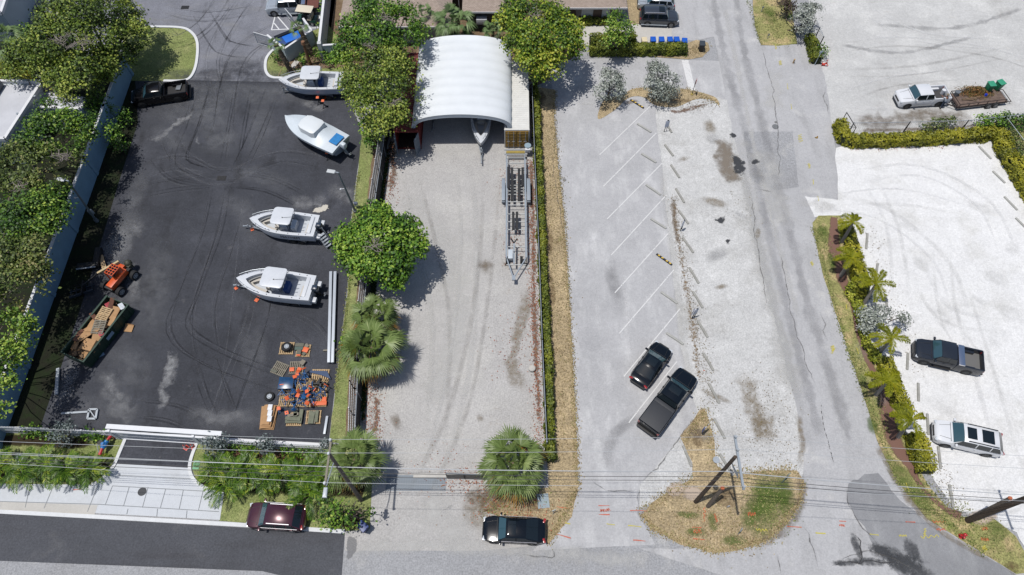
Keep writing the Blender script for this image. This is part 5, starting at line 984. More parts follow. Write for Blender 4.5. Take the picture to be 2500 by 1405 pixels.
def vehicle(name, label, cat, nose, tail, st, zref=.75):
    A, B = G(*nose, zref), G(*tail, zref); L = (A-B).length; c = (A+B)/2; rz = atan2((A-B).y, (A-B).x)
    print('VEH', label[:40], round(L, 2)); s = dict(L=L, W=1.86, H=1.45, hb=.92, hood=.88, ty='sedan', r=.34); s.update(st); L = s['L']; W = s['W']; H = s['H']; hb = s['hb']
    root = thing(name, label, cat, (c.x, c.y, 0), rz); pm = s['m']; h = W/2
    xh, xw, xr, xg = [L*(.5-q) for q in s['cab']]     # windscreen base, roof front, roof rear, rear glass base
    pick = s['ty'] == 'pickup'
    # body shell
    def ring(x, w_, zt, zb=.28, cr=.04):
        sh = min(.16, (zt-zb)*.35)
        return [(x, -w_*.93, zb), (x, -w_*1.0, zb+.14), (x, -w_, zt-sh), (x, -w_*.93, zt-.02), (x, -w_*.5, zt+cr*.8), (x, 0, zt+cr), (x, w_*.5, zt+cr*.8), (x, w_*.93, zt-.02), (x, w_, zt-sh), (x, w_*1.0, zb+.14), (x, w_*.93, zb)]
    hd = s['hood']; nr = s.get('nose', .80)
    q_ = 0 if pick else 1
    sec = [(L*.5, h*(.62-.12*q_), hd*(.72-.06*q_), .36), (L*.493, h*(.78-.08*q_), hd*(.82-.05*q_), .30), (L*.465, h*(.91-.05*q_), hd*(.92-.03*q_), .26), (L*.41, h*(.985-.02*q_), hd*.975, .24), (L*.34, h, hd, .24), (xh+.05, h, hb, .24)]
    end = xg+.02 if pick else -L*.5
    if pick: sec += [(end, h, hb, .26)]
    else:
        tk = s.get('trunk', hb+.02)
        sec += [((xh+xg)/2, h*1.0, hb, .24), (xg+.1, h*.99, tk, .24), (-L*.40, h*.965, tk-.02, .26), (-L*.455, h*.89, tk-.06, .32), (-L*.487, h*.76, tk-.14, .40), (-L*.5, h*.55, tk-.24, .44)]
    MB().loft([ring(*q) for q in sec], close=True).build('body', pm, root, smooth=True)
    # seams and hood creases
    sm = MB()
    for y in (-h*.55, h*.55): sm.beam((xh+.12, y*1.1, hb+.02), (L*.44, y*.85, hd*.97+.012), .02, .012)
    sm.beam((xh+.1, -h*.8, hb+.028), (xh+.1, h*.8, hb+.028), .03, .012)
    sm.build('hood_seam', M_trim, root)
    MB().box((L*.5-.07, 0, .34), (.18, W*.70, .16)).box(((-L*.5+.07), 0, .38), (.16, W*.72, .16)).build('bumper', s.get('bm', M_trim), root, bevel=.05)
    MB().box((L*.5-.03, 0, hd*.66), (.08, W*.46, .2)).build('grille', M_trim, root)
    # cabin
    yb = h*.95; yt = h*s.get('tum', .76); rf = H
    def cr(x, y_, z, lo=0): return [(x, -yb, hb-.03), (x, -y_, z-.09+lo), (x, -y_*.86, z-.02+lo*.3), (x, 0, z+.02), (x, y_*.86, z-.02+lo*.3), (x, y_, z-.09+lo), (x, yb, hb-.03)]
    yy = lambda z: yb+(yt-yb)*((z-hb)/(H-.09-hb))
    rear = s.get('rear', .0)
    xm = (xw+xr)/2
    rings = [cr(xh, yb*.97, hb+.03, .06), cr(xw, yt, H-.05), cr(xm, yt, H), cr(xr, yt*.99, H-.05-rear), cr(xg, yb*.95, (hb if pick else s.get('trunk', hb+.02))+.03, .06)]
    MB().loft(rings).build('roof', pm, root, smooth=True)
    def patch(r0, r1, s0, s1, u0, u1, nm, m, par=root, off=.018):
        r0 = [Vector(p) for p in r0]; r1 = [Vector(p) for p in r1]; us = [u0, 2, 3, 4, u1]; rows = []
        for t in (s0, (s0+s1)/2, s1):
            row = []
            for u in us:
                i = min(int(u), 5); f = u-i; a = r0[i].lerp(r0[i+1], f); b = r1[i].lerp(r1[i+1], f); row.append(a.lerp(b, t))
            rows.append(row)
        nrm = (rows[2][2]-rows[0][2]).cross(rows[0][4]-rows[0][0]).normalized(); nrm = nrm if nrm.z > 0 else -nrm
        rows = [[tuple(v+nrm*off) for v in row] for row in rows]
        return MB().loft(rows, caps=False).build(nm, m, par, smooth=True)
    patch(rings[0], rings[1], .07, .93, 1.35, 4.65, 'windshield', s.get('wm', M_wind))
    patch(rings[4], rings[3], .12, .9, 1.4, 4.6, 'rear_window', M_glass)
    for sd in (-1, 1):
        z0, z1 = hb+.05, H-.15
        def sw(xa, xb, xc, xd, nm='side_window'):
            P = [(xa, z0), (xb, z0), (xc, z1), (xd, z1)]; vs = [(x, sd*(yy(z)+.014), z) for x, z in P]; vo = [(x, sd*(yy(z)-.02), z) for x, z in P]
            MB().add(vs+vo, [(0, 1, 2, 3), (7, 6, 5, 4), (0, 4, 5, 1), (1, 5, 6, 2), (2, 6, 7, 3), (3, 7, 4, 0)]).build(nm, M_glass, root)
        xmid = (xw*.45+xr*.55) if s['ty'] != 'suv' else xw*.62+xr*.38
        fa = (xw-xh)
        sw(xmid+.05, xh+fa*.12-.05, xh+fa*.80, xmid+.05)
        if s['ty'] == 'suv':
            x3 = xw*.2+xr*.8; sw(x3+.05, xmid-.05, xmid-.05, x3+.05); sw(xg+(xr-xg)*.25+.1, x3-.05, x3-.05, xg+(xr-xg)*.85+.05)
        else: sw(xg+(xr-xg)*.22+.05, xmid-.05, xmid-.05, xr-(xr-xg)*.12)
        MB().box((xh+fa*.3, sd*(h+.10), hb+.10), (.16, .24, .15)).build('mirror', s.get('mm', pm), root, bevel=.03)
        MB().box((L*.5-.16, sd*h*.72, hd*.80), (.24, .32, .11), rz=-sd*.35).build('headlight', M_lamp, root, bevel=.02)
        MB().box((-L*.5+(.04 if pick else .13), sd*h*(.90 if pick else .76), s.get('trunk', hb)-(.24 if pick else .10)), (.10 if pick else .16, .18 if pick else .34, .34 if pick else .12), rz=sd*(0 if pick else .35)).build('taillight', M_tail, root, bevel=.02)
        for x in (L*.5-s.get('fo', .19)*L, -L*.5+s.get('ro', .21)*L):
            ar_ = MB(); r_ = s['r']
            n = 12; pts = [(x+(r_+.07)*cos(pi*i/n), r_+(r_+.07)*sin(pi*i/n)) for i in range(n+1)]
            vs = [(px_, sd*(h+.006), pz) for px_, pz in pts]+[(x, sd*(h+.006), r_)]
            ar_.add(vs, [(i, i+1, n+1) for i in range(n)]); ar_.build('wheel_arch', M_trim, root)
            wheel(root, x, sd*(h-.09), r_, .22, s.get('rim', M_rim), sd)
        if s.get('rails'): MB().beam((xw-.2, sd*yt*.92, H+.03), (xr+.1, sd*yt*.92, H+.01), .05, .05).build('roof_rail', s['rails'], root)
        if s.get('step'): MB().box(((xh+xg)/2, sd*(h+.05), .36), (xh-xg-.2, .14, .06)).build('side_step', s['step'], root)
        MB().beam((xh-.1, sd*(yb+.02), hb+.03), (xg+.2, sd*(yb+.02), hb+.03), .02, .03).build('window_trim', M_chrome if s.get('chrome') else M_trim, root)
        for x in ((xh+xr)/2-.1, xr+.1): MB().box((x, sd*(h+.01), hb-.15), (.16, .04, .04)).build('door_handle', s.get('hm', pm), root)
    for (x0, x1, wy) in s.get('sun', []):
        MB().box(((xw-x0)/2+(xw-x1)/2, 0, H+.012), (x1-x0, wy, .02)).build('sunroof', M_glass, root, bevel=.008)
    if pick:
        x1, x0 = xg-.02, -L*.5+.04; zb_, zt = .28, hb+.06; bed = MB()
        for sd in (-1, 1):
            bed.box(((x0+x1)/2, sd*(h-.06), (zb_+zt)/2), (x1-x0, .12, zt-zb_))
            bed.box((-L*.5+s.get('ro', .21)*L, sd*(h-.22), .86), (.9, .22, .3))
        bed.box((x1-.05, 0, (.6+zt)/2), (.08, W-.2, zt-.6)); bed.build('bed_side', pm, root, bevel=.025)
        MB().box(((x0+x1)/2, 0, .68), (x1-x0, W-.22, .06)).build('bed_floor', s.get('bf', M_trim), root)
        MB().box((-L*.5+.04, 0, (.5+zt)/2), (.08, W-.12, zt-.5)).build('tailgate', s.get('tg', pm), root, bevel=.02)
        MB().box((-L*.5-.1, 0, .48), (.2, W*.92, .16)).build('rear_bumper', s.get('rb', M_chrome), root, bevel=.03)
        if s.get('cover'): MB().box(((x0+x1)/2+.02, 0, zt+.02), (x1-x0-.08, W-.14, .05)).box((x1-.2, 0, zt+.055), (.34, W-.2, .03)).build('tonneau_cover', s['cover'], root, bevel=.012)
        if s.get('box'): MB().box((x1-.32, 0, zt+.02), (.5, W-.06, .26)).build('toolbox', s['box'], root, bevel=.03)
    return root
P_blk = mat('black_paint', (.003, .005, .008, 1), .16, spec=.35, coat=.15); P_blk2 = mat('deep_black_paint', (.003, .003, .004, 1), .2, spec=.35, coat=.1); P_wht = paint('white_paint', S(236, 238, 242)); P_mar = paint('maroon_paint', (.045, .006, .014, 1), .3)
P_slv = paint('silver_paint', S(190, 198, 206), .3); P_gry = paint('graphite_paint', S(72, 78, 88), .4); P_char = mat('charcoal_paint', (.014, .018, .026, 1), .2, spec=.4, coat=.3)
SED = dict(H=1.44, hb=.90, hood=.84, cab=(.265, .41, .63, .84), ty='sedan', tum=.74)
v = vehicle('parked_sedan', 'glossy black sedan with sunroof parked nose up beside the black covered pickup', 'car', (1623, 843), (1556, 937), dict(SED, m=P_blk, sun=[(.12, .85, .85)]))
MB().box((-v['dummy'] if 'dummy' in v else 0, 0, 0), (.001, .001, .001)) if False else None
v = vehicle('parked_coupe_sedan', 'black fastback sedan with red tail lights parked below the big fan palm', 'car', (1178, 1290), (1333, 1297), dict(SED, m=P_blk, W=1.9, H=1.40, cab=(.25, .38, .66, .90), trunk=.94, sun=[(.1, .7, 1.0)], chrome=1, rim=M_rimd))
SUV = dict(H=1.70, hb=1.08, hood=1.02, cab=(.235, .375, .87, .97), ty='suv', W=1.94, tum=.80, r=.37, trunk=1.08, rear=.04)
vehicle('parked_suv', 'dark maroon crossover with silver roof rails parked on the street kerb under the palms', 'car', (605, 1257), (747, 1266), dict(SUV, m=P_mar, H=1.66, rails=M_chrome, chrome=1, cab=(.24, .37, .82, .955)))
vehicle('parked_suv', 'white three row crossover with twin dark sunroofs parked in the white lot', 'car', (2280, 1050), (2446, 1088), dict(SUV, m=P_wht, sun=[(.15, .85, .95), (1.25, 2.15, 1.05)], rails=M_trim, rim=M_rimd, W=1.98))
vehicle('parked_suv', 'graphite grey four wheel drive wagon parked below the silver car by the pale house', 'car', (1657, 43), (1561, 39), dict(SUV, m=P_gry, H=1.8, W=1.92, rails=M_chrome, step=M_lgrey, sun=[(.15, .8, .9)], cab=(.27, .36, .90, .975)))
vehicle('parked_suv', 'silver hatchback car cut by the top edge behind the graphite wagon', 'car', (1557, 2), (1647, 8), dict(SUV, m=P_slv, H=1.62))
PK = dict(H=1.88, hb=1.20, hood=1.12, cab=(.235, .33, .545, .59), ty='pickup', W=2.0, tum=.80, r=.40, fo=.165, ro=.2)
vehicle('pickup_truck', 'black crew cab pickup with flat dark bed cover parked beside the black sedan', 'pickup truck', (1682, 911), (1581, 1048), dict(PK, m=P_blk, cover=mat('bed_cover', S(42, 45, 52), .6, var=.05), sun=[(.15, .8, 1.0)], rim=M_rimd, rb=M_trim))
vehicle('pickup_truck', 'charcoal crew cab pickup with a silver toolbox in its open bed in the white lot', 'pickup truck', (2232, 851), (2395, 888), dict(PK, m=P_char, box=M_chrome, rim=M_rimd, bf=mat('bed_liner', S(112, 112, 112), .9), step=M_trim, rb=M_trim))
vehicle('pickup_truck', 'white crew cab pickup standing in the upper right lot in front of the landscaping trailer', 'pickup truck', (2190, 240), (2310, 232), dict(PK, m=P_wht, rim=M_rimd, cab=(.25, .34, .60, .66), rb=M_trim, bf=mat('bed_liner_dark', S(70, 70, 72), .9)))
vehicle('pickup_truck', 'shaded black crew cab pickup parked across the end of the lawn peninsula', 'pickup truck', (322, 240), (459, 218), dict(PK, m=P_blk2, rim=M_trim, rb=M_trim))
MBx = MB()
c = G(437, 212, .8); MBx.box((0, 0, 0), (.5, 1.0, .1)); tag(MBx.build('cargo_box', M_mgrey, bevel=.02), 'flat grey case lying in the bed of the shaded black pickup', 'case').location = (c.x, c.y, .82)
# flatbed work truck at the top
t = vehicle('work_truck', 'silver crew cab work truck with a wooden flatbed at the top edge of the yard', 'truck', (650, 16), (738, 12), dict(PK, m=P_slv, cab=(.36, .46, .90, .985), H=1.95, step=M_lgrey, fo=.25, ro=-.22, L=None) if False else dict(PK, m=P_slv, cab=(.33, .43, .88, .97), H=1.95, step=M_lgrey, fo=.22, ro=.02))
L_ = 5.2
fb = MB().box((-3.05, 0, 1.02), (2.1, 2.1, .12)).build('flatbed', mat('bed_planks', S(112, 66, 56), .9, var=.2, vs=4), t)
MB().box((-3.05, -1.08, .98), (2.1, .06, .2)).box((-3.05, 1.08, .98), (2.1, .06, .2)).box((-2.05, 0, 1.35), (.08, 2.0, .7)).build('bed_rail', M_trim, t)
MB().box((-2.4, .2, 1.3), (.5, 1.4, .45)).build('toolbox', M_chrome, t, bevel=.03)
for sd in (-1, 1): wheel(t, -3.2, sd*.95, .4, .3, M_trim, sd)
# golf cart
gc = thing('golf_cart', 'green golf cart with a beige roof parked in the marked bay', 'golf cart', G(752, 55), radians(172))
MB().box((.75, 0, .55), (.75, 1.15, .35), top=.85).build('front_cowl', mat('dark_green_shell', S(30, 74, 62), .35, coat=.5), gc, bevel=.06)
MB().box((-.85, 0, .55), (.8, 1.15, .4), top=.9).build('rear_body', mat('dark_green_shell', S(30, 74, 62), .35), gc, bevel=.06)
MB().box((0, 0, .36), (1.6, 1.15, .1)).build('floor', M_trim, gc)
MB().box((-.45, 0, .72), (.5, 1.05, .14)).build('seat', mat('beige_seat', S(200, 186, 160), .7), gc, bevel=.03); MB().box((-.72, 0, 1.0), (.12, 1.05, .45)).build('backrest', mat('beige_seat', S(200, 186, 160), .7), gc, bevel=.03)
MB().box((-.05, 0, 1.86), (1.9, 1.2, .07)).build('roof', mat('beige_roof', S(228, 218, 196), .6), gc, bevel=.03)
for sx in (.75, -.85):
    for sy in (-.5, .5): MB().tube((sx, sy, .6), (sx*.95, sy, 1.84), .025, n=6).build('roof_post', M_trim, gc)
MB().tube((.45, .28, .75), (.3, .28, 1.05), .02).tube((.29, .28, 1.04), (.27, .28, 1.08), .17, n=12).build('steering_wheel', M_trim, gc)
for sx in (.8, -.75):
    for sd in (-1, 1): wheel(gc, sx, sd*.5, .23, .2, M_white, sd)
# landscaping trailer behind the white pickup
A, B = G(2328, 247, .5), G(2448, 233, .5); c = (A+B)/2; rz = atan2((A-B).y, (A-B).x); Lt = (A-B).length
tr = thing('utility_trailer', 'rusty brown landscaping trailer with double wheels loaded with branches behind the white pickup', 'trailer', (c.x, c.y, 0), rz)
M_rust = mat('rusty_steel', S(60, 46, 44), .8, var=.3, vs=3); M_plank = mat('weathered_planks', S(118, 100, 90), .9, var=.35, vs=3)
for i in range(9): MB().box((0, -.86+.215*i, .55), (Lt-.1, .2, .05)).build('plank', M_plank, tr)
fr = MB()
for s in (-1, 1):
    fr.beam((-Lt/2, s*1.0, .48), (Lt/2, s*1.0, .48), .08, .14).beam((-Lt/2+.3, s*1.0, .95), (Lt/2, s*1.0, .95), .05, .05)
    for k in range(6): x = -Lt/2+.3+(Lt-.35)*k/5; fr.beam((x, s*1.0, .5), (x, s*1.0, .95), .05, .05)
fr.beam((Lt/2, -1, .95), (Lt/2, 1, .95), .05, .05).beam((Lt/2, -1, .5), (Lt/2, 1, .5), .08, .1).beam((-Lt/2, -1, .5), (-Lt/2, 1, .5), .08, .1)
fr.beam((Lt/2, .9, .45), (Lt/2+1.1, .06, .45), .07, .1).beam((Lt/2, -.9, .45), (Lt/2+1.1, -.06, .45), .07, .1)
fr.build('frame', M_rust, tr)
rp = MB()
for y in (-.9, .9): rp.beam((-Lt/2, y, .5), (-Lt/2-.6, y, .35), .05, .05)
rp.beam((-Lt/2-.6, -.9, .35), (-Lt/2-.6, .9, .35), .05, .05).build('ramp', M_rust, tr)
MB().tube((Lt/2+1.1, 0, .45), (Lt/2+1.35, 0, .5), .06).tube((Lt/2+.9, .1, .1), (Lt/2+.9, .1, .9), .035).build('hitch', M_rust, tr)
for x in (-.35, -1.15):
    for s in (-1, 1): wheel(tr, x-.3, s*1.14, .36, .2, M_rim, s)
c = G(2362, 236, .9); sp = tag(MB().tube((0, 0, 0), (0, 0, .5), .24, .26, 14).build('paint_drum', M_mgrey), 'grey drum standing on the front planks of the landscaping trailer', 'drum'); sp.location = G(2333, 233, .58)
for i, (x, y, rzz, lab) in enumerate(((2409, 222, .1, 'green refuse cart tipped on the trailer beside the branches'), (2432, 218, .35, 'green refuse cart at the tail of the trailer'))):
    b = thing('refuse_cart', lab, 'bin', G(x, y, .58), rzz)
    MB().loft([[(-.25, -.28, .05), (.25, -.28, .05), (.25, .28, .05), (-.25, .28, .05)], [(-.32, -.36, .95), (.32, -.36, .95), (.32, .36, .95), (-.32, .36, .95)]], close=True).build('bin_body', mat('green_bin', S(30, 130, 92), .5, var=.1), b, bevel=.03)
    MB().box((0, 0, 1.0), (.7, .78, .07)).build('lid', mat('green_bin_lid', S(58, 160, 124), .5), b, bevel=.02)
rs = np.random.RandomState(9); n = 2600; c = G(2382, 226, .62); q = np.column_stack([rs.normal(0, .72, n), rs.normal(0, .36, n), np.zeros(n)]); q[:, 2] = rs.rand(n)*.75*np.exp(-(q[:, 0]/1.0)**2-(q[:, 1]/.55)**2); tone = rs.rand(n)
o = quads('palm_debris', leaves(q, rs.normal(size=(n, 3)), .13, rs, tone, asp=.25), tone, leafmat('debris_leaf', [S(66, 62, 44), S(140, 122, 84), S(196, 134, 84), S(128, 140, 74)], .8, .1)); o.location = c; o['label'] = 'heap of dry palm fronds and orange brown clippings on the landscaping trailer'; o['category'] = 'debris'
lg = random.Random(4)
for i in range(4):
    o = tag(MB().tube((-.6, 0, 0), (.6, lg.uniform(-.05, .05), .02), .07, .06, 8).build('log', mat('log_bark', S(130, 108, 86), .9, var=.3, vs=4)), ['light cut log lying nearest the trailer rail', 'cut log beside the blue jug on the trailer', 'cut log under the palm clippings on the trailer', 'cut log near the middle post of the trailer'][i], 'log', 'cut logs on the trailer'); o.location = G(2362+i*9, 244-i*2.4, .66); o.rotation_euler = (0, 0, rz+lg.uniform(-.2, .2))
o = tag(MB().tube((0, 0, 0), (0, 0, .32), .16, .14, 12).tube((0, 0, .32), (0, 0, .4), .05, .05, 8).build('water_jug', mat('blue_jug', S(40, 70, 200), .4)), 'blue jug on the planks near the trailer wheels', 'jug'); o.location = G(2404, 236, .58)
# rolling bins
def roll_bin(lab, x, y, col, rzz=0, group=None, tilt=0):
    b = thing('wheelie_bin', lab, 'bin', G(x, y), rzz, group); m = mat('bin_%d_%d_%d' % col, S(*col), .45, var=.05); dk = mat('binb_%d_%d_%d' % col, S(*[int(k*.72) for k in col]), .5)
    MB().loft([[(-.22, -.26, .08), (.22, -.26, .08), (.22, .24, .08), (-.22, .24, .08)], [(-.30, -.36, 1.0), (.30, -.36, 1.0), (.30, .36, 1.0), (-.30, .36, 1.0)]], close=True).build('bin_body', dk, b, bevel=.03)
    MB().box((0, -.01, 1.06), (.64, .80, .10), top=.92).build('lid', m, b, bevel=.03); MB().tube((-.25, .42, 1.0), (.25, .42, 1.0), .025).build('handle', m, b)
    for s in (-1, 1): MB().tube((s*.2, .26, .12), (s*.28, .26, .12), .12, n=12).build('wheel', M_black, b)
    return b
roll_bin('cream wheelie bin at the left end of the row behind the clipped hedge', 1570, 115, (232, 216, 180), .05)
BL = (20, 92, 200)
for i, x in enumerate((1591, 1611.5, 1632, 1648, 1667)):
    roll_bin('%s blue wheelie bin from the left behind the clipped hedge' % ORD[i], x, 114 + (3 if i == 4 else 0), BL, -.1 if i == 4 else .02*i, 'blue wheelie bins')
roll_bin('dark grey wheelie bin standing alone on the dry grass tip', 1710, 124, (62, 70, 78), -.08)
roll_bin('blue bin half hidden under the low bush at the street corner', 891, 1292, (16, 56, 124), .9)
# ------------------------------------------------------------------ boats (x towards the bow)
M_gel = mat('white_gelcoat', S(222, 226, 232), .35, coat=.4, var=.04, vs=1.5); M_deck = mat('pale_deck', S(206, 212, 220), .6, var=.04, vs=2); M_cush = mat('cream_cushion', S(206, 200, 190), .7)
M_hullb = mat('pale_blue_hull', S(188, 200, 216), .25, coat=.8); M_alum = mat('aluminium', S(176, 184, 192), .4, metal=.5); M_navy = mat('outboard_cowl', S(44, 58, 76), .3, coat=.6)
def hb_(s): # half beam fraction along s 0 stern .. 1 bow
    return .93+.07*min(1, s/.3) if s < .45 else max(.0, (1-((s-.45)/.55)**2.3))**.85
def outboard(root_label, loc, rz, m, grp=None, wrap=False):
    r = thing('outboard_motor', root_label, 'outboard motor', loc, rz, grp)
    MB().loft([[(x*.28*k-.10, y*.24*k, z) for x, y in ((1, 1), (-1, 1), (-1.15, 0), (-1, -1), (1, -1))] for z, k in ((.25, .75), (.45, 1.0), (.75, 1.0), (.9, .8), (.95, .4))], close=True).build('cowl', m, r, smooth=True)
    MB().box((-.12, 0, -.1), (.3, .2, .8), ry=.5).box((-.45, 0, -.45), (.5, .08, .1), ry=.5).tube((-.75, 0, -.3), (-.35, 0, -.5), .06, .07, 8).build('lower_unit', M_alum if wrap else M_trim, r)
    p = MB()
    for i in range(3): a = 2*pi*i/3; p.box((-.78, .12*cos(a), -.29+.12*sin(a)), (.03, .12, .16), rx=a)
    p.build('propeller', M_alum, r); return r
def boat(lab, bow, stern, zg, beam, hull_m, top=True, seats=1, motor=M_navy, keel=.55, name=None, stand=False, towerm=M_alum, cush=M_cush, mlabel='', blue=False):
    A, B = G(*bow, zg+.1), G(*stern, zg); L = (A-B).length; rz = atan2((A-B).y, (A-B).x); print('BOAT', lab[:30], round(L, 2))
    r = thing('center_console_boat', lab, 'boat', (B.x, B.y, 0), rz); b2 = beam/2
    rings, outer, inner = [], [], []; n = 22
    for i in range(n+1):
        s = (i/n)**.92; w_ = max(hb_(s)*b2, .015); x = s*L; zz = zg+.18*s**2; kz = keel+(.0 if s < .6 else (s-.6)**2*3.2)
        kz = min(kz, zz-.15); ch = keel+.22+(.0 if s < .5 else (s-.5)**2*1.6); ch = min(ch, zz-.08); x2 = x-(.55*max(0, s-.6)) if s > .6 else x
        rings.append([(x, w_, zz), (x2+(x-x2)*.5, w_*.985, (ch+zz)/2), (x2, w_*.93, ch), (x2-.0, 0, kz), (x2, -w_*.93, ch), (x2+(x-x2)*.5, -w_*.985, (ch+zz)/2), (x, -w_, zz)])
        outer.append((x, w_, zz+.03))
    hm_ = MB().loft(rings, caps=False); k_ = len(rings[0]); hm_.f.append(tuple(range(k_-1, -1, -1))); hm_.build('hull', hull_m, r, smooth=True)
    # gunwale cap ring and liner; inner outline is the outer one drawn in
    def ins(f_x0, f_x1, fy):
        return [((f_x0+(f_x1-f_x0)*(o[0]/L))*L, o[1]*fy, 0) for o in outer]
    inn = ins(.10, .875, .78); m_ = len(outer)
    O = [(x, y, z) for x, y, z in outer]+[(x, -y, z) for x, y, z in outer[::-1]]
    I = [(p[0], p[1], outer[i][2]) for i, p in enumerate(inn)]; I = I+[(x, -y, z) for x, y, z in I[::-1]]
    MB().loft([[(x, y, z-.10) for x, y, z in O], O, I, [(x, y, keel+.42) for x, y, z in I]], close=True, caps=False).build('gunwale', M_gel, r, smooth=True)
    MB().add([(x, y, keel+.43) for x, y, z in I], [tuple(range(len(I)))]).build('deck', M_deck, r)
    # bow seating ledge
    k0 = int(m_*.62); le = [(inn[i][0], inn[i][1], 0) for i in range(k0, m_)]; l2 = [((q[0]-.0)*.86+.06*L, q[1]*.55, 0) for q in le]
    ri = [[(a[0], s*a[1], keel+.82), (c_[0], s*c_[1], keel+.82), (c_[0], s*c_[1], keel+.43)] for s in (1,) for a, c_ in zip(le, l2)]
    rj = [[(a[0], -a[1], keel+.82), (c_[0], -c_[1], keel+.82), (c_[0], -c_[1], keel+.43)] for a, c_ in zip(le[::-1], l2[::-1])]
    MB().loft(ri+rj, caps=False).build('bow_seat', cush, r)
    cb = MB(); rows = []
    for f in (.99, .93):
        rows.append([(inn[i][0]*(f*.5+.5), inn[i][1]*f, keel+1.02 if zg > keel+1.05 else keel+.9) for i in range(k0-1, m_)]+[(inn[i][0]*(f*.5+.5), -inn[i][1]*f, keel+1.02 if zg > keel+1.05 else keel+.9) for i in range(m_-1, k0-2, -1)])
    cb.loft(rows, caps=False); cb.build('bolster', mat('grey_bolster', S(150, 152, 152), .7), r)
    # console, leaning post, transom
    MB().box((L*.50, 0, keel+.85), (.85, .85, .9), top=.85).build('console', M_gel, r, bevel=.06)
    MB().box((L*.50+.30, 0, keel+1.42), (.04, .75, .4), ry=.35).build('windscreen', M_glass, r)
    MB().box((L*.50+.62, 0, keel+.66), (.42, .75, .45)).build('console_seat', cush, r, bevel=.05)
    MB().box((L*.345, 0, keel+.8), (.45, .95, .7)).build('leaning_post', M_gel if not blue else mat('blue_cover', S(30, 74, 140), .7), r, bevel=.05)
    MB().tube((L*.50-.42, .12, keel+1.15), (L*.50-.48, .12, keel+1.2), .17, n=14).build('steering_wheel', M_trim, r)
    MB().box((L*.085, 0, keel+.9), (.35, beam*.72, .8)).build('transom', M_gel, r, bevel=.05)
    MB().box((L*.125, beam*.1, keel+.72), (.3, beam*.4, .5)).build('stern_seat', cush, r, bevel=.04)
    for s in (-1, 1): MB().box((-.18, s*beam*.30, keel+.5), (.5, .5, .35)).build('swim_platform', M_gel, r, bevel=.05)
    cl = MB()
    for s in (-1, 1):
        for q in (.12, .22, .38, .55, .72, .88): cl.tube((q*L, s*hb_(q)*b2*.89, zg+.04+.18*q**2), (q*L, s*hb_(q)*b2*.89, zg+.055+.18*q**2), .045, n=8)
    cl.build('deck_fitting', M_trim, r)
    for s in (-1, 1): MB().path([(q*L, s*hb_(q)*b2*.93, zg+.32+.18*q**2) for q in (.66, .74, .82, .9, .96)], .022, 5).tube((.66*L, s*hb_(.66)*b2*.93, zg+.1), (.66*L, s*hb_(.66)*b2*.93, zg+.4), .02, n=5).tube((.82*L, s*hb_(.82)*b2*.93, zg+.12), (.82*L, s*hb_(.82)*b2*.93, zg+.44), .02, n=5).build('bow_rail', M_alum, r)
    if top:
        zt = zg+1.05; x0, x1 = L*.32, L*.62; pts = []
        w2 = beam*.37
        for cx_, cy_, a0 in ((x1-.35, w2-.35, 0), (x0+.25, w2-.25, 90), (x0+.25, -w2+.25, 180), (x1-.35, -w2+.35, 270)):
            rr = .35 if cx_ > L*.5 else .25
            for k in range(5): a = radians(a0+22.5*k); pts.append((cx_+rr*cos(a), cy_+rr*sin(a)))
        rg = [[(L*.47+(x-L*.47)*f, y*f, zt+z) for x, y in pts] for f, z in ((.97, 0), (1, .05), (.98, .10), (.85, .135), (.3, .15))]
        MB().loft(rg, close=True).build('hardtop', M_gel, r, smooth=True)
        po = MB()
        for s in (-1, 1):
            for q, e in ((.56, .57), (.42, .37)): po.tube((q*L, s*.42, keel+.45), (e*L, s*w2*.75, zt), .03, n=6)
            po.tube((.42*L, s*.42, zt-.3), (.57*L, s*w2*.75, zt-.1), .025, n=6)
        po.build('top_frame', towerm, r)
        for k in range(5): MB().tube((x0-.06, -w2*.8+w2*1.6*k/4, zt-.1), (x0-.2, -w2*.8+w2*1.6*k/4, zt+.25), .03, n=6).build('rod_holder', M_alum, r)
        MB().tube((L*.45, .25, zt+.15), (L*.30, .15, zt+.3), .012, n=5).tube((L*.45, .25, zt+.12), (L*.45, .25, zt+.2), .05, n=8).build('antenna', M_trim, r)
    if name:
        cu = bpy.data.curves.new('hull_name', 'FONT'); cu.body = name; cu.size = .46; cu.extrude = .004; cu.align_x = 'CENTER'
        to = bpy.data.objects.new('t', cu); COL.objects.link(to); dg = bpy.context.evaluated_depsgraph_get(); me = bpy.data.meshes.new_from_object(to.evaluated_get(dg)); bpy.data.objects.remove(to)
        me.materials.clear(); me.materials.append(M_trim); o = bpy.data.objects.new('hull_name', me); COL.objects.link(o); o.parent = r
        # reads from the side facing the camera
        sd = 1 if cos(rz) < 0 else -1; o.location = (L*.36, sd*(b2*1.01), keel+.6); o.rotation_euler = (radians(84), 0, pi if sd > 0 else 0)
    W = Matrix.Translation((B.x, B.y, 0)) @ Matrix.Rotation(rz, 4, 'Z')
    if motor:
        p = W @ Vector((-.12, 0, keel+.55)); outboard(mlabel, p, rz, motor)
    return r, W, L
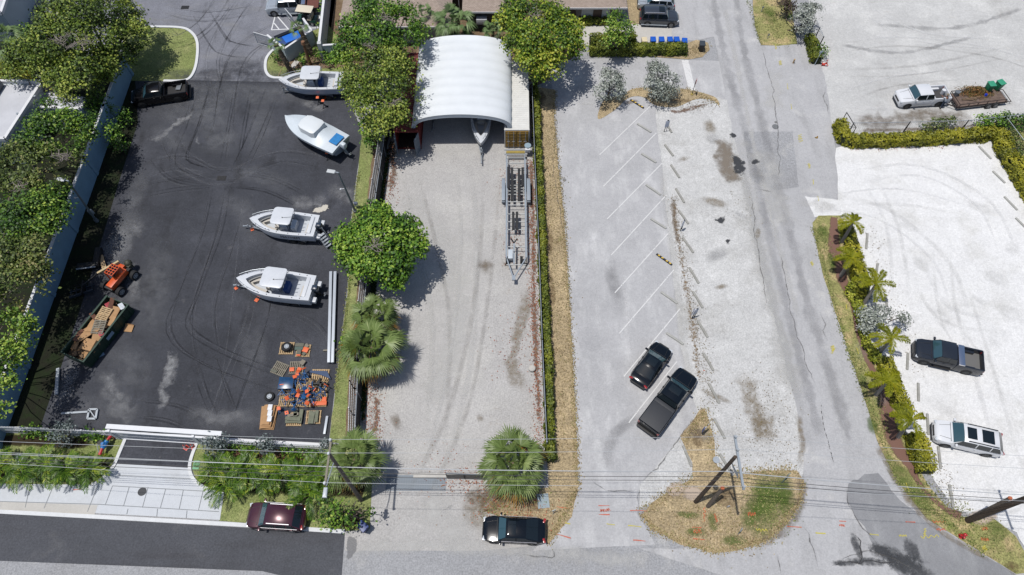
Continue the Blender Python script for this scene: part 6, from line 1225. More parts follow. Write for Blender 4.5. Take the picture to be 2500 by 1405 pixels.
def boat_trailer(lab, W, L, wx=.30, tongue=1.5, m=M_alum, wid=2.2, fend=True, rz=0):
    loc = W.to_translation(); r = thing('boat_trailer', lab, 'boat trailer', loc, W.to_euler().z); f = MB()
    for s in (-1, 1):
        f.beam((0, s*.62, .5), (L*.62, s*.62, .5), .08, .14).beam((L*.62, s*.62, .5), (L+tongue*.35, 0, .5), .08, .12)
    f.beam((L*.9, 0, .5), (L+tongue, 0, .5), .1, .12)
    for q in (.02, .2, .4, .6): f.beam((L*q, -.62, .46), (L*q, .62, .46), .07, .08)
    f.build('frame', m, r)
    bk = MB()
    for s in (-1, 1): bk.beam((0, s*.4, .60), (L*.6, s*.4, .60), .1, .06)
    bk.build('bunk', M_trim, r)
    MB().tube((L+tongue*.55, .12, .12), (L+tongue*.55, .12, .95), .04).tube((L+tongue, 0, .5), (L+tongue+.2, 0, .48), .07).build('tongue_jack', M_lgrey, r)
    MB().beam((L*.97, 0, .5), (L*1.0, 0, 1.1), .07, .07).build('winch_post', m, r)
    for i, x in enumerate((L*wx-.42, L*wx+.42)):
        for s in (-1, 1): wheel(r, x, s*(wid/2-.05), .33, .22, M_rimd, s)
    for s in (-1, 1):
        fd = MB(); rr = []
        for i in range(13):
            a = pi*i/12; rr.append([(L*wx+cos(a)*.86, s*(wid/2-.2), .34+.46*sin(a)**.5 if 0 < i < 12 else .34), (L*wx+cos(a)*.86, s*(wid/2+.12), .34+.46*sin(a)**.5 if 0 < i < 12 else .34)])
        fd.loft(rr, caps=False); fd.build('fender', m, r, smooth=True)
    return r
r, W, L = boat('white centre console boat under the olive tree with a pale hull and blue seat cover', (681, 196), (836, 197), 1.75, 2.7, M_hullb, motor=M_gel, blue=True, mlabel='white outboard motor half hidden by the olive tree on the topmost boat', keel=.75)
boat_trailer('galvanised trailer in the shade beneath the topmost boat', W, L, tongue=-.2)
r, W, L = boat('white centre console boat with MAYHEM lettered on its hull and steps at the stern', (610, 535), (773, 552), 1.70, 2.6, M_gel, name='MAYHEM', mlabel='navy outboard motor tilted on the boat with the stern steps')
boat_trailer('tandem boat trailer with pale fenders under the boat with the stern steps', W, L, tongue=.9)
W3 = W
r, W, L = boat('white centre console boat lowest in the yard beside the long metal beams', (578, 680), (763, 704), 1.75, 2.75, M_gel, mlabel='dark outboard motor on the lowest white boat', blue=True)
boat_trailer('tandem boat trailer under the lowest white boat', W, L, tongue=.6)
tp = MB().box((L*.37, 1.385, 1.45), (1.5, .01, .13)).build('hull_stripe', M_trim, r) if False else None
r, W, L = boat('open bow white boat parked nose out under the right side of the fabric shelter', (1174, 352), (1174, 215), 1.6, 2.2, M_gel, top=False, motor=None)
boat_trailer('narrow boat trailer with its tongue poking out of the shelter below the open bow boat', W, L, tongue=1.3, wid=2.0)
# shrink wrapped boat
A, B = G(696, 284, 1.9), G(832, 352, 1.8); L = (A-B).length; rz = atan2((A-B).y, (A-B).x); W = Matrix.Translation((B.x, B.y, 0)) @ Matrix.Rotation(rz, 4, 'Z')
wb = thing('covered_boat', 'boat wrapped in white shrink film standing on orange topped stands', 'boat', (B.x, B.y, 0), rz); b2 = 1.45; hr, cr_ = [], []; n = 24
for i in range(n+1):
    s = (i/n)**.95; w_ = max(hb_(s)*b2, .02); x = s*L; zg = 1.75+.2*s**2; k = .7+max(0, s-.6)**2*3; k = min(k, zg-.15)
    hr.append([(x-.5*max(0, s-.6), 0, k), (x-.4*max(0, s-.6), w_*.75, min(k+.3, zg-.1)), (x, w_, zg-.25), (x, -w_, zg-.25), (x-.4*max(0, s-.6), -w_*.75, min(k+.3, zg-.1))])
    rd = zg+.12+.55*math.exp(-((s-.47)/.20)**2)+.12*sin(pi*s); wr = .02*sin(i*2.3)
    cr_.append([(x, w_*1.01, zg-.32), (x, w_*1.03, zg), (x, w_*.6, zg+(rd-zg)*.55+wr), (x, w_*.25, rd-.03), (x, 0, rd), (x, -w_*.25, rd-.03), (x, -w_*.6, zg+(rd-zg)*.55-wr), (x, -w_*1.03, zg), (x, -w_*1.01, zg-.32)])
MB().loft(hr, close=True).build('hull', mat('grey_hull', S(150, 164, 182), .4), wb, smooth=True)
M_film = mat('shrink_film', S(216, 226, 234), .45, var=.05, vs=1.2, coat=.2, bump=.25)
MB().loft(cr_).build('shrink_wrap', M_film, wb, smooth=True)
pts = [(L*.66, .0), (L*.64, .75), (L*.58, .95), (L*.40, 1.0), (L*.35, .85), (L*.34, 0), (L*.35, -.85), (L*.40, -1.0), (L*.58, -.95), (L*.64, -.75)]
MB().loft([[(L*.5+(x-L*.5)*f, y*f, z) for x, y in pts] for f, z in ((1.04, 2.1), (1.02, 2.62), (1.0, 2.72), (.9, 2.78), (.3, 2.82))], close=True).build('wrapped_hardtop', mat('bright_film', S(232, 238, 242), .4, bump=.1, vs=1.5), wb, smooth=True)
MB().box((.62, -.15, 2.02), (.95, 1.3, .03), ry=-.02).build('blue_tarp', mat('blue_tarp', S(30, 130, 200), .5, var=.2, vs=3), wb)
outboard('outboard motor wrapped in white film on the shrink wrapped boat', W @ Vector((-.2, 0, 1.15)), rz, M_film, wrap=True)
# boat in shelter left: trailer only
Wt = Matrix.Translation(G(1066, 300, 0)-Vector((0, -6, 0))) @ Matrix.Rotation(-pi/2-.05, 4, 'Z')
boat_trailer('dark trailer tongue poking out of the shade at the left inside the shelter', Wt, 6.2, tongue=1.3, m=M_mgrey)
# stands: tripod with orange pad
def stand(lab, loc, rz=0, h=.9, c=M_trim, group='boat stands', lie=None, pad=None):
    r = thing('boat_stand', lab, 'boat stand', loc, rz, group); f = MB().tube((0, 0, .3), (0, 0, h), .035, n=6)
    for i in range(3): a = 2*pi*i/3; f.tube((0, 0, .45), (.36*cos(a), .36*sin(a), .02), .025, n=5)
    for i in range(3): a = 2*pi*i/3; b = 2*pi*(i+1)/3; f.tube((.3*cos(a), .3*sin(a), .09), (.3*cos(b), .3*sin(b), .09), .018, n=4)
    f.build('tripod', c, r); MB().box((0, 0, h+.03), (.3, .3, .06), rx=.15).build('pad', pad or M_org, r, bevel=.01)
    if lie: r.rotation_euler = lie
    return r
for i, (x, y, lab) in enumerate(((780, 248, 'boat stand standing at the left of the pair below the topmost boat'), (793, 256, 'boat stand at the right of the pair below the topmost boat'), (763, 352, 'boat stand under the middle of the wrapped boat'), (803, 382, 'boat stand under the stern of the wrapped boat'))): stand(lab, G(x, y+6))
for i, (x, y, s_, lab) in enumerate(((793, 240, .36, 'loose orange pad on the asphalt just under the topmost boat'), (616, 562, .3, 'orange chock under the tongue of the boat with stern steps'), (577, 705, .3, 'orange chock under the tongue of the lowest boat'), (627, 734, .34, 'orange pad lying alone below the lowest boat'))):
    o = tag(MB().box((0, 0, .05), (s_, s_, .07)).box((.02, 0, .1), (s_*.5, s_*.5, .04)).build('stand_pad', M_org, bevel=.015), lab, 'pad', 'loose orange pads'); o.location = G(x, y); o.rotation_euler = (0, 0, .2+i*.3)
# aluminium boarding steps
A, B = G(783, 572, 1.3), G(806, 604, .1); rzs = atan2((B-A).y, (B-A).x); Ls = (B.xy-A.xy).length
bs = thing('boarding_steps', 'metal boarding steps with handrails leaning at the stern of the boat above the round tree', 'steps', (A.x, A.y, 0), rzs)
for i in range(5):
    q = (i+.3)/5; MB().box((Ls*q, 0, 1.25-1.1*q), (.24, .62, .04)).build('tread', M_lgrey, bs)
f = MB()
for s in (-1, 1): f.tube((0, s*.33, 1.3), (Ls, s*.33, .05), .03, n=6).tube((0, s*.33, 2.05), (Ls*.9, s*.33, 1.0), .02, n=6).tube((0, s*.33, 0), (0, s*.33, 2.05), .025, n=6).tube((Ls*.9, s*.33, .1), (Ls*.9, s*.33, 1.0), .02, n=6)
f.build('handrail', M_lgrey, bs)
# ---- big empty boat trailer
z = .95; T = lambda x, y: G(x, y, z)
bt = thing('boat_trailer', 'long empty galvanised boat trailer with black bunks along the hedge fence', 'boat trailer', (0, 0, 0))
M_galv = mat('galvanised_steel', S(160, 170, 180), .5, metal=.15, var=.06, vs=2)
xl, xr = T(1237, 500).x, T(1283, 500).x; yt, yk = T(0, 390).y, T(0, 630).y
f = MB().beam((xl, yk, z), (xl, yt, z), .16, .22).beam((xr, yk, z), (xr, yt, z), .16, .22)
tip = T(1254, 676); f.beam((xl, yk, z), (tip.x-.06, tip.y, z-.05), .1, .12).beam((xr, yk, z), (tip.x+.06, tip.y, z-.05), .1, .12).box((tip.x, tip.y-.1, z-.05), (.3, .5, .14))
f.build('frame', M_galv, bt)
for y in (385, 398, 415, 438, 452, 459, 466, 474, 492, 500, 522, 541, 560, 602, 646): Y = T(0, y).y; MB().beam((xl, Y, z-.08), (xr, Y, z-.08), .07, .07).build('crossmember', mat('pale_crossmember', S(206, 208, 206), .5, metal=.1), bt)
for (x, ya, yb_) in ((1241, 408, 460), (1250, 410, 490), (1267, 412, 490), (1276, 410, 455), (1253, 518, 560), (1262, 518, 560)):
    a, b = G(x, ya, z+.12), G(x, yb_, z+.12); MB().beam((a.x, a.y, z+.1), (b.x, b.y, z+.1), .24, .16).build('bunk', M_trim, bt)
c = T(1255, 596); MB().beam((c.x-.3, c.y+.3, z+.45), (c.x, c.y, z+.15), .1, .08).beam((c.x+.3, c.y+.3, z+.45), (c.x, c.y, z+.15), .1, .08).build('bow_stop', M_black, bt)
MB().beam((c.x, c.y, z+.1), (c.x, T(0, 645).y, z), .14, .12).tube((c.x, T(0, 618).y, z), (c.x, T(0, 618).y, z+.35), .06).build('winch_post', M_galv, bt)
for s, xw_ in ((-1, xl-.32), (1, xr+.32)):
    a, b = T(0, 438).y, T(0, 490).y; MB().box((xw_, (a+b)/2, z+.0), (.34, a-b, .08)).box((xw_, a+.1, z-.15), (.34, .06, .3)).box((xw_, b-.1, z-.15), (.34, .06, .3)).build('fender', M_galv, bt, bevel=.02)
    for q in (.2, .5, .8):
        yy_ = a+(b-a)*q; t = MB().tube((xw_-.13, yy_, .36), (xw_+.13, yy_, .36), .36, n=18).build('wheel', M_tyrem, bt); MB().tube((xw_+s*.13, yy_, .36), (xw_+s*.15, yy_, .36), .2, n=12).build('rim', M_rim, t)
for s, x in ((-1, xl), (1, xr)): MB().tube((x, yk-.15, 0.02), (x, yk-.15, z+.1), .05, n=8).box((x, yk-.15, .04), (.25, .25, .04)).build('jack_leg', M_black, bt)
for x, nm in ((G(1238, 628, .4).x, 'w'), (G(1273, 628, .4).x, 'v')):
    MB().tube((x-.12, T(0, 628).y, .45), (x+.12, T(0, 628).y, .45), .35, n=16).build('spare_wheel', M_tyrem, bt)
MB().box((G(1246, 622, .5).x, T(0, 618).y, .6), (.45, 1.0, .4)).build('battery_box', mat('pale_box', S(206, 216, 226), .4), bt, bevel=.02)
rl = thing('beach_roller', 'yellow cloth covered roller between the container doors and the long trailer', 'roller', (0, 0, 0))
a, b = G(1236, 373, .9), G(1281, 373, .9); MB().tube(a, b, .18, n=12).build('roller_drum', mat('yellow_cloth', S(170, 148, 72), .8, var=.2, vs=3), rl)
MB().beam((a.x-.2, a.y-.25, .95), (b.x+.2, b.y-.25, .95), .08, .06).beam((a.x-.2, a.y+.3, .95), (b.x+.2, b.y+.3, .95), .08, .06).beam((a.x, a.y-.3, .95), (a.x, a.y-1.2, .95), .08, .06).beam((b.x, b.y-.3, .95), (b.x, b.y-1.2, .95), .08, .06).tube((a.x, a.y, 0), (a.x, a.y, .9), .04).tube((b.x, b.y, 0), (b.x, b.y, .9), .04).build('frame', M_galv, rl)
o = thing('shop_fan', 'round grey disc and white box on a post by the container corner', 'equipment', G(1288, 382)); MB().tube((0, 0, 0), (0, 0, 1.3), .04).build('post', M_mgrey, o); MB().box((0, 0, .9), (.5, .3, .5)).build('control_box', M_white, o, bevel=.02); MB().tube((0, .35, 1.2), (0, .35, 1.26), .34, n=18).build('disc', mat('blue_grey_disc', S(150, 172, 184), .5), o)
# two long metal beams on a block, and the light poles lying about
M_steel = mat('pale_beam', S(196, 204, 214), .45, metal=.1, var=.05, vs=1)
for i, (p, q, lab) in enumerate((((808, 664), (803, 886), 'left of the two long pale metal beams lying on the yard'), ((818.5, 664), (812, 886), 'right of the two long pale metal beams lying on the yard'))):
    a, b = G(*p, .35), G(*q, .35); tag(MB().beam((a.x, a.y, .32), (b.x, b.y, .32), .26, .26).build('metal_beam', M_steel, bevel=.02), lab, 'beam', 'long metal beams')
a, b = G(790, 858), G(824, 856); tag(MB().beam((a.x, a.y, .1), (b.x, b.y, .1), .14, .16).build('timber_bearer', M_woodg), 'grey timber bearer under the lower ends of the metal beams', 'timber')
a, b = G(800, 1018), G(793, 1062); tag(MB().beam((a.x, a.y, .12), (b.x, b.y, .12), .2, .2).build('short_beam', M_steel, bevel=.02), 'short pale beam lying by the grass strip near the front fence', 'beam')
bm_ = thing('metal_davit', 'pale metal arm with an open square foot lying in the shade near the front fence', 'metal frame', (0, 0, 0))
a, b = G(150, 1010, .15), G(218, 1006, .15); MB().beam(a, b, .16, .12).build('arm', M_lgrey, bm_)
f = MB(); q = [G(218, 1000, .15), G(238, 1000, .15), G(234, 1023, .15), G(214, 1023, .15)]
for i in range(4): f.beam(q[i], q[(i+1) % 4], .16, .12)
f.beam(q[0], q[2], .08, .08); f.build('foot_frame', M_lgrey, bm_)
a, b = G(142, 900, .2), G(138, 964, .2); tag(MB().beam(a, b, .25, .16).build('metal_channel', M_lgrey), 'pale metal channel lying in the shade left of the green container', 'beam')
# ------------------------------------------------------------------ stops, signs, poles, wires and yard clutter
M_stop = mat('weathered_concrete', S(178, 178, 173), .95, var=.15, vs=3, bump=.4); M_stop2 = mat('weathered_timber', S(164, 163, 157), .95, var=.2, vs=3, bump=.4)
def stop(nm, lab, a, b, m, group, w=.2, h=.15):
    A, B = G(*a, .1), G(*b, .1); c = (A+B)/2; o = tag(MB().box((0, 0, h/2), ((A-B).length, w, h), top=1).build(nm, m, bevel=.03, seg=1), lab, 'wheel stop', group); o.location = (c.x, c.y, 0); o.rotation_euler = (0, 0, atan2((A-B).y, (A-B).x)); return o
for i, (a, b) in enumerate((((1556, 302), (1590, 323)), ((1566, 375), (1602, 397)), ((1577, 451), (1613, 476)), ((1589, 534), (1627, 558)), ((1614, 713), (1654, 741)), ((1627, 813), (1669, 841)))):
    stop('wheel_stop', '%s weathered grey concrete wheel stop from the top inside the striped bays' % ORD[i], a, b, M_stop, 'concrete wheel stops in the striped bays')
for a, b, lab in (((1539, 243), (1572, 264), 'black and yellow rubber wheel stop at the dry grass median'), ((1603, 620), (1641, 647), 'black and yellow rubber wheel stop in the middle of the striped bays')):
    o = stop('rubber_wheel_stop', lab, a, b, M_black, 'black and yellow wheel stops', .2, .12); L = (G(*a)-G(*b)).length; ym = mat('yellow_marking', S(236, 196, 60), .6); mb = MB()
    for k in (-.36, -.16, .12, .34): mb.box((k*L, 0, .123), (.2, .12, .006), rz=.3)
    mb.build('yellow_marking', ym, o)
rows = (((1627, 300), (1640, 324)), ((1623, 353), (1644, 381)), ((1638, 402), (1659, 434)), ((1650, 460), (1671, 495)), ((1657, 513), (1681, 547)), ((1667, 580), (1693, 617)), ((1683, 653), (1706, 692)), ((1692, 712), (1716, 752)), ((1703, 782), (1728, 824)), ((1717, 862), (1742, 905)), ((1731, 937), (1756, 985)), ((1743, 1022), (1770, 1071)), ((1757, 1108), (1790, 1162)))
for i, (a, b) in enumerate(rows): stop('timber_wheel_stop', '%s dark grey wheel stop from the top in the long row on the pale gravel' % ORD[i], a, b, M_stop2, 'wheel stops on the pale gravel')
stop('timber_wheel_stop', 'lone grey wheel stop on the small gravel wedge left of the dry grass', (1668, 1088), (1689, 1140), M_stop2, None)
rows = (((2118, 570), (2115, 608)), ((2143, 643), (2140, 668)), ((2162, 718), (2166, 750)), ((2217, 862), (2215, 903)), ((2242, 935), (2243, 980)), ((2264, 1010), (2267, 1062)), ((2291, 1090), (2297, 1145)), ((2318, 1183), (2328, 1240)))
for i, (a, b) in enumerate(rows): stop('timber_wheel_stop', '%s wheel stop from the top along the palm verge of the white lot' % ORD[i], a, b, M_stop2, 'wheel stops along the palm verge')
rows = (((2390, 357), (2420, 388)), ((2424, 418), (2454, 447)), ((2452, 480), (2484, 513)), ((2480, 532), (2510, 562)))
for i, (a, b) in enumerate(rows): stop('timber_wheel_stop', '%s wheel stop from the top along the hedge at the right of the white lot' % ORD[i], a, b, M_stop, 'wheel stops along the right hedge')
# signs standing at the lot edge
M_signw = mat('sign_face', S(206, 212, 226), .5); M_signb = mat('sign_blue', S(96, 112, 160), .5)
for x, y, rz_, two, lab in ((1624, 322, .2, 0, 'white lot sign board on two black legs at the top of the gravel row'), (1662, 563, .9, 0, 'narrow white lot sign board on black legs beside the fifth gravel wheel stop'), (1692, 776, .5, 1, 'white and blue lot sign boards on black legs midway down the gravel row'), (1715, 1056, .8, 1, 'blue and white lot sign board in the dry grass below the covered pickup')):
    s = thing('lot_sign', lab, 'sign', G(x, y), rz_, 'lot signs along the gravel edge')
    for q in (-.14, .14): MB().tube((q, 0, 0), (q*.6, 0, .75), .035, n=6).build('leg', M_black, s)
    MB().box((0, 0, 1.15), (.42, .05, .95)).build('board', M_signw, s, bevel=.01)
    if two: MB().box((-.3, .05, 1.25), (.26, .04, .8), rz=.5).build('side_board', M_signb, s)
    MB().box((.0, 0, 1.66), (.16, .06, .1)).build('cap', M_black, s)
ss = thing('stop_sign', 'red stop sign on a dark post at the end of the dry median', 'sign', G(1689, 232), radians(75))
MB().tube((0, 0, 0), (0, 0, 2.1), .035, n=8).build('post', M_trim, ss); MB().tube((0, -.03, 1.95), (0, -.05, 1.95), .34, n=8).build('sign_face', mat('stop_red', S(190, 50, 46), .5), ss); MB().box((.0, 0, .08), (.25, .25, .16)).build('base', mat('yellow_base', S(190, 170, 90), .7), ss)
for x, y, z, rz_, c, lab in ((1908, 1180, 1.6, .6, S(110, 132, 134), 'green grey street sign post leaning on the green end of the grass island'), (1802, 1305, .9, .9, S(150, 160, 164), 'small grey sign post at the lower edge of the grass island'), (1350, 1255, .7, .4, S(190, 194, 190), 'small pale utility marker in the dry grass right of the black fastback'), (1988, 160, 1.7, .2, S(190, 204, 216), 'pale blue marker post at the lower end of the small entrance hedge'), (1775, 1240, .3, .2, S(180, 184, 186), 'small white marker on the brown patch of the grass island'), (1858, 30, .6, 0, S(150, 156, 156), 'small grey marker on the top verge'), (1873, 95, .5, .2, S(160, 160, 158), 'low grey marker near the bottom of the top verge')):
    s = thing('marker_post', lab, 'post', G(x, y), rz_); MB().tube((0, 0, 0), (.12*z, .1*z, z), .035, n=7).build('post', mat('mk%d' % x, c, .6), s); MB().box((.12*z, .1*z, z), (.34 if z > .6 else .2, .05, .24)).build('plate', mat('mk%d' % x, c, .6), s)
wp = MB(); o = thing('bollard', 'short wooden bollard standing on the pale road by the entrance', 'bollard', G(1936, 155)); MB().tube((0, 0, 0), (0, 0, .55), .09, .085, 10).build('post', M_wood, o); MB().tube((0, 0, .55), (0, 0, .58), .10, n=10).build('cap', M_wood, o)
o = thing('debris_clump', 'small mustard clump of debris on the pale road left of the yellow green hedge', 'debris', G(1994, 338)); MB().tube((0, 0, 0), (.1, .2, .12), .12, .05, 6).tube((0, 0, 0), (-.2, .05, .1), .10, .04, 6).build('clump', mat('mustard', S(150, 120, 60), .9), o)
def cone(lab, x, y, lie=False, group=None):
    c = thing('traffic_cone', lab, 'traffic cone', G(x, y), R.uniform(0, 3), group); mr = mat('cone_red', S(214, 62, 44), .5)
    MB().box((0, 0, .02), (.38, .38, .04)).build('base', mr, c, bevel=.01); MB().tube((0, 0, .04), (0, 0, .7), .14, .03, 14).build('body', mr, c); MB().tube((0, 0, .38), (0, 0, .5), .095, .075, 14).build('reflective_band', M_white, c)
    if lie: c.rotation_euler = (radians(88), 0, 1.2); c.location.z = .18
cone('left of the two red traffic cones inside the sliding gate', 455, 1094, group='cones inside the gate'); cone('right of the two red traffic cones inside the sliding gate', 473, 1092, group='cones inside the gate'); cone('red traffic cone at the upper right lot entrance', 2016, 158); cone('second red cone lying behind the hedge at the upper lot entrance', 2005, 160, True)
# fire equipment
bf = thing('backflow_pipe', 'red and blue fire backflow pipe assembly on the lawn left of the gate', 'pipe assembly', G(262, 1098), 0); mr = mat('fire_red', S(196, 30, 40), .4, coat=.5); mbu = mat('valve_blue', S(30, 120, 190), .4, coat=.5)
MB().tube((-.15, -.5, 0), (-.15, -.5, .6), .13).tube((-.15, -.55, .55), (-.08, -.1, .6), .12).tube((.12, .55, .6), (.35, 1.0, .6), .12).tube((.35, 1.0, .6), (.35, 1.0, 0), .13).build('red_pipe', mr, bf, smooth=True)
MB().tube((-.08, -.1, .6), (.12, .55, .6), .19, n=12).ball((0, .2, .62), .27, 10).tube((0, .2, .62), (0, .2, .95), .12).build('valve_body', mbu, bf, smooth=True)
MB().tube((-.25, .3, .8), (-.25, .3, .84), .22, n=12).build('hand_wheel', M_trim, bf); MB().path([(-.3, -.4, .5), (-.5, .1, .7), (-.3, .8, .6)], .03).build('bypass_pipe', M_lgrey, bf)
hy = thing('fire_hydrant', 'small red fire hydrant on the grass near the lower right corner', 'hydrant', G(2345, 1310)); MB().tube((0, 0, 0), (0, 0, .6), .13, .12, 12).ball((0, 0, .62), .14, 8).tube((0, 0, .05), (0, 0, .1), .2, n=12).build('barrel', mr, hy, smooth=True)
MB().tube((-.26, 0, .42), (.26, 0, .42), .07, n=10).tube((0, -.24, .42), (0, 0, .42), .08, n=10).build('nozzle', mr, hy)
o = tag(MB().tube((0, 0, 0), (0, 0, .5), .36, .36, 20).tube((0, 0, .5), (0, 0, .54), .33, .30, 20).build('concrete_ring', M_conc2), 'round pale concrete cylinder by the hedge fence in the sandy yard', 'concrete ring'); o.location = G(1299, 903); o.scale = (.8, .8, .7)
tag(MB().box((0, 0, .03), (.9, 1.1, .05), rz=.1).build('meter_lid', mat('blue_grey_lid', S(150, 166, 174), .6, var=.1)), 'blue grey utility lid in the shade right of the big fan palm', 'lid').location = G(1326, 1224)
tag(MB().box((0, 0, .04), (.6, 1.1, .08), rz=-.4).build('concrete_slab', M_conc2), 'small concrete slab on the island grass beside the enclosure wall', 'slab').location = G(720, 158)
tag(MB().box((0, 0, .03), (.5, .7, .05), rz=.0).build('green_lid', mat('green_lid', S(120, 180, 140), .6)), 'light green utility lid at the corner of the right planting bed', 'lid').location = G(480, 1136)
tag(MB().box((0, 0, .3), (.8, .9, .5), rz=-.5).build('white_grate_box', M_lgrey, bevel=.02), 'small white grated utility box under the wires in the left bed', 'utility box').location = G(52, 1128)
sc = MB().tube((-.0, 0, .02), (0, 0, .03), .0001, n=3)
# lamp posts in the dark yard
def lamp(lab, base, top, h, arm):
    r = thing('lamp_post', lab, 'lamp post', G(*base)); t = G(*top, h)-G(*base); MB().tube((0, 0, 0), (0, 0, .35), .2, .18, 12).build('base', M_mgrey, r); MB().tube((0, 0, .3), t, .11, .075, 10).build('pole', mat('grey_pole', S(124, 136, 142), .5, metal=.3), r)
    a = Vector(arm); MB().beam(t, t+a*.5, .08, .06).build('arm', M_lgrey, r); MB().box(t+a*.9, (.75, .38, .10), rz=atan2(a.y, a.x)).build('lamp_head', mat('lamp_head', S(206, 210, 212), .5), r, bevel=.02)
    MB().box(t+a*.95-Vector((0, 0, .055)), (.4, .28, .02), rz=atan2(a.y, a.x)).build('lamp_panel', M_mgrey, r); q = t*.62; MB().tube(q, q+Vector((-.35, -.05, 0)), .03).ball(q+Vector((-.42, -.05, -.05)), .1, 8).build('camera', M_white, r)
    return r
lamp('tall grey lamp post at the edge of the grass strip above the round glossy tree', (868, 519), (826, 422), 6.0, (-.75, .15, 0)); lamp('tall grey lamp post with a box at its base by the left boundary wall', (237, 541), (166, 442), 6.2, (-.75, .15, 0))
tag(MB().box((0, 0, .8), (.4, .25, .6)).build('electric_box', M_lgrey, bevel=.02), 'white electric box beside the foot of the left lamp post', 'electric box').location = G(232, 530)
tag(MB().box((0, 0, .6), (.35, .25, .5)).build('electric_box', M_white, bevel=.02), 'white electric box beside the foot of the lamp post above the round tree', 'electric box').location = G(872, 508)
# sign board post by the hedge top
o = thing('light_post', 'pale slim post with a small plate rising from the shaggy hedge by the bins', 'post', G(1524, 116)); t = G(1534, 68, 3.2)-G(1524, 116); MB().tube((0, 0, 0), t, .07, .05).build('pole', M_lgrey, o); MB().box(t*.7, (.6, .05, .3)).build('plate', M_lgrey, o)
# ---- utility poles and wires
M_pole = mat('creosote_wood', S(78, 64, 52), .9, var=.25, vs=4, bump=.4); M_poleg = mat('grey_pole_wood', S(112, 102, 92), .9, var=.25, vs=4, bump=.4)
def upole(lab, base, h, arms, r=.165, top=None, m=M_pole):
    b = G(*base); root = thing('utility_pole', lab, 'utility pole', b); t = Vector((0, 0, h)) if top is None else G(*top, h)-b
    MB().tube((0, 0, 0), t, r, r*.72, 14).build('pole', m, root); pts = []
    for (z, dx, y0, y1, ins, mm, wd) in arms:
        MB().beam((t.x+dx, y0, z), (t.x+dx, y1, z), wd, wd).build('crossarm', mm, root)
        for y in ins:
            q = MB().tube((t.x+dx, y, z+.05), (t.x+dx, y, z+.16), .05, n=8).tube((t.x+dx, y, z+.16), (t.x+dx, y, z+.22), .10, n=10).tube((t.x+dx, y, z+.24), (t.x+dx, y, z+.3), .08, n=10); q.build('insulator', M_lgrey, root); pts.append(b+Vector((t.x+dx, y, z+.3)))
    return root, pts, b, t
PM, pm, bM, tM = upole('leaning dark wooden utility pole rising from the grass island', (1698, 1226), 11.0, [(10.9, .22, -1.75, 1.75, (1.6, .75, -1.6), M_galv, .14)], top=(1795, 1116))
PL, pl, bL, tL = upole('wooden utility pole growing out of the fan palm at the street corner', (882, 1222), 10.6, [(10.5, 0.0, -1.5, 1.5, (1.4, .5, -1.4), M_woodg, .13)], top=(803, 1108), m=M_poleg)
PR, pr, bR, tR = upole('large dark wooden utility pole at the lower right corner', (2362, 1271), 11.5, [(11.4, .2, -1.5, 1.5, (1.4, .6, -1.4), M_galv, .13)], r=.24)
a = tL*.86; MB().path([a, a+Vector((-.15, -1.1, .25)), a+Vector((-.25, -1.7, .2))], .04, 6).build('lamp_arm', M_lgrey, PL); MB().loft([[(a.x-.27+x*k, a.y-2.1+y*k*1.7, a.z+z) for x, y in ((.13, .2), (-.13, .2), (-.15, -.2), (.15, -.2))] for z, k in ((.08, .7), (.16, 1), (.26, .9), (.3, .5))], close=True).build('street_lamp_head', mat('lamp_shell', S(200, 208, 214), .4), PL, smooth=True)
f = MB(); q = tM*.9
for s in range(6): f.tube(q+Vector((.1+.08*s, -.1-.1*s, -.1*s)), q+Vector((.2+.05*s, -.3-.12*s, -.25-.05*s)), .04, n=5)
f.build('cable_bundle', M_mgrey, PM); MB().tube(q+Vector((-.9, .1, .1)), q+Vector((-.35, -.2, -.4)), .02).tube(q+Vector((-.95, .12, .1)), q+Vector((-.95, .12, .16)), .22, n=16).build('street_bracket', M_lgrey, PM)
for base, top, h, lab in (((1728, 1237), (1764, 1192), 3.8, 'short cut wooden stub pole beside the leaning utility pole'), ((2374, 1264), (2466, 1217), 4.6, 'cut stub pole with an orange painted top beside the large right utility pole')):
    b = G(*base); t = G(*top, h)-b; o = thing('stub_pole', lab, 'pole', b); MB().tube((0, 0, 0), t, .17, .13, 12).build('pole', M_poleg, o); MB().tube(t, t*1.02, .16, .12, 10).build('painted_top', mat('orange_top', S(196, 110, 70), .8), o)
M_wirel = mat('bare_cable', S(190, 194, 198), .5); M_wired = mat('black_cable', S(44, 44, 46), .6)
def wire(lab, pts, r, m, sag=.25):
    mb = MB(); P = []
    for a, b in zip(pts[:-1], pts[1:]):
        n = 12
        for i in range(n): t = i/n; v = Vector(a).lerp(Vector(b), t); v.z -= sag*4*t*(1-t); P.append(v)
    P.append(Vector(pts[-1])); mb.path(P, r, 4); tag(mb.build('power_cable', m), lab, 'cable', 'cables strung between the utility poles')
far = lambda p, q, k: Vector(p)+(Vector(p)-Vector(q)).normalized()*k
for i, nm in enumerate(('topmost', 'second from the top', 'third from the top')):
    a, b, c = pl[i], pm[i], pr[i]; l = G(-500, (1022, 1056, 1098)[i], 10.6); l.z = 10.6
    wire('%s thin pale power cable crossing the lower part of the picture' % nm, [l, a, b, c, far(c, b, 30)], .013, M_wirel)
zz = 7.6
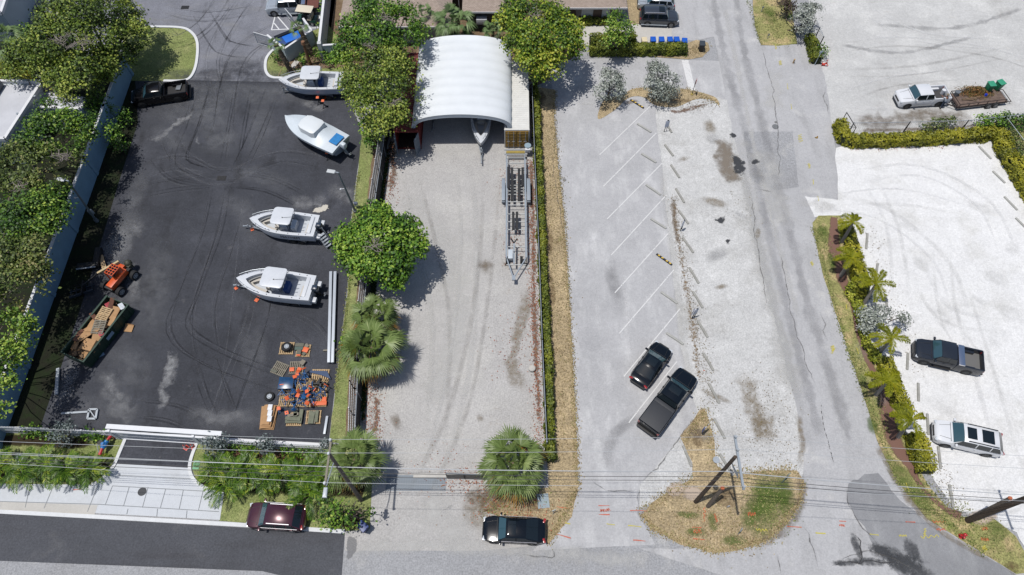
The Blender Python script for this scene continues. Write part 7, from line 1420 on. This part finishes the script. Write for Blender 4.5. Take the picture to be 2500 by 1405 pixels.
for i, (dl, z, r_, m, lab) in enumerate(((0, 8.6, .018, M_wirel, 'fourth thin pale cable just below the three on the crossarms'), (-.15, 7.9, .02, M_wired, 'thick black communications cable, upper one of the low pair'), (-.25, 7.4, .02, M_wired, 'thick black communications cable, lower one of the low pair'), (.1, 8.2, .018, M_wirel, 'twisted service cable just above the black pair'))):
    a = bL+tL*(z/tL.z)+Vector((0, dl-.2, 0)); b = bM+tM*(z/tM.z)+Vector((0, dl-.2, 0)); c = bR+tR*(z/tR.z)+Vector((0, dl-.2, 0)); l = G(-500, (1085, 1092, 1100, 1078)[i], z)
    wire(lab, [l, a, b, c, far(c, b, 30)], r_, m if i else M_wirel, .35)
# ---- orange machine
om = thing('telescopic_loader', 'orange cabbed four wheel loader with pale boom parked by the left soil strip', 'loader', G(298, 690), radians(66))
mo = mat('loader_orange', S(226, 92, 34), .4, var=.06, coat=.5)
MB().box((0, 0, .75), (2.9, 1.0, .45)).build('chassis', M_trim, om, bevel=.05); MB().box((-.2, -.35, 1.25), (2.3, .7, .6)).build('engine_cover', mo, om, bevel=.06); MB().box((.95, .3, 1.15), (.8, .7, .4)).build('front_cover', mo, om, bevel=.06)
cf = MB()
for x in (-.45, .75):
    for y in (-.55, .5): cf.beam((x, y, 1.0), (x*.9, y*.85, 2.25), .1, .1)
for k in range(5): cf.beam((-.42+.28*k, -.48, 2.27), (-.42+.28*k, .45, 2.27), .06, .05)
for k in range(4): cf.beam((-.42, -.48+.31*k, 2.28), (.70, -.48+.31*k, 2.28), .06, .05)
cf.build('cab_cage', mo, om); MB().box((.1, 0, 1.4), (.5, .5, .15)).box((-.15, 0, 1.7), (.1, .5, .5)).build('seat', M_trim, om); MB().box((.15, .0, 2.2), (1.1, .85, .03)).build('roof_glass', M_glass, om)
for x in (-1.05, 1.05):
    for s in (-1, 1): wheel(om, x, s*.95, .48, .42, M_lgrey, s)
b0 = Vector((1.2, .75, 1.7)); b1 = Vector((-1.2, 1.5, 1.6)); MB().beam((1.4, .6, 1.6), (-.6, 1.6, 1.6), .2, .2).build('boom', mat('pale_boom', S(206, 184, 140), .5), om); MB().beam((-.6, 1.6, 1.6), (-2.2, 2.6, .9), .15, .15).build('boom_extension', M_trim, om)
fk = MB().beam((-1.6, 3.1, .6), (-2.9, 2.2, .6), .1, .5)
for k in range(6): p = Vector((-1.7, 3.0, .35)).lerp(Vector((-2.8, 2.3, .35)), k/5); fk.beam(p, p+Vector((-.6, .95, -.1)), .05, .05)
fk.build('fork_carriage', M_trim, om)
MB().ball((1.75, 0, 1.1), .4, 8).box((1.6, 0, .9), (.5, .8, .5)).build('rear_engine', mat('olive_engine', S(66, 66, 52), .6, var=.3, vs=6), om)
om.scale = (.9, .9, .9)
att = thing('tracked_attachment', 'black skid attachment lying in the shade left of the orange loader', 'machine part', G(222, 655), .15); MB().box((0, 0, .4), (1.9, .5, .5)).box((.7, .9, .4), (.5, 1.8, .6)).build('frame', M_trim, att, bevel=.05); MB().box((-.1, -.35, .6), (1.7, .12, .08)).build('edge_plate', M_lgrey, att); MB().box((1.15, .3, .3), (.4, 1.6, .06), rz=.35).build('board', M_wood, att)
fa = thing('fork_attachment', 'dark fork frame lying in the soil strip above the green container', 'machine part', G(205, 712), .4); f = MB()
for k in range(5): f.beam((-1+.45*k, -.5, .3), (-1+.45*k, .6, .12), .06, .06)
f.beam((-1.1, -.5, .4), (1.0, -.5, .4), .12, .25).beam((-1.1, .2, .2), (1.0, .2, .2), .1, .1).build('fork_frame', mat('blue_grey_frame', S(50, 60, 72), .6), fa)
def pallet(lab, x, y, rz=0, s=(1.15, 1.05), m=M_wood, z=0, group='wooden pallets'):
    r = thing('pallet', lab, 'pallet', G(x, y, z), rz, group); t = MB(); n = 8
    for k in range(n): t.box((-s[0]/2+s[0]*(k+.5)/n, 0, .125), (s[0]/n*.58, s[1], .022))
    t.build('deck_boards', m, r); t = MB()
    for k in (-1, 0, 1): t.box((0, k*(s[1]/2-.05), .068), (s[0], .09, .085))
    for k in (-1, 0, 1): t.box((k*(s[0]/2-.06), 0, .012), (.1, s[1], .02))
    t.build('bearer', m, r); return r
# ---- green roll off container with cardboard
Q = [G(313, 745, 1.35), G(204, 884, 1.35)]; d = (Q[0]-Q[1]); Lr = d.length; d.normalize(); nr = Vector((-d.y, d.x, 0)); nr = nr if nr.x < 0 else -nr; c = (Q[0]+Q[1])/2+nr*1.15
rzr = atan2(d.y, d.x); ro = thing('roll_off_container', 'dark green open roll off container full of cardboard and pallets', 'dumpster', (c.x, c.y, 0), rzr); mg = mat('dark_green_steel', S(24, 60, 46), .55, var=.2, vs=2)
for s in (-1, 1):
    MB().box((0, s*1.12, .75), (Lr, .08, 1.2)).build('side_wall', mg, ro); rb = MB()
    for k in range(9): rb.box((-Lr/2+.3+(Lr-.6)*k/8, s*1.19, .7), (.1, .08, 1.1))
    rb.box((0, s*1.15, 1.37), (Lr+.1, .16, .1)).build('side_rib', mg, ro)
for s in (-1, 1): MB().box((s*Lr/2, 0, .75), (.08, 2.24, 1.2)).build('end_wall', mg, ro)
MB().box((0, 0, .18), (Lr, 2.2, .1)).build('floor', mg, ro); MB().box((0, -1.25 if nr.dot(Vector((-sin(rzr), cos(rzr), 0))) > 0 else 1.25, .85), (.8, .02, .4)).build('number_plate', mat('plate_blue', S(150, 176, 200), .5), ro)
Wm = Matrix.Translation((c.x, c.y, 0)) @ Matrix.Rotation(rzr, 4, 'Z'); cb = random.Random(8)
spec = [(.5, .35, 1.35, 1.9, 1.3, .03, .3, 'large flat cardboard sheet on the upper left of the green container'), (-.7, .5, 1.4, 1.6, 1.1, .03, -.4, 'creased cardboard sheet midway along the green container'), (-1.6, -.45, 1.25, 1.0, 1.3, .5, .1, 'brown printed cardboard box near the lower end of the green container'), (-.9, -.7, 1.3, .9, .7, .4, .4, 'open tan cardboard box against the right side of the green container'), (2.0, -.4, 1.35, 1.2, .8, .1, .2, 'pale cardboard piece near the top of the green container'), (-2.4, .3, 1.0, .9, 1.0, .04, .9, 'tilted cardboard sheet in the lower end of the green container'), (-2.5, -.5, .95, .7, .5, .3, .2, 'small cardboard box at the lower end of the green container'), (1.2, -.8, 1.4, .9, .5, .05, .1, 'narrow cardboard strip beside the pallets in the green container'), (-1.9, .8, 1.2, 1.1, .6, .04, .2, 'torn cardboard flap on the left rim of the green container')]
for (x, y, z, w_, l_, h_2, a, lab) in spec:
    p = Wm @ Vector((x*Lr/6.4, y, z-.1)); o = tag(MB().box((0, 0, 0), (w_, l_, h_2), rx=cb.uniform(-.25, .25), ry=cb.uniform(-.2, .2)).build('cardboard_box' if h_2 > .2 else 'cardboard_sheet', M_card, bevel=.01), lab, 'cardboard', 'cardboard in the green container'); o.location = p; o.rotation_euler = (0, 0, rzr+a)
for (x, y, a, lab) in ((1.5, .15, .1, 'broken pale pallet on top near the upper end of the green container'), (.2, -.25, .35, 'weathered wooden frame across the middle of the green container')):
    p = Wm @ Vector((x*Lr/6.4, y, 1.36)); r_ = pallet(lab, 0, 0, 0, (1.3, 1.0), M_wood if a < .2 else M_woodg, 0, 'pallets in the green container'); r_.location = p; r_.rotation_euler = (.08, -.06, rzr+a)
for k, (x, y, a, lab) in enumerate(((2.7, .3, .5, 'rusty brown sheet at the top end of the green container'), (-1.2, .9, .2, 'dark brown board along the left rim of the green container'), (.9, .8, 1.2, 'rusty bent strip near the left rim of the green container'))):
    p = Wm @ Vector((x*Lr/6.4, y, 1.38)); o = tag(MB().box((0, 0, 0), (1.2, .35, .05), rx=.3).build('rusty_sheet', mat('rusty_brown', S(112, 72, 54), .85, var=.35, vs=3), bevel=.01), lab, 'scrap', 'scrap in the green container'); o.location = p; o.rotation_euler = (.1, .1, rzr+a)
f_ = mat('loose_rubbish', S(110, 88, 66), .9, var=.5, vs=4); rbm = MB()
for i in range(130):
    rbm.box((cb.uniform(-Lr/2+.3, Lr/2-.3), cb.uniform(-.95, .95), cb.uniform(.7, 1.08)), (cb.uniform(.1, .6), cb.uniform(.1, .4), cb.uniform(.02, .15)), rz=cb.uniform(0, 3), rx=cb.uniform(-.5, .5))
rbm.box((0, 0, .5), (Lr-.2, 2.1, .6)); o = rbm.build('loose_rubbish', f_); o.location = (c.x, c.y, 0); o.rotation_euler = (0, 0, rzr); struct(o, 'stuff', 'brown loose rubbish filling the green container', 'rubbish')
for x, y, lab, col in ((2.2, .4, 'red and white packaging near the top of the green container', (170, 60, 70)), (-.2, -.7, 'red printed card by the right rim of the green container', (190, 60, 80)), (2.6, -.7, 'white plastic sheet at the top right corner of the green container', (214, 220, 226))):
    p = Wm @ Vector((x, y, 1.36)); o = tag(MB().box((0, 0, 0), (.7, .4, .05), rx=.2).build('packaging', mat('pk%d' % col[1], S(*col), .6, var=.3, vs=4), bevel=.01), lab, 'packaging'); o.location = p; o.rotation_euler = (0, 0, rzr+1.1)
o = tag(MB().box((0, 0, .12), (.75, .7, .03), rx=.1).box((0, .3, .2), (.7, .03, .22)).build('flattened_box', M_card), 'small tan flattened box on the asphalt right of the green container', 'cardboard'); o.location = G(316, 803); o.rotation_euler = (0, 0, -.1)
tag(MB().box((0, 0, .03), (.5, .4, .03), rz=.6).build('paper_sheet', mat('bluish_paper', S(150, 180, 205), .7)), 'pale blue sheet of paper in the shade below the green container', 'paper').location = G(247, 866)
# ---- pallets and boat stand pile
PL_ = [(701, 852, 0, 'pale pallet under the black tyre at the top of the pile area'), (741, 858, 0, 'pallet carrying grey and orange blocks beside the tyre pallet'), (684, 902, -.38, 'tilted bare pale pallet left of the grey pallet'), (725, 899, .03, 'weathered grey pallet with orange plates on it'), (783, 918, .0, 'wide pale pallet under the navy banner board'), (702, 940, 0, 'pallet beneath the navy blue tarp bundle'), (743, 941, 0, 'pallet beneath the blue stands in the second row'), (782, 944, 0, 'pallet beneath the black metal brackets'), (700, 978, .03, 'pallet with stands at the left of the third row'), (743, 979, .0, 'pallet with blue stands in the middle of the third row'), (781, 978, 0, 'pallet with orange crate at the right of the third row'), (720, 1025, 0, 'pallet beneath the larger pile of grey green boards'), (766, 1020, .03, 'pale pallet beneath the smaller pile of grey green boards')]
for x, y, a, lab in PL_:
    sz = (1.5, 1.1) if 'wide' in lab else (1.25, 1.15); pallet(lab, x, y, a, sz, M_woodg if 'grey pallet' in lab else M_wood)
tagp = lambda o, lab, cat, g=None, loc=None, rz=0: (tag(o, lab, cat, g), setattr(o, 'location', loc), setattr(o, 'rotation_euler', (0, 0, rz)))
def tyre(lab, x, y, z0=0, grp=None, two=False):
    r = thing('spare_tyre', lab, 'tyre', G(x, y, z0), 0, grp); rg = []
    for k in range(25):
        a = 2*pi*k/24; rg.append([((.26+.12*cos(b)*.9+.06)*cos(a), (.26+.12*cos(b)*.9+.06)*sin(a), .13+.12*sin(b)) for b in [2*pi*j/8 for j in range(8)]])
    MB().loft(rg, close=True, caps=False).build('tread', M_tyrem, r, smooth=True); MB().tube((0, 0, .08), (0, 0, .2), .23, .21, 16).build('rim', M_lgrey, r); h = MB()
    for k in range(6): a = pi*k/3; h.tube((.13*cos(a), .13*sin(a), .195), (.13*cos(a), .13*sin(a), .21), .035, n=8)
    h.build('rim_hole', M_trim, r)
tyre('spare tyre lowest of the stack on the pale pallet', 700, 850, .14); tyre('spare tyre with silver rim on top of the stack on the pale pallet', 701, 848, .41); tyre('spare tyre lying alone left of the orange and blue stands', 659, 970)
blk = mat('grey_block', S(112, 112, 100), .9, var=.15, vs=3); blg = mat('green_grey_block', S(92, 110, 102), .9, var=.15)
for x, y, z, d_, m, a, lab in ((733, 845, .14, (.75, .32, .25), blk, .0, 'grey block at the top left of the block pallet'), (731, 853, .14, (.72, .3, .22), blg, .05, 'greenish block second on the block pallet'), (731, 862, .14, (.38, .42, .22), blk, 0, 'grey block at the bottom left of the block pallet'), (747, 856, .14, (.5, .45, .18), M_org, -.3, 'orange block on the block pallet'), (748, 846, .14, (.4, .35, .12), M_woodg, .6, 'tan block at the top of the block pallet'), (730, 868, .14, (.34, .2, .16), M_org, 0, 'small orange block at the foot of the block pallet'), (743, 865, .14, (.3, .3, .14), blk, .7, 'small dark block beside the orange one on the block pallet'), (713, 903, .16, (.4, .35, .08), M_org, .1, 'square orange plate at the left on the grey pallet'), (730, 905, .16, (.34, .5, .08), M_org, -.25, 'bright orange plate at the right on the grey pallet'), (727, 914, .05, (.36, .3, .08), M_org, .1, 'light orange plate below the grey pallet'), (740, 887, .1, (.4, .45, .2), M_woodg, -.5, 'weathered board block leaning off the corner of the grey pallet'), (669, 906, .14, (.6, .2, .06), blk, -.4, 'grey plank lying on the tilted pale pallet')):
    tagp(MB().box((0, 0, d_[2]/2), d_).build('block', m, bevel=.015), lab, 'block', 'blocks and plates on the pallets', G(x, y, z), a)
bn = MB(); a0 = [(-.95, .25), (.55, .28), (1.0, -.42), (.1, -.1), (-.95, .1)]; bn.prism(a0, .2, .26); tagp(bn.build('banner_board', mat('navy_board', S(22, 60, 104), .5, var=.1)), 'navy blue torn banner board on the wide pallet', 'board', None, G(783, 916), -.05)
tm = bpy.data.objects[-1] if False else None
tagp(MB().loft([[(-.62, -.5, .15), (.62, -.5, .15), (.62, .5, .15), (-.62, .5, .15)], [(-.62, -.52, .5), (.64, -.5, .55), (.6, .5, .5), (-.6, .52, .56)], [(-.3, -.2, .68), (.3, -.25, .6), (.35, .25, .66), (-.25, .3, .62)]], close=True).build('tarp_bundle', mat('blue_film', S(24, 70, 112), .3, var=.3, vs=4, coat=.5), smooth=True), 'navy blue plastic wrapped bundle at the left of the second pallet row', 'bundle', None, G(702, 941, .1), 0)
jr = random.Random(21); M_bst = mat('blue_stand_steel', S(40, 100, 160), .5, var=.2, vs=6)
places = [(735, 930), (745, 938), (728, 942), (750, 928), (738, 948), (757, 944), (692, 968), (705, 975), (712, 966), (698, 985), (728, 972), (738, 982), (748, 970), (742, 990), (757, 980), (768, 966), (776, 974), (787, 968), (770, 985), (722, 985)]
for i, (x, y) in enumerate(places):
    row = 'second' if y < 955 else 'third'; side = 'left' if x < 718 else ('middle' if x < 762 else 'right')
    k = sum(1 for (u, v_) in places[:i] if ('second' if v_ < 955 else 'third') == row and ('left' if u < 718 else ('middle' if u < 762 else 'right')) == side)
    s = stand('%s blue boat stand heaped at the %s of the %s pallet row' % (ORD[k], side, row), G(x, y, .15), jr.uniform(0, 6), .75, M_bst, 'blue boat stands heaped on the pallets', pad=M_bst if i % 3 == 1 else None); s.rotation_euler = (jr.uniform(-1.5, 1.5), jr.uniform(-.8, .8), jr.uniform(0, 6)); s.location.z = jr.uniform(.3, .55); s.scale = (1.1, 1.1, 1.1)
for x, y, a, lab in ((776, 940, .1, 'black steel bracket at the left of the bracket pallet'), (788, 938, -.2, 'black steel bracket at the right of the bracket pallet'), (771, 950, .5, 'black steel bracket at the front of the bracket pallet')):
    f = MB().box((0, 0, .3), (.9, .14, .14)).box((-.3, .15, .25), (.14, .5, .14)).box((.3, -.1, .3), (.14, .4, .14)); tagp(f.build('steel_bracket', M_trim, bevel=.01), lab, 'bracket', 'black brackets', G(x, y, .1), a)
tagp(MB().box((0, 0, .22), (1.3, .35, .16)).box((.4, .3, .2), (.4, .5, .14)).build('orange_crate', M_org, bevel=.02), 'long orange plastic barrier at the front right of the third pallet row', 'barrier', None, G(780, 988), .05)
stand('orange topped stand standing alone below the left of the third pallet row', G(685, 1003), .3, .5, M_bst, None); stand('small blue grey stand beside the larger board pile', G(703, 1012), .3, .35, M_bst, None)
cbst = thing('cardboard_stack', 'stack of long flat cardboard cartons beside the front fence', 'cardboard', G(658, 1020), radians(-2))
for k, (dx, dy, w_, l_, a) in enumerate(((0, 0, 1.2, 2.1, .0), (.05, .02, 1.05, 2.0, -.06), (-.18, -.05, .9, 1.9, .12), (.0, .05, .85, 1.8, -.02), (-.02, .08, .6, 1.7, 0))): MB().box((dx, dy, .06+.1*k), (w_, l_, .09), rz=a).build('carton', M_card, cbst, bevel=.01)
for k in range(3): tagp(MB().box((0, 0, .03), (.36, .48, .05)).build('white_tile', M_white, bevel=.005), ['top', 'middle', 'lowest'][k]+' white panel on the cardboard stack', 'panel', 'white panels on the cardboard stack', G(659.5-k*.7, 995+14*k, .52), -.03)
bd = [(716, 1030, .15, (1.25, .28, .14), .03), (716, 1022, .15, (1.25, .28, .14), .0), (735, 1018, .15, (.3, 1.2, .16), 0), (716, 1014, .29, (.9, .24, .12), .2), (718, 1024, .29, (1.1, .3, .12), -.05), (722, 1010, .29, (.3, .6, .12), .05), (758, 1020, .15, (.28, 1.1, .12), .03), (767, 1020, .15, (.28, 1.1, .12), .03), (774, 1018, .15, (.26, 1.0, .18), .03), (763, 1021, .27, (.3, 1.0, .1), -.05)]
for i, (x, y, z, d_, a) in enumerate(bd): big = i < 6; tagp(MB().box((0, 0, d_[2]/2), d_).build('composite_board', mat('mossy_board', S(120, 124, 106), .9, var=.2, vs=3) if i not in (3, 7) else M_woodg, bevel=.01), '%s grey green board of the %s board pile by the front fence' % (ORD[i if big else i-6], 'larger left' if big else 'smaller right'), 'board', 'grey green boards', G(x, y, z), a)
# ---- the worker leaning on the white pickup
def skin(name, pts, edges, rad, m, parent, sub=1):
    me = bpy.data.meshes.new(name); me.from_pydata(pts, edges, []); o = bpy.data.objects.new(name, me); COL.objects.link(o); o.parent = parent; me.materials.append(m)
    sk_ = o.modifiers.new('skin', 'SKIN'); sk_.use_smooth_shade = True; me.skin_vertices
    if not me.skin_vertices: bm = bmesh.new(); bm.from_mesh(me); bm.verts.layers.skin.verify(); bm.to_mesh(me); bm.free()
    for i, r in enumerate(rad): me.skin_vertices[0].data[i].radius = (r, r*.85 if isinstance(r, float) else r)
    me.skin_vertices[0].data[0].use_root = True
    ss_ = o.modifiers.new('sub', 'SUBSURF'); ss_.levels = ss_.render_levels = sub; return o
pf = G(2296, 264); per = thing('person', 'person in pale shirt and dark trousers reaching into the bed of the white pickup', 'person', pf, radians(20))
M_skin = mat('skin_tone', S(150, 106, 84), .6); M_shirt = mat('pale_shirt', S(206, 212, 220), .8, var=.06, vs=5); M_jean = mat('dark_jeans', S(52, 66, 88), .85, var=.1, vs=5)
J = [(0, 0, .95), (0, .03, 1.15), (0, .08, 1.38), (0, .12, 1.52), (0, .15, 1.62), (0, .16, 1.72), (-.19, .1, 1.42), (-.24, .34, 1.32), (-.18, .56, 1.30), (.19, .1, 1.42), (.25, .32, 1.28), (.30, .5, 1.12), (-.1, 0, .90), (-.13, -.03, .5), (-.14, -.12, .09), (-.14, .04, .03), (.1, 0, .90), (.13, .02, .5), (.15, -.02, .09), (.15, .14, .03)]
E = [(0, 1), (1, 2), (2, 3), (3, 4), (4, 5), (2, 6), (6, 7), (7, 8), (2, 9), (9, 10), (10, 11), (0, 12), (12, 13), (13, 14), (14, 15), (0, 16), (16, 17), (17, 18), (18, 19)]
Rr = [.13, .12, .14, .055, .085, .075, .06, .045, .032, .06, .045, .032, .09, .06, .04, .035, .09, .06, .04, .035]
for hnd, dr in ((8, (-.0, 1, -.1)), (11, (.3, .9, -.3))):
    h0 = Vector(J[hnd]); dv = Vector(dr).normalized(); k0 = len(J); J.append(tuple(h0+dv*.07)); E.append((hnd, k0)); Rr.append(.034)
    for q in range(4):
        sx = Vector((1, 0, 0))*(-.03+.02*q); p1 = h0+dv*.12+sx; p2 = h0+dv*(.165-.01*abs(q-1.5))+sx+Vector((0, 0, -.025)); J += [tuple(p1), tuple(p2)]; E += [(k0, len(J)-2), (len(J)-2, len(J)-1)]; Rr += [.011, .009]
    J.append(tuple(h0+dv*.08+Vector((.06 if hnd == 8 else -.06, 0, -.01)))); E.append((k0, len(J)-1)); Rr.append(.012)
skin('body', J, E, Rr, M_skin, per)
skin('shirt', [J[1], J[0], J[2], J[6], tuple(Vector(J[6]).lerp(Vector(J[7]), .8)), J[9], tuple(Vector(J[9]).lerp(Vector(J[10]), .8))], [(0, 1), (0, 2), (2, 3), (3, 4), (2, 5), (5, 6)], [.165, .155, .175, .085, .07, .085, .07], M_shirt, per)
skin('trousers', [(0, 0, .93), J[12], J[13], (-.14, -.11, .14), J[16], J[17], (.15, -.02, .14)], [(0, 1), (1, 2), (2, 3), (0, 4), (4, 5), (5, 6)], [.15, .11, .085, .07, .11, .085, .07], M_jean, per)
MB().tube((0, .16, 1.74), (0, .16, 1.86), .115, .09, 12).tube((0, .2, 1.74), (0, .2, 1.755), .15, n=14).build('cap', mat('light_cap', S(150, 140, 120), .8), per, smooth=True)
sh = MB()
for x, y in ((-.14, -.03), (.15, .06)): sh.box((x, y, .05), (.11, .29, .1))
sh.build('shoe', M_trim, per, bevel=.03)
hd_ = MB(); fz = 1.66
for sx in (-.035, .035): hd_.tube((sx, .225, fz+.03), (sx, .24, fz+.03), .012, n=8)
hd_.build('eye', M_trim, per); MB().tube((0, .23, fz+.02), (0, .262, fz-.005), .012, .016, 6).build('nose', M_skin, per)
tagp(MB().tube((0, 0, 0), (0, 0, .5), .2, .2, 12).tube((0, 0, .5), (0, 0, .54), .21, .21, 12).build('cooler_drum', M_white), 'round drink cooler in the bed of the white pickup by the worker', 'cooler', None, G(2299, 229, .75), 0)
for k, (x, y) in enumerate(((1013, 400), (2000, 1330))): pass
print('OBJ', len(bpy.data.objects))
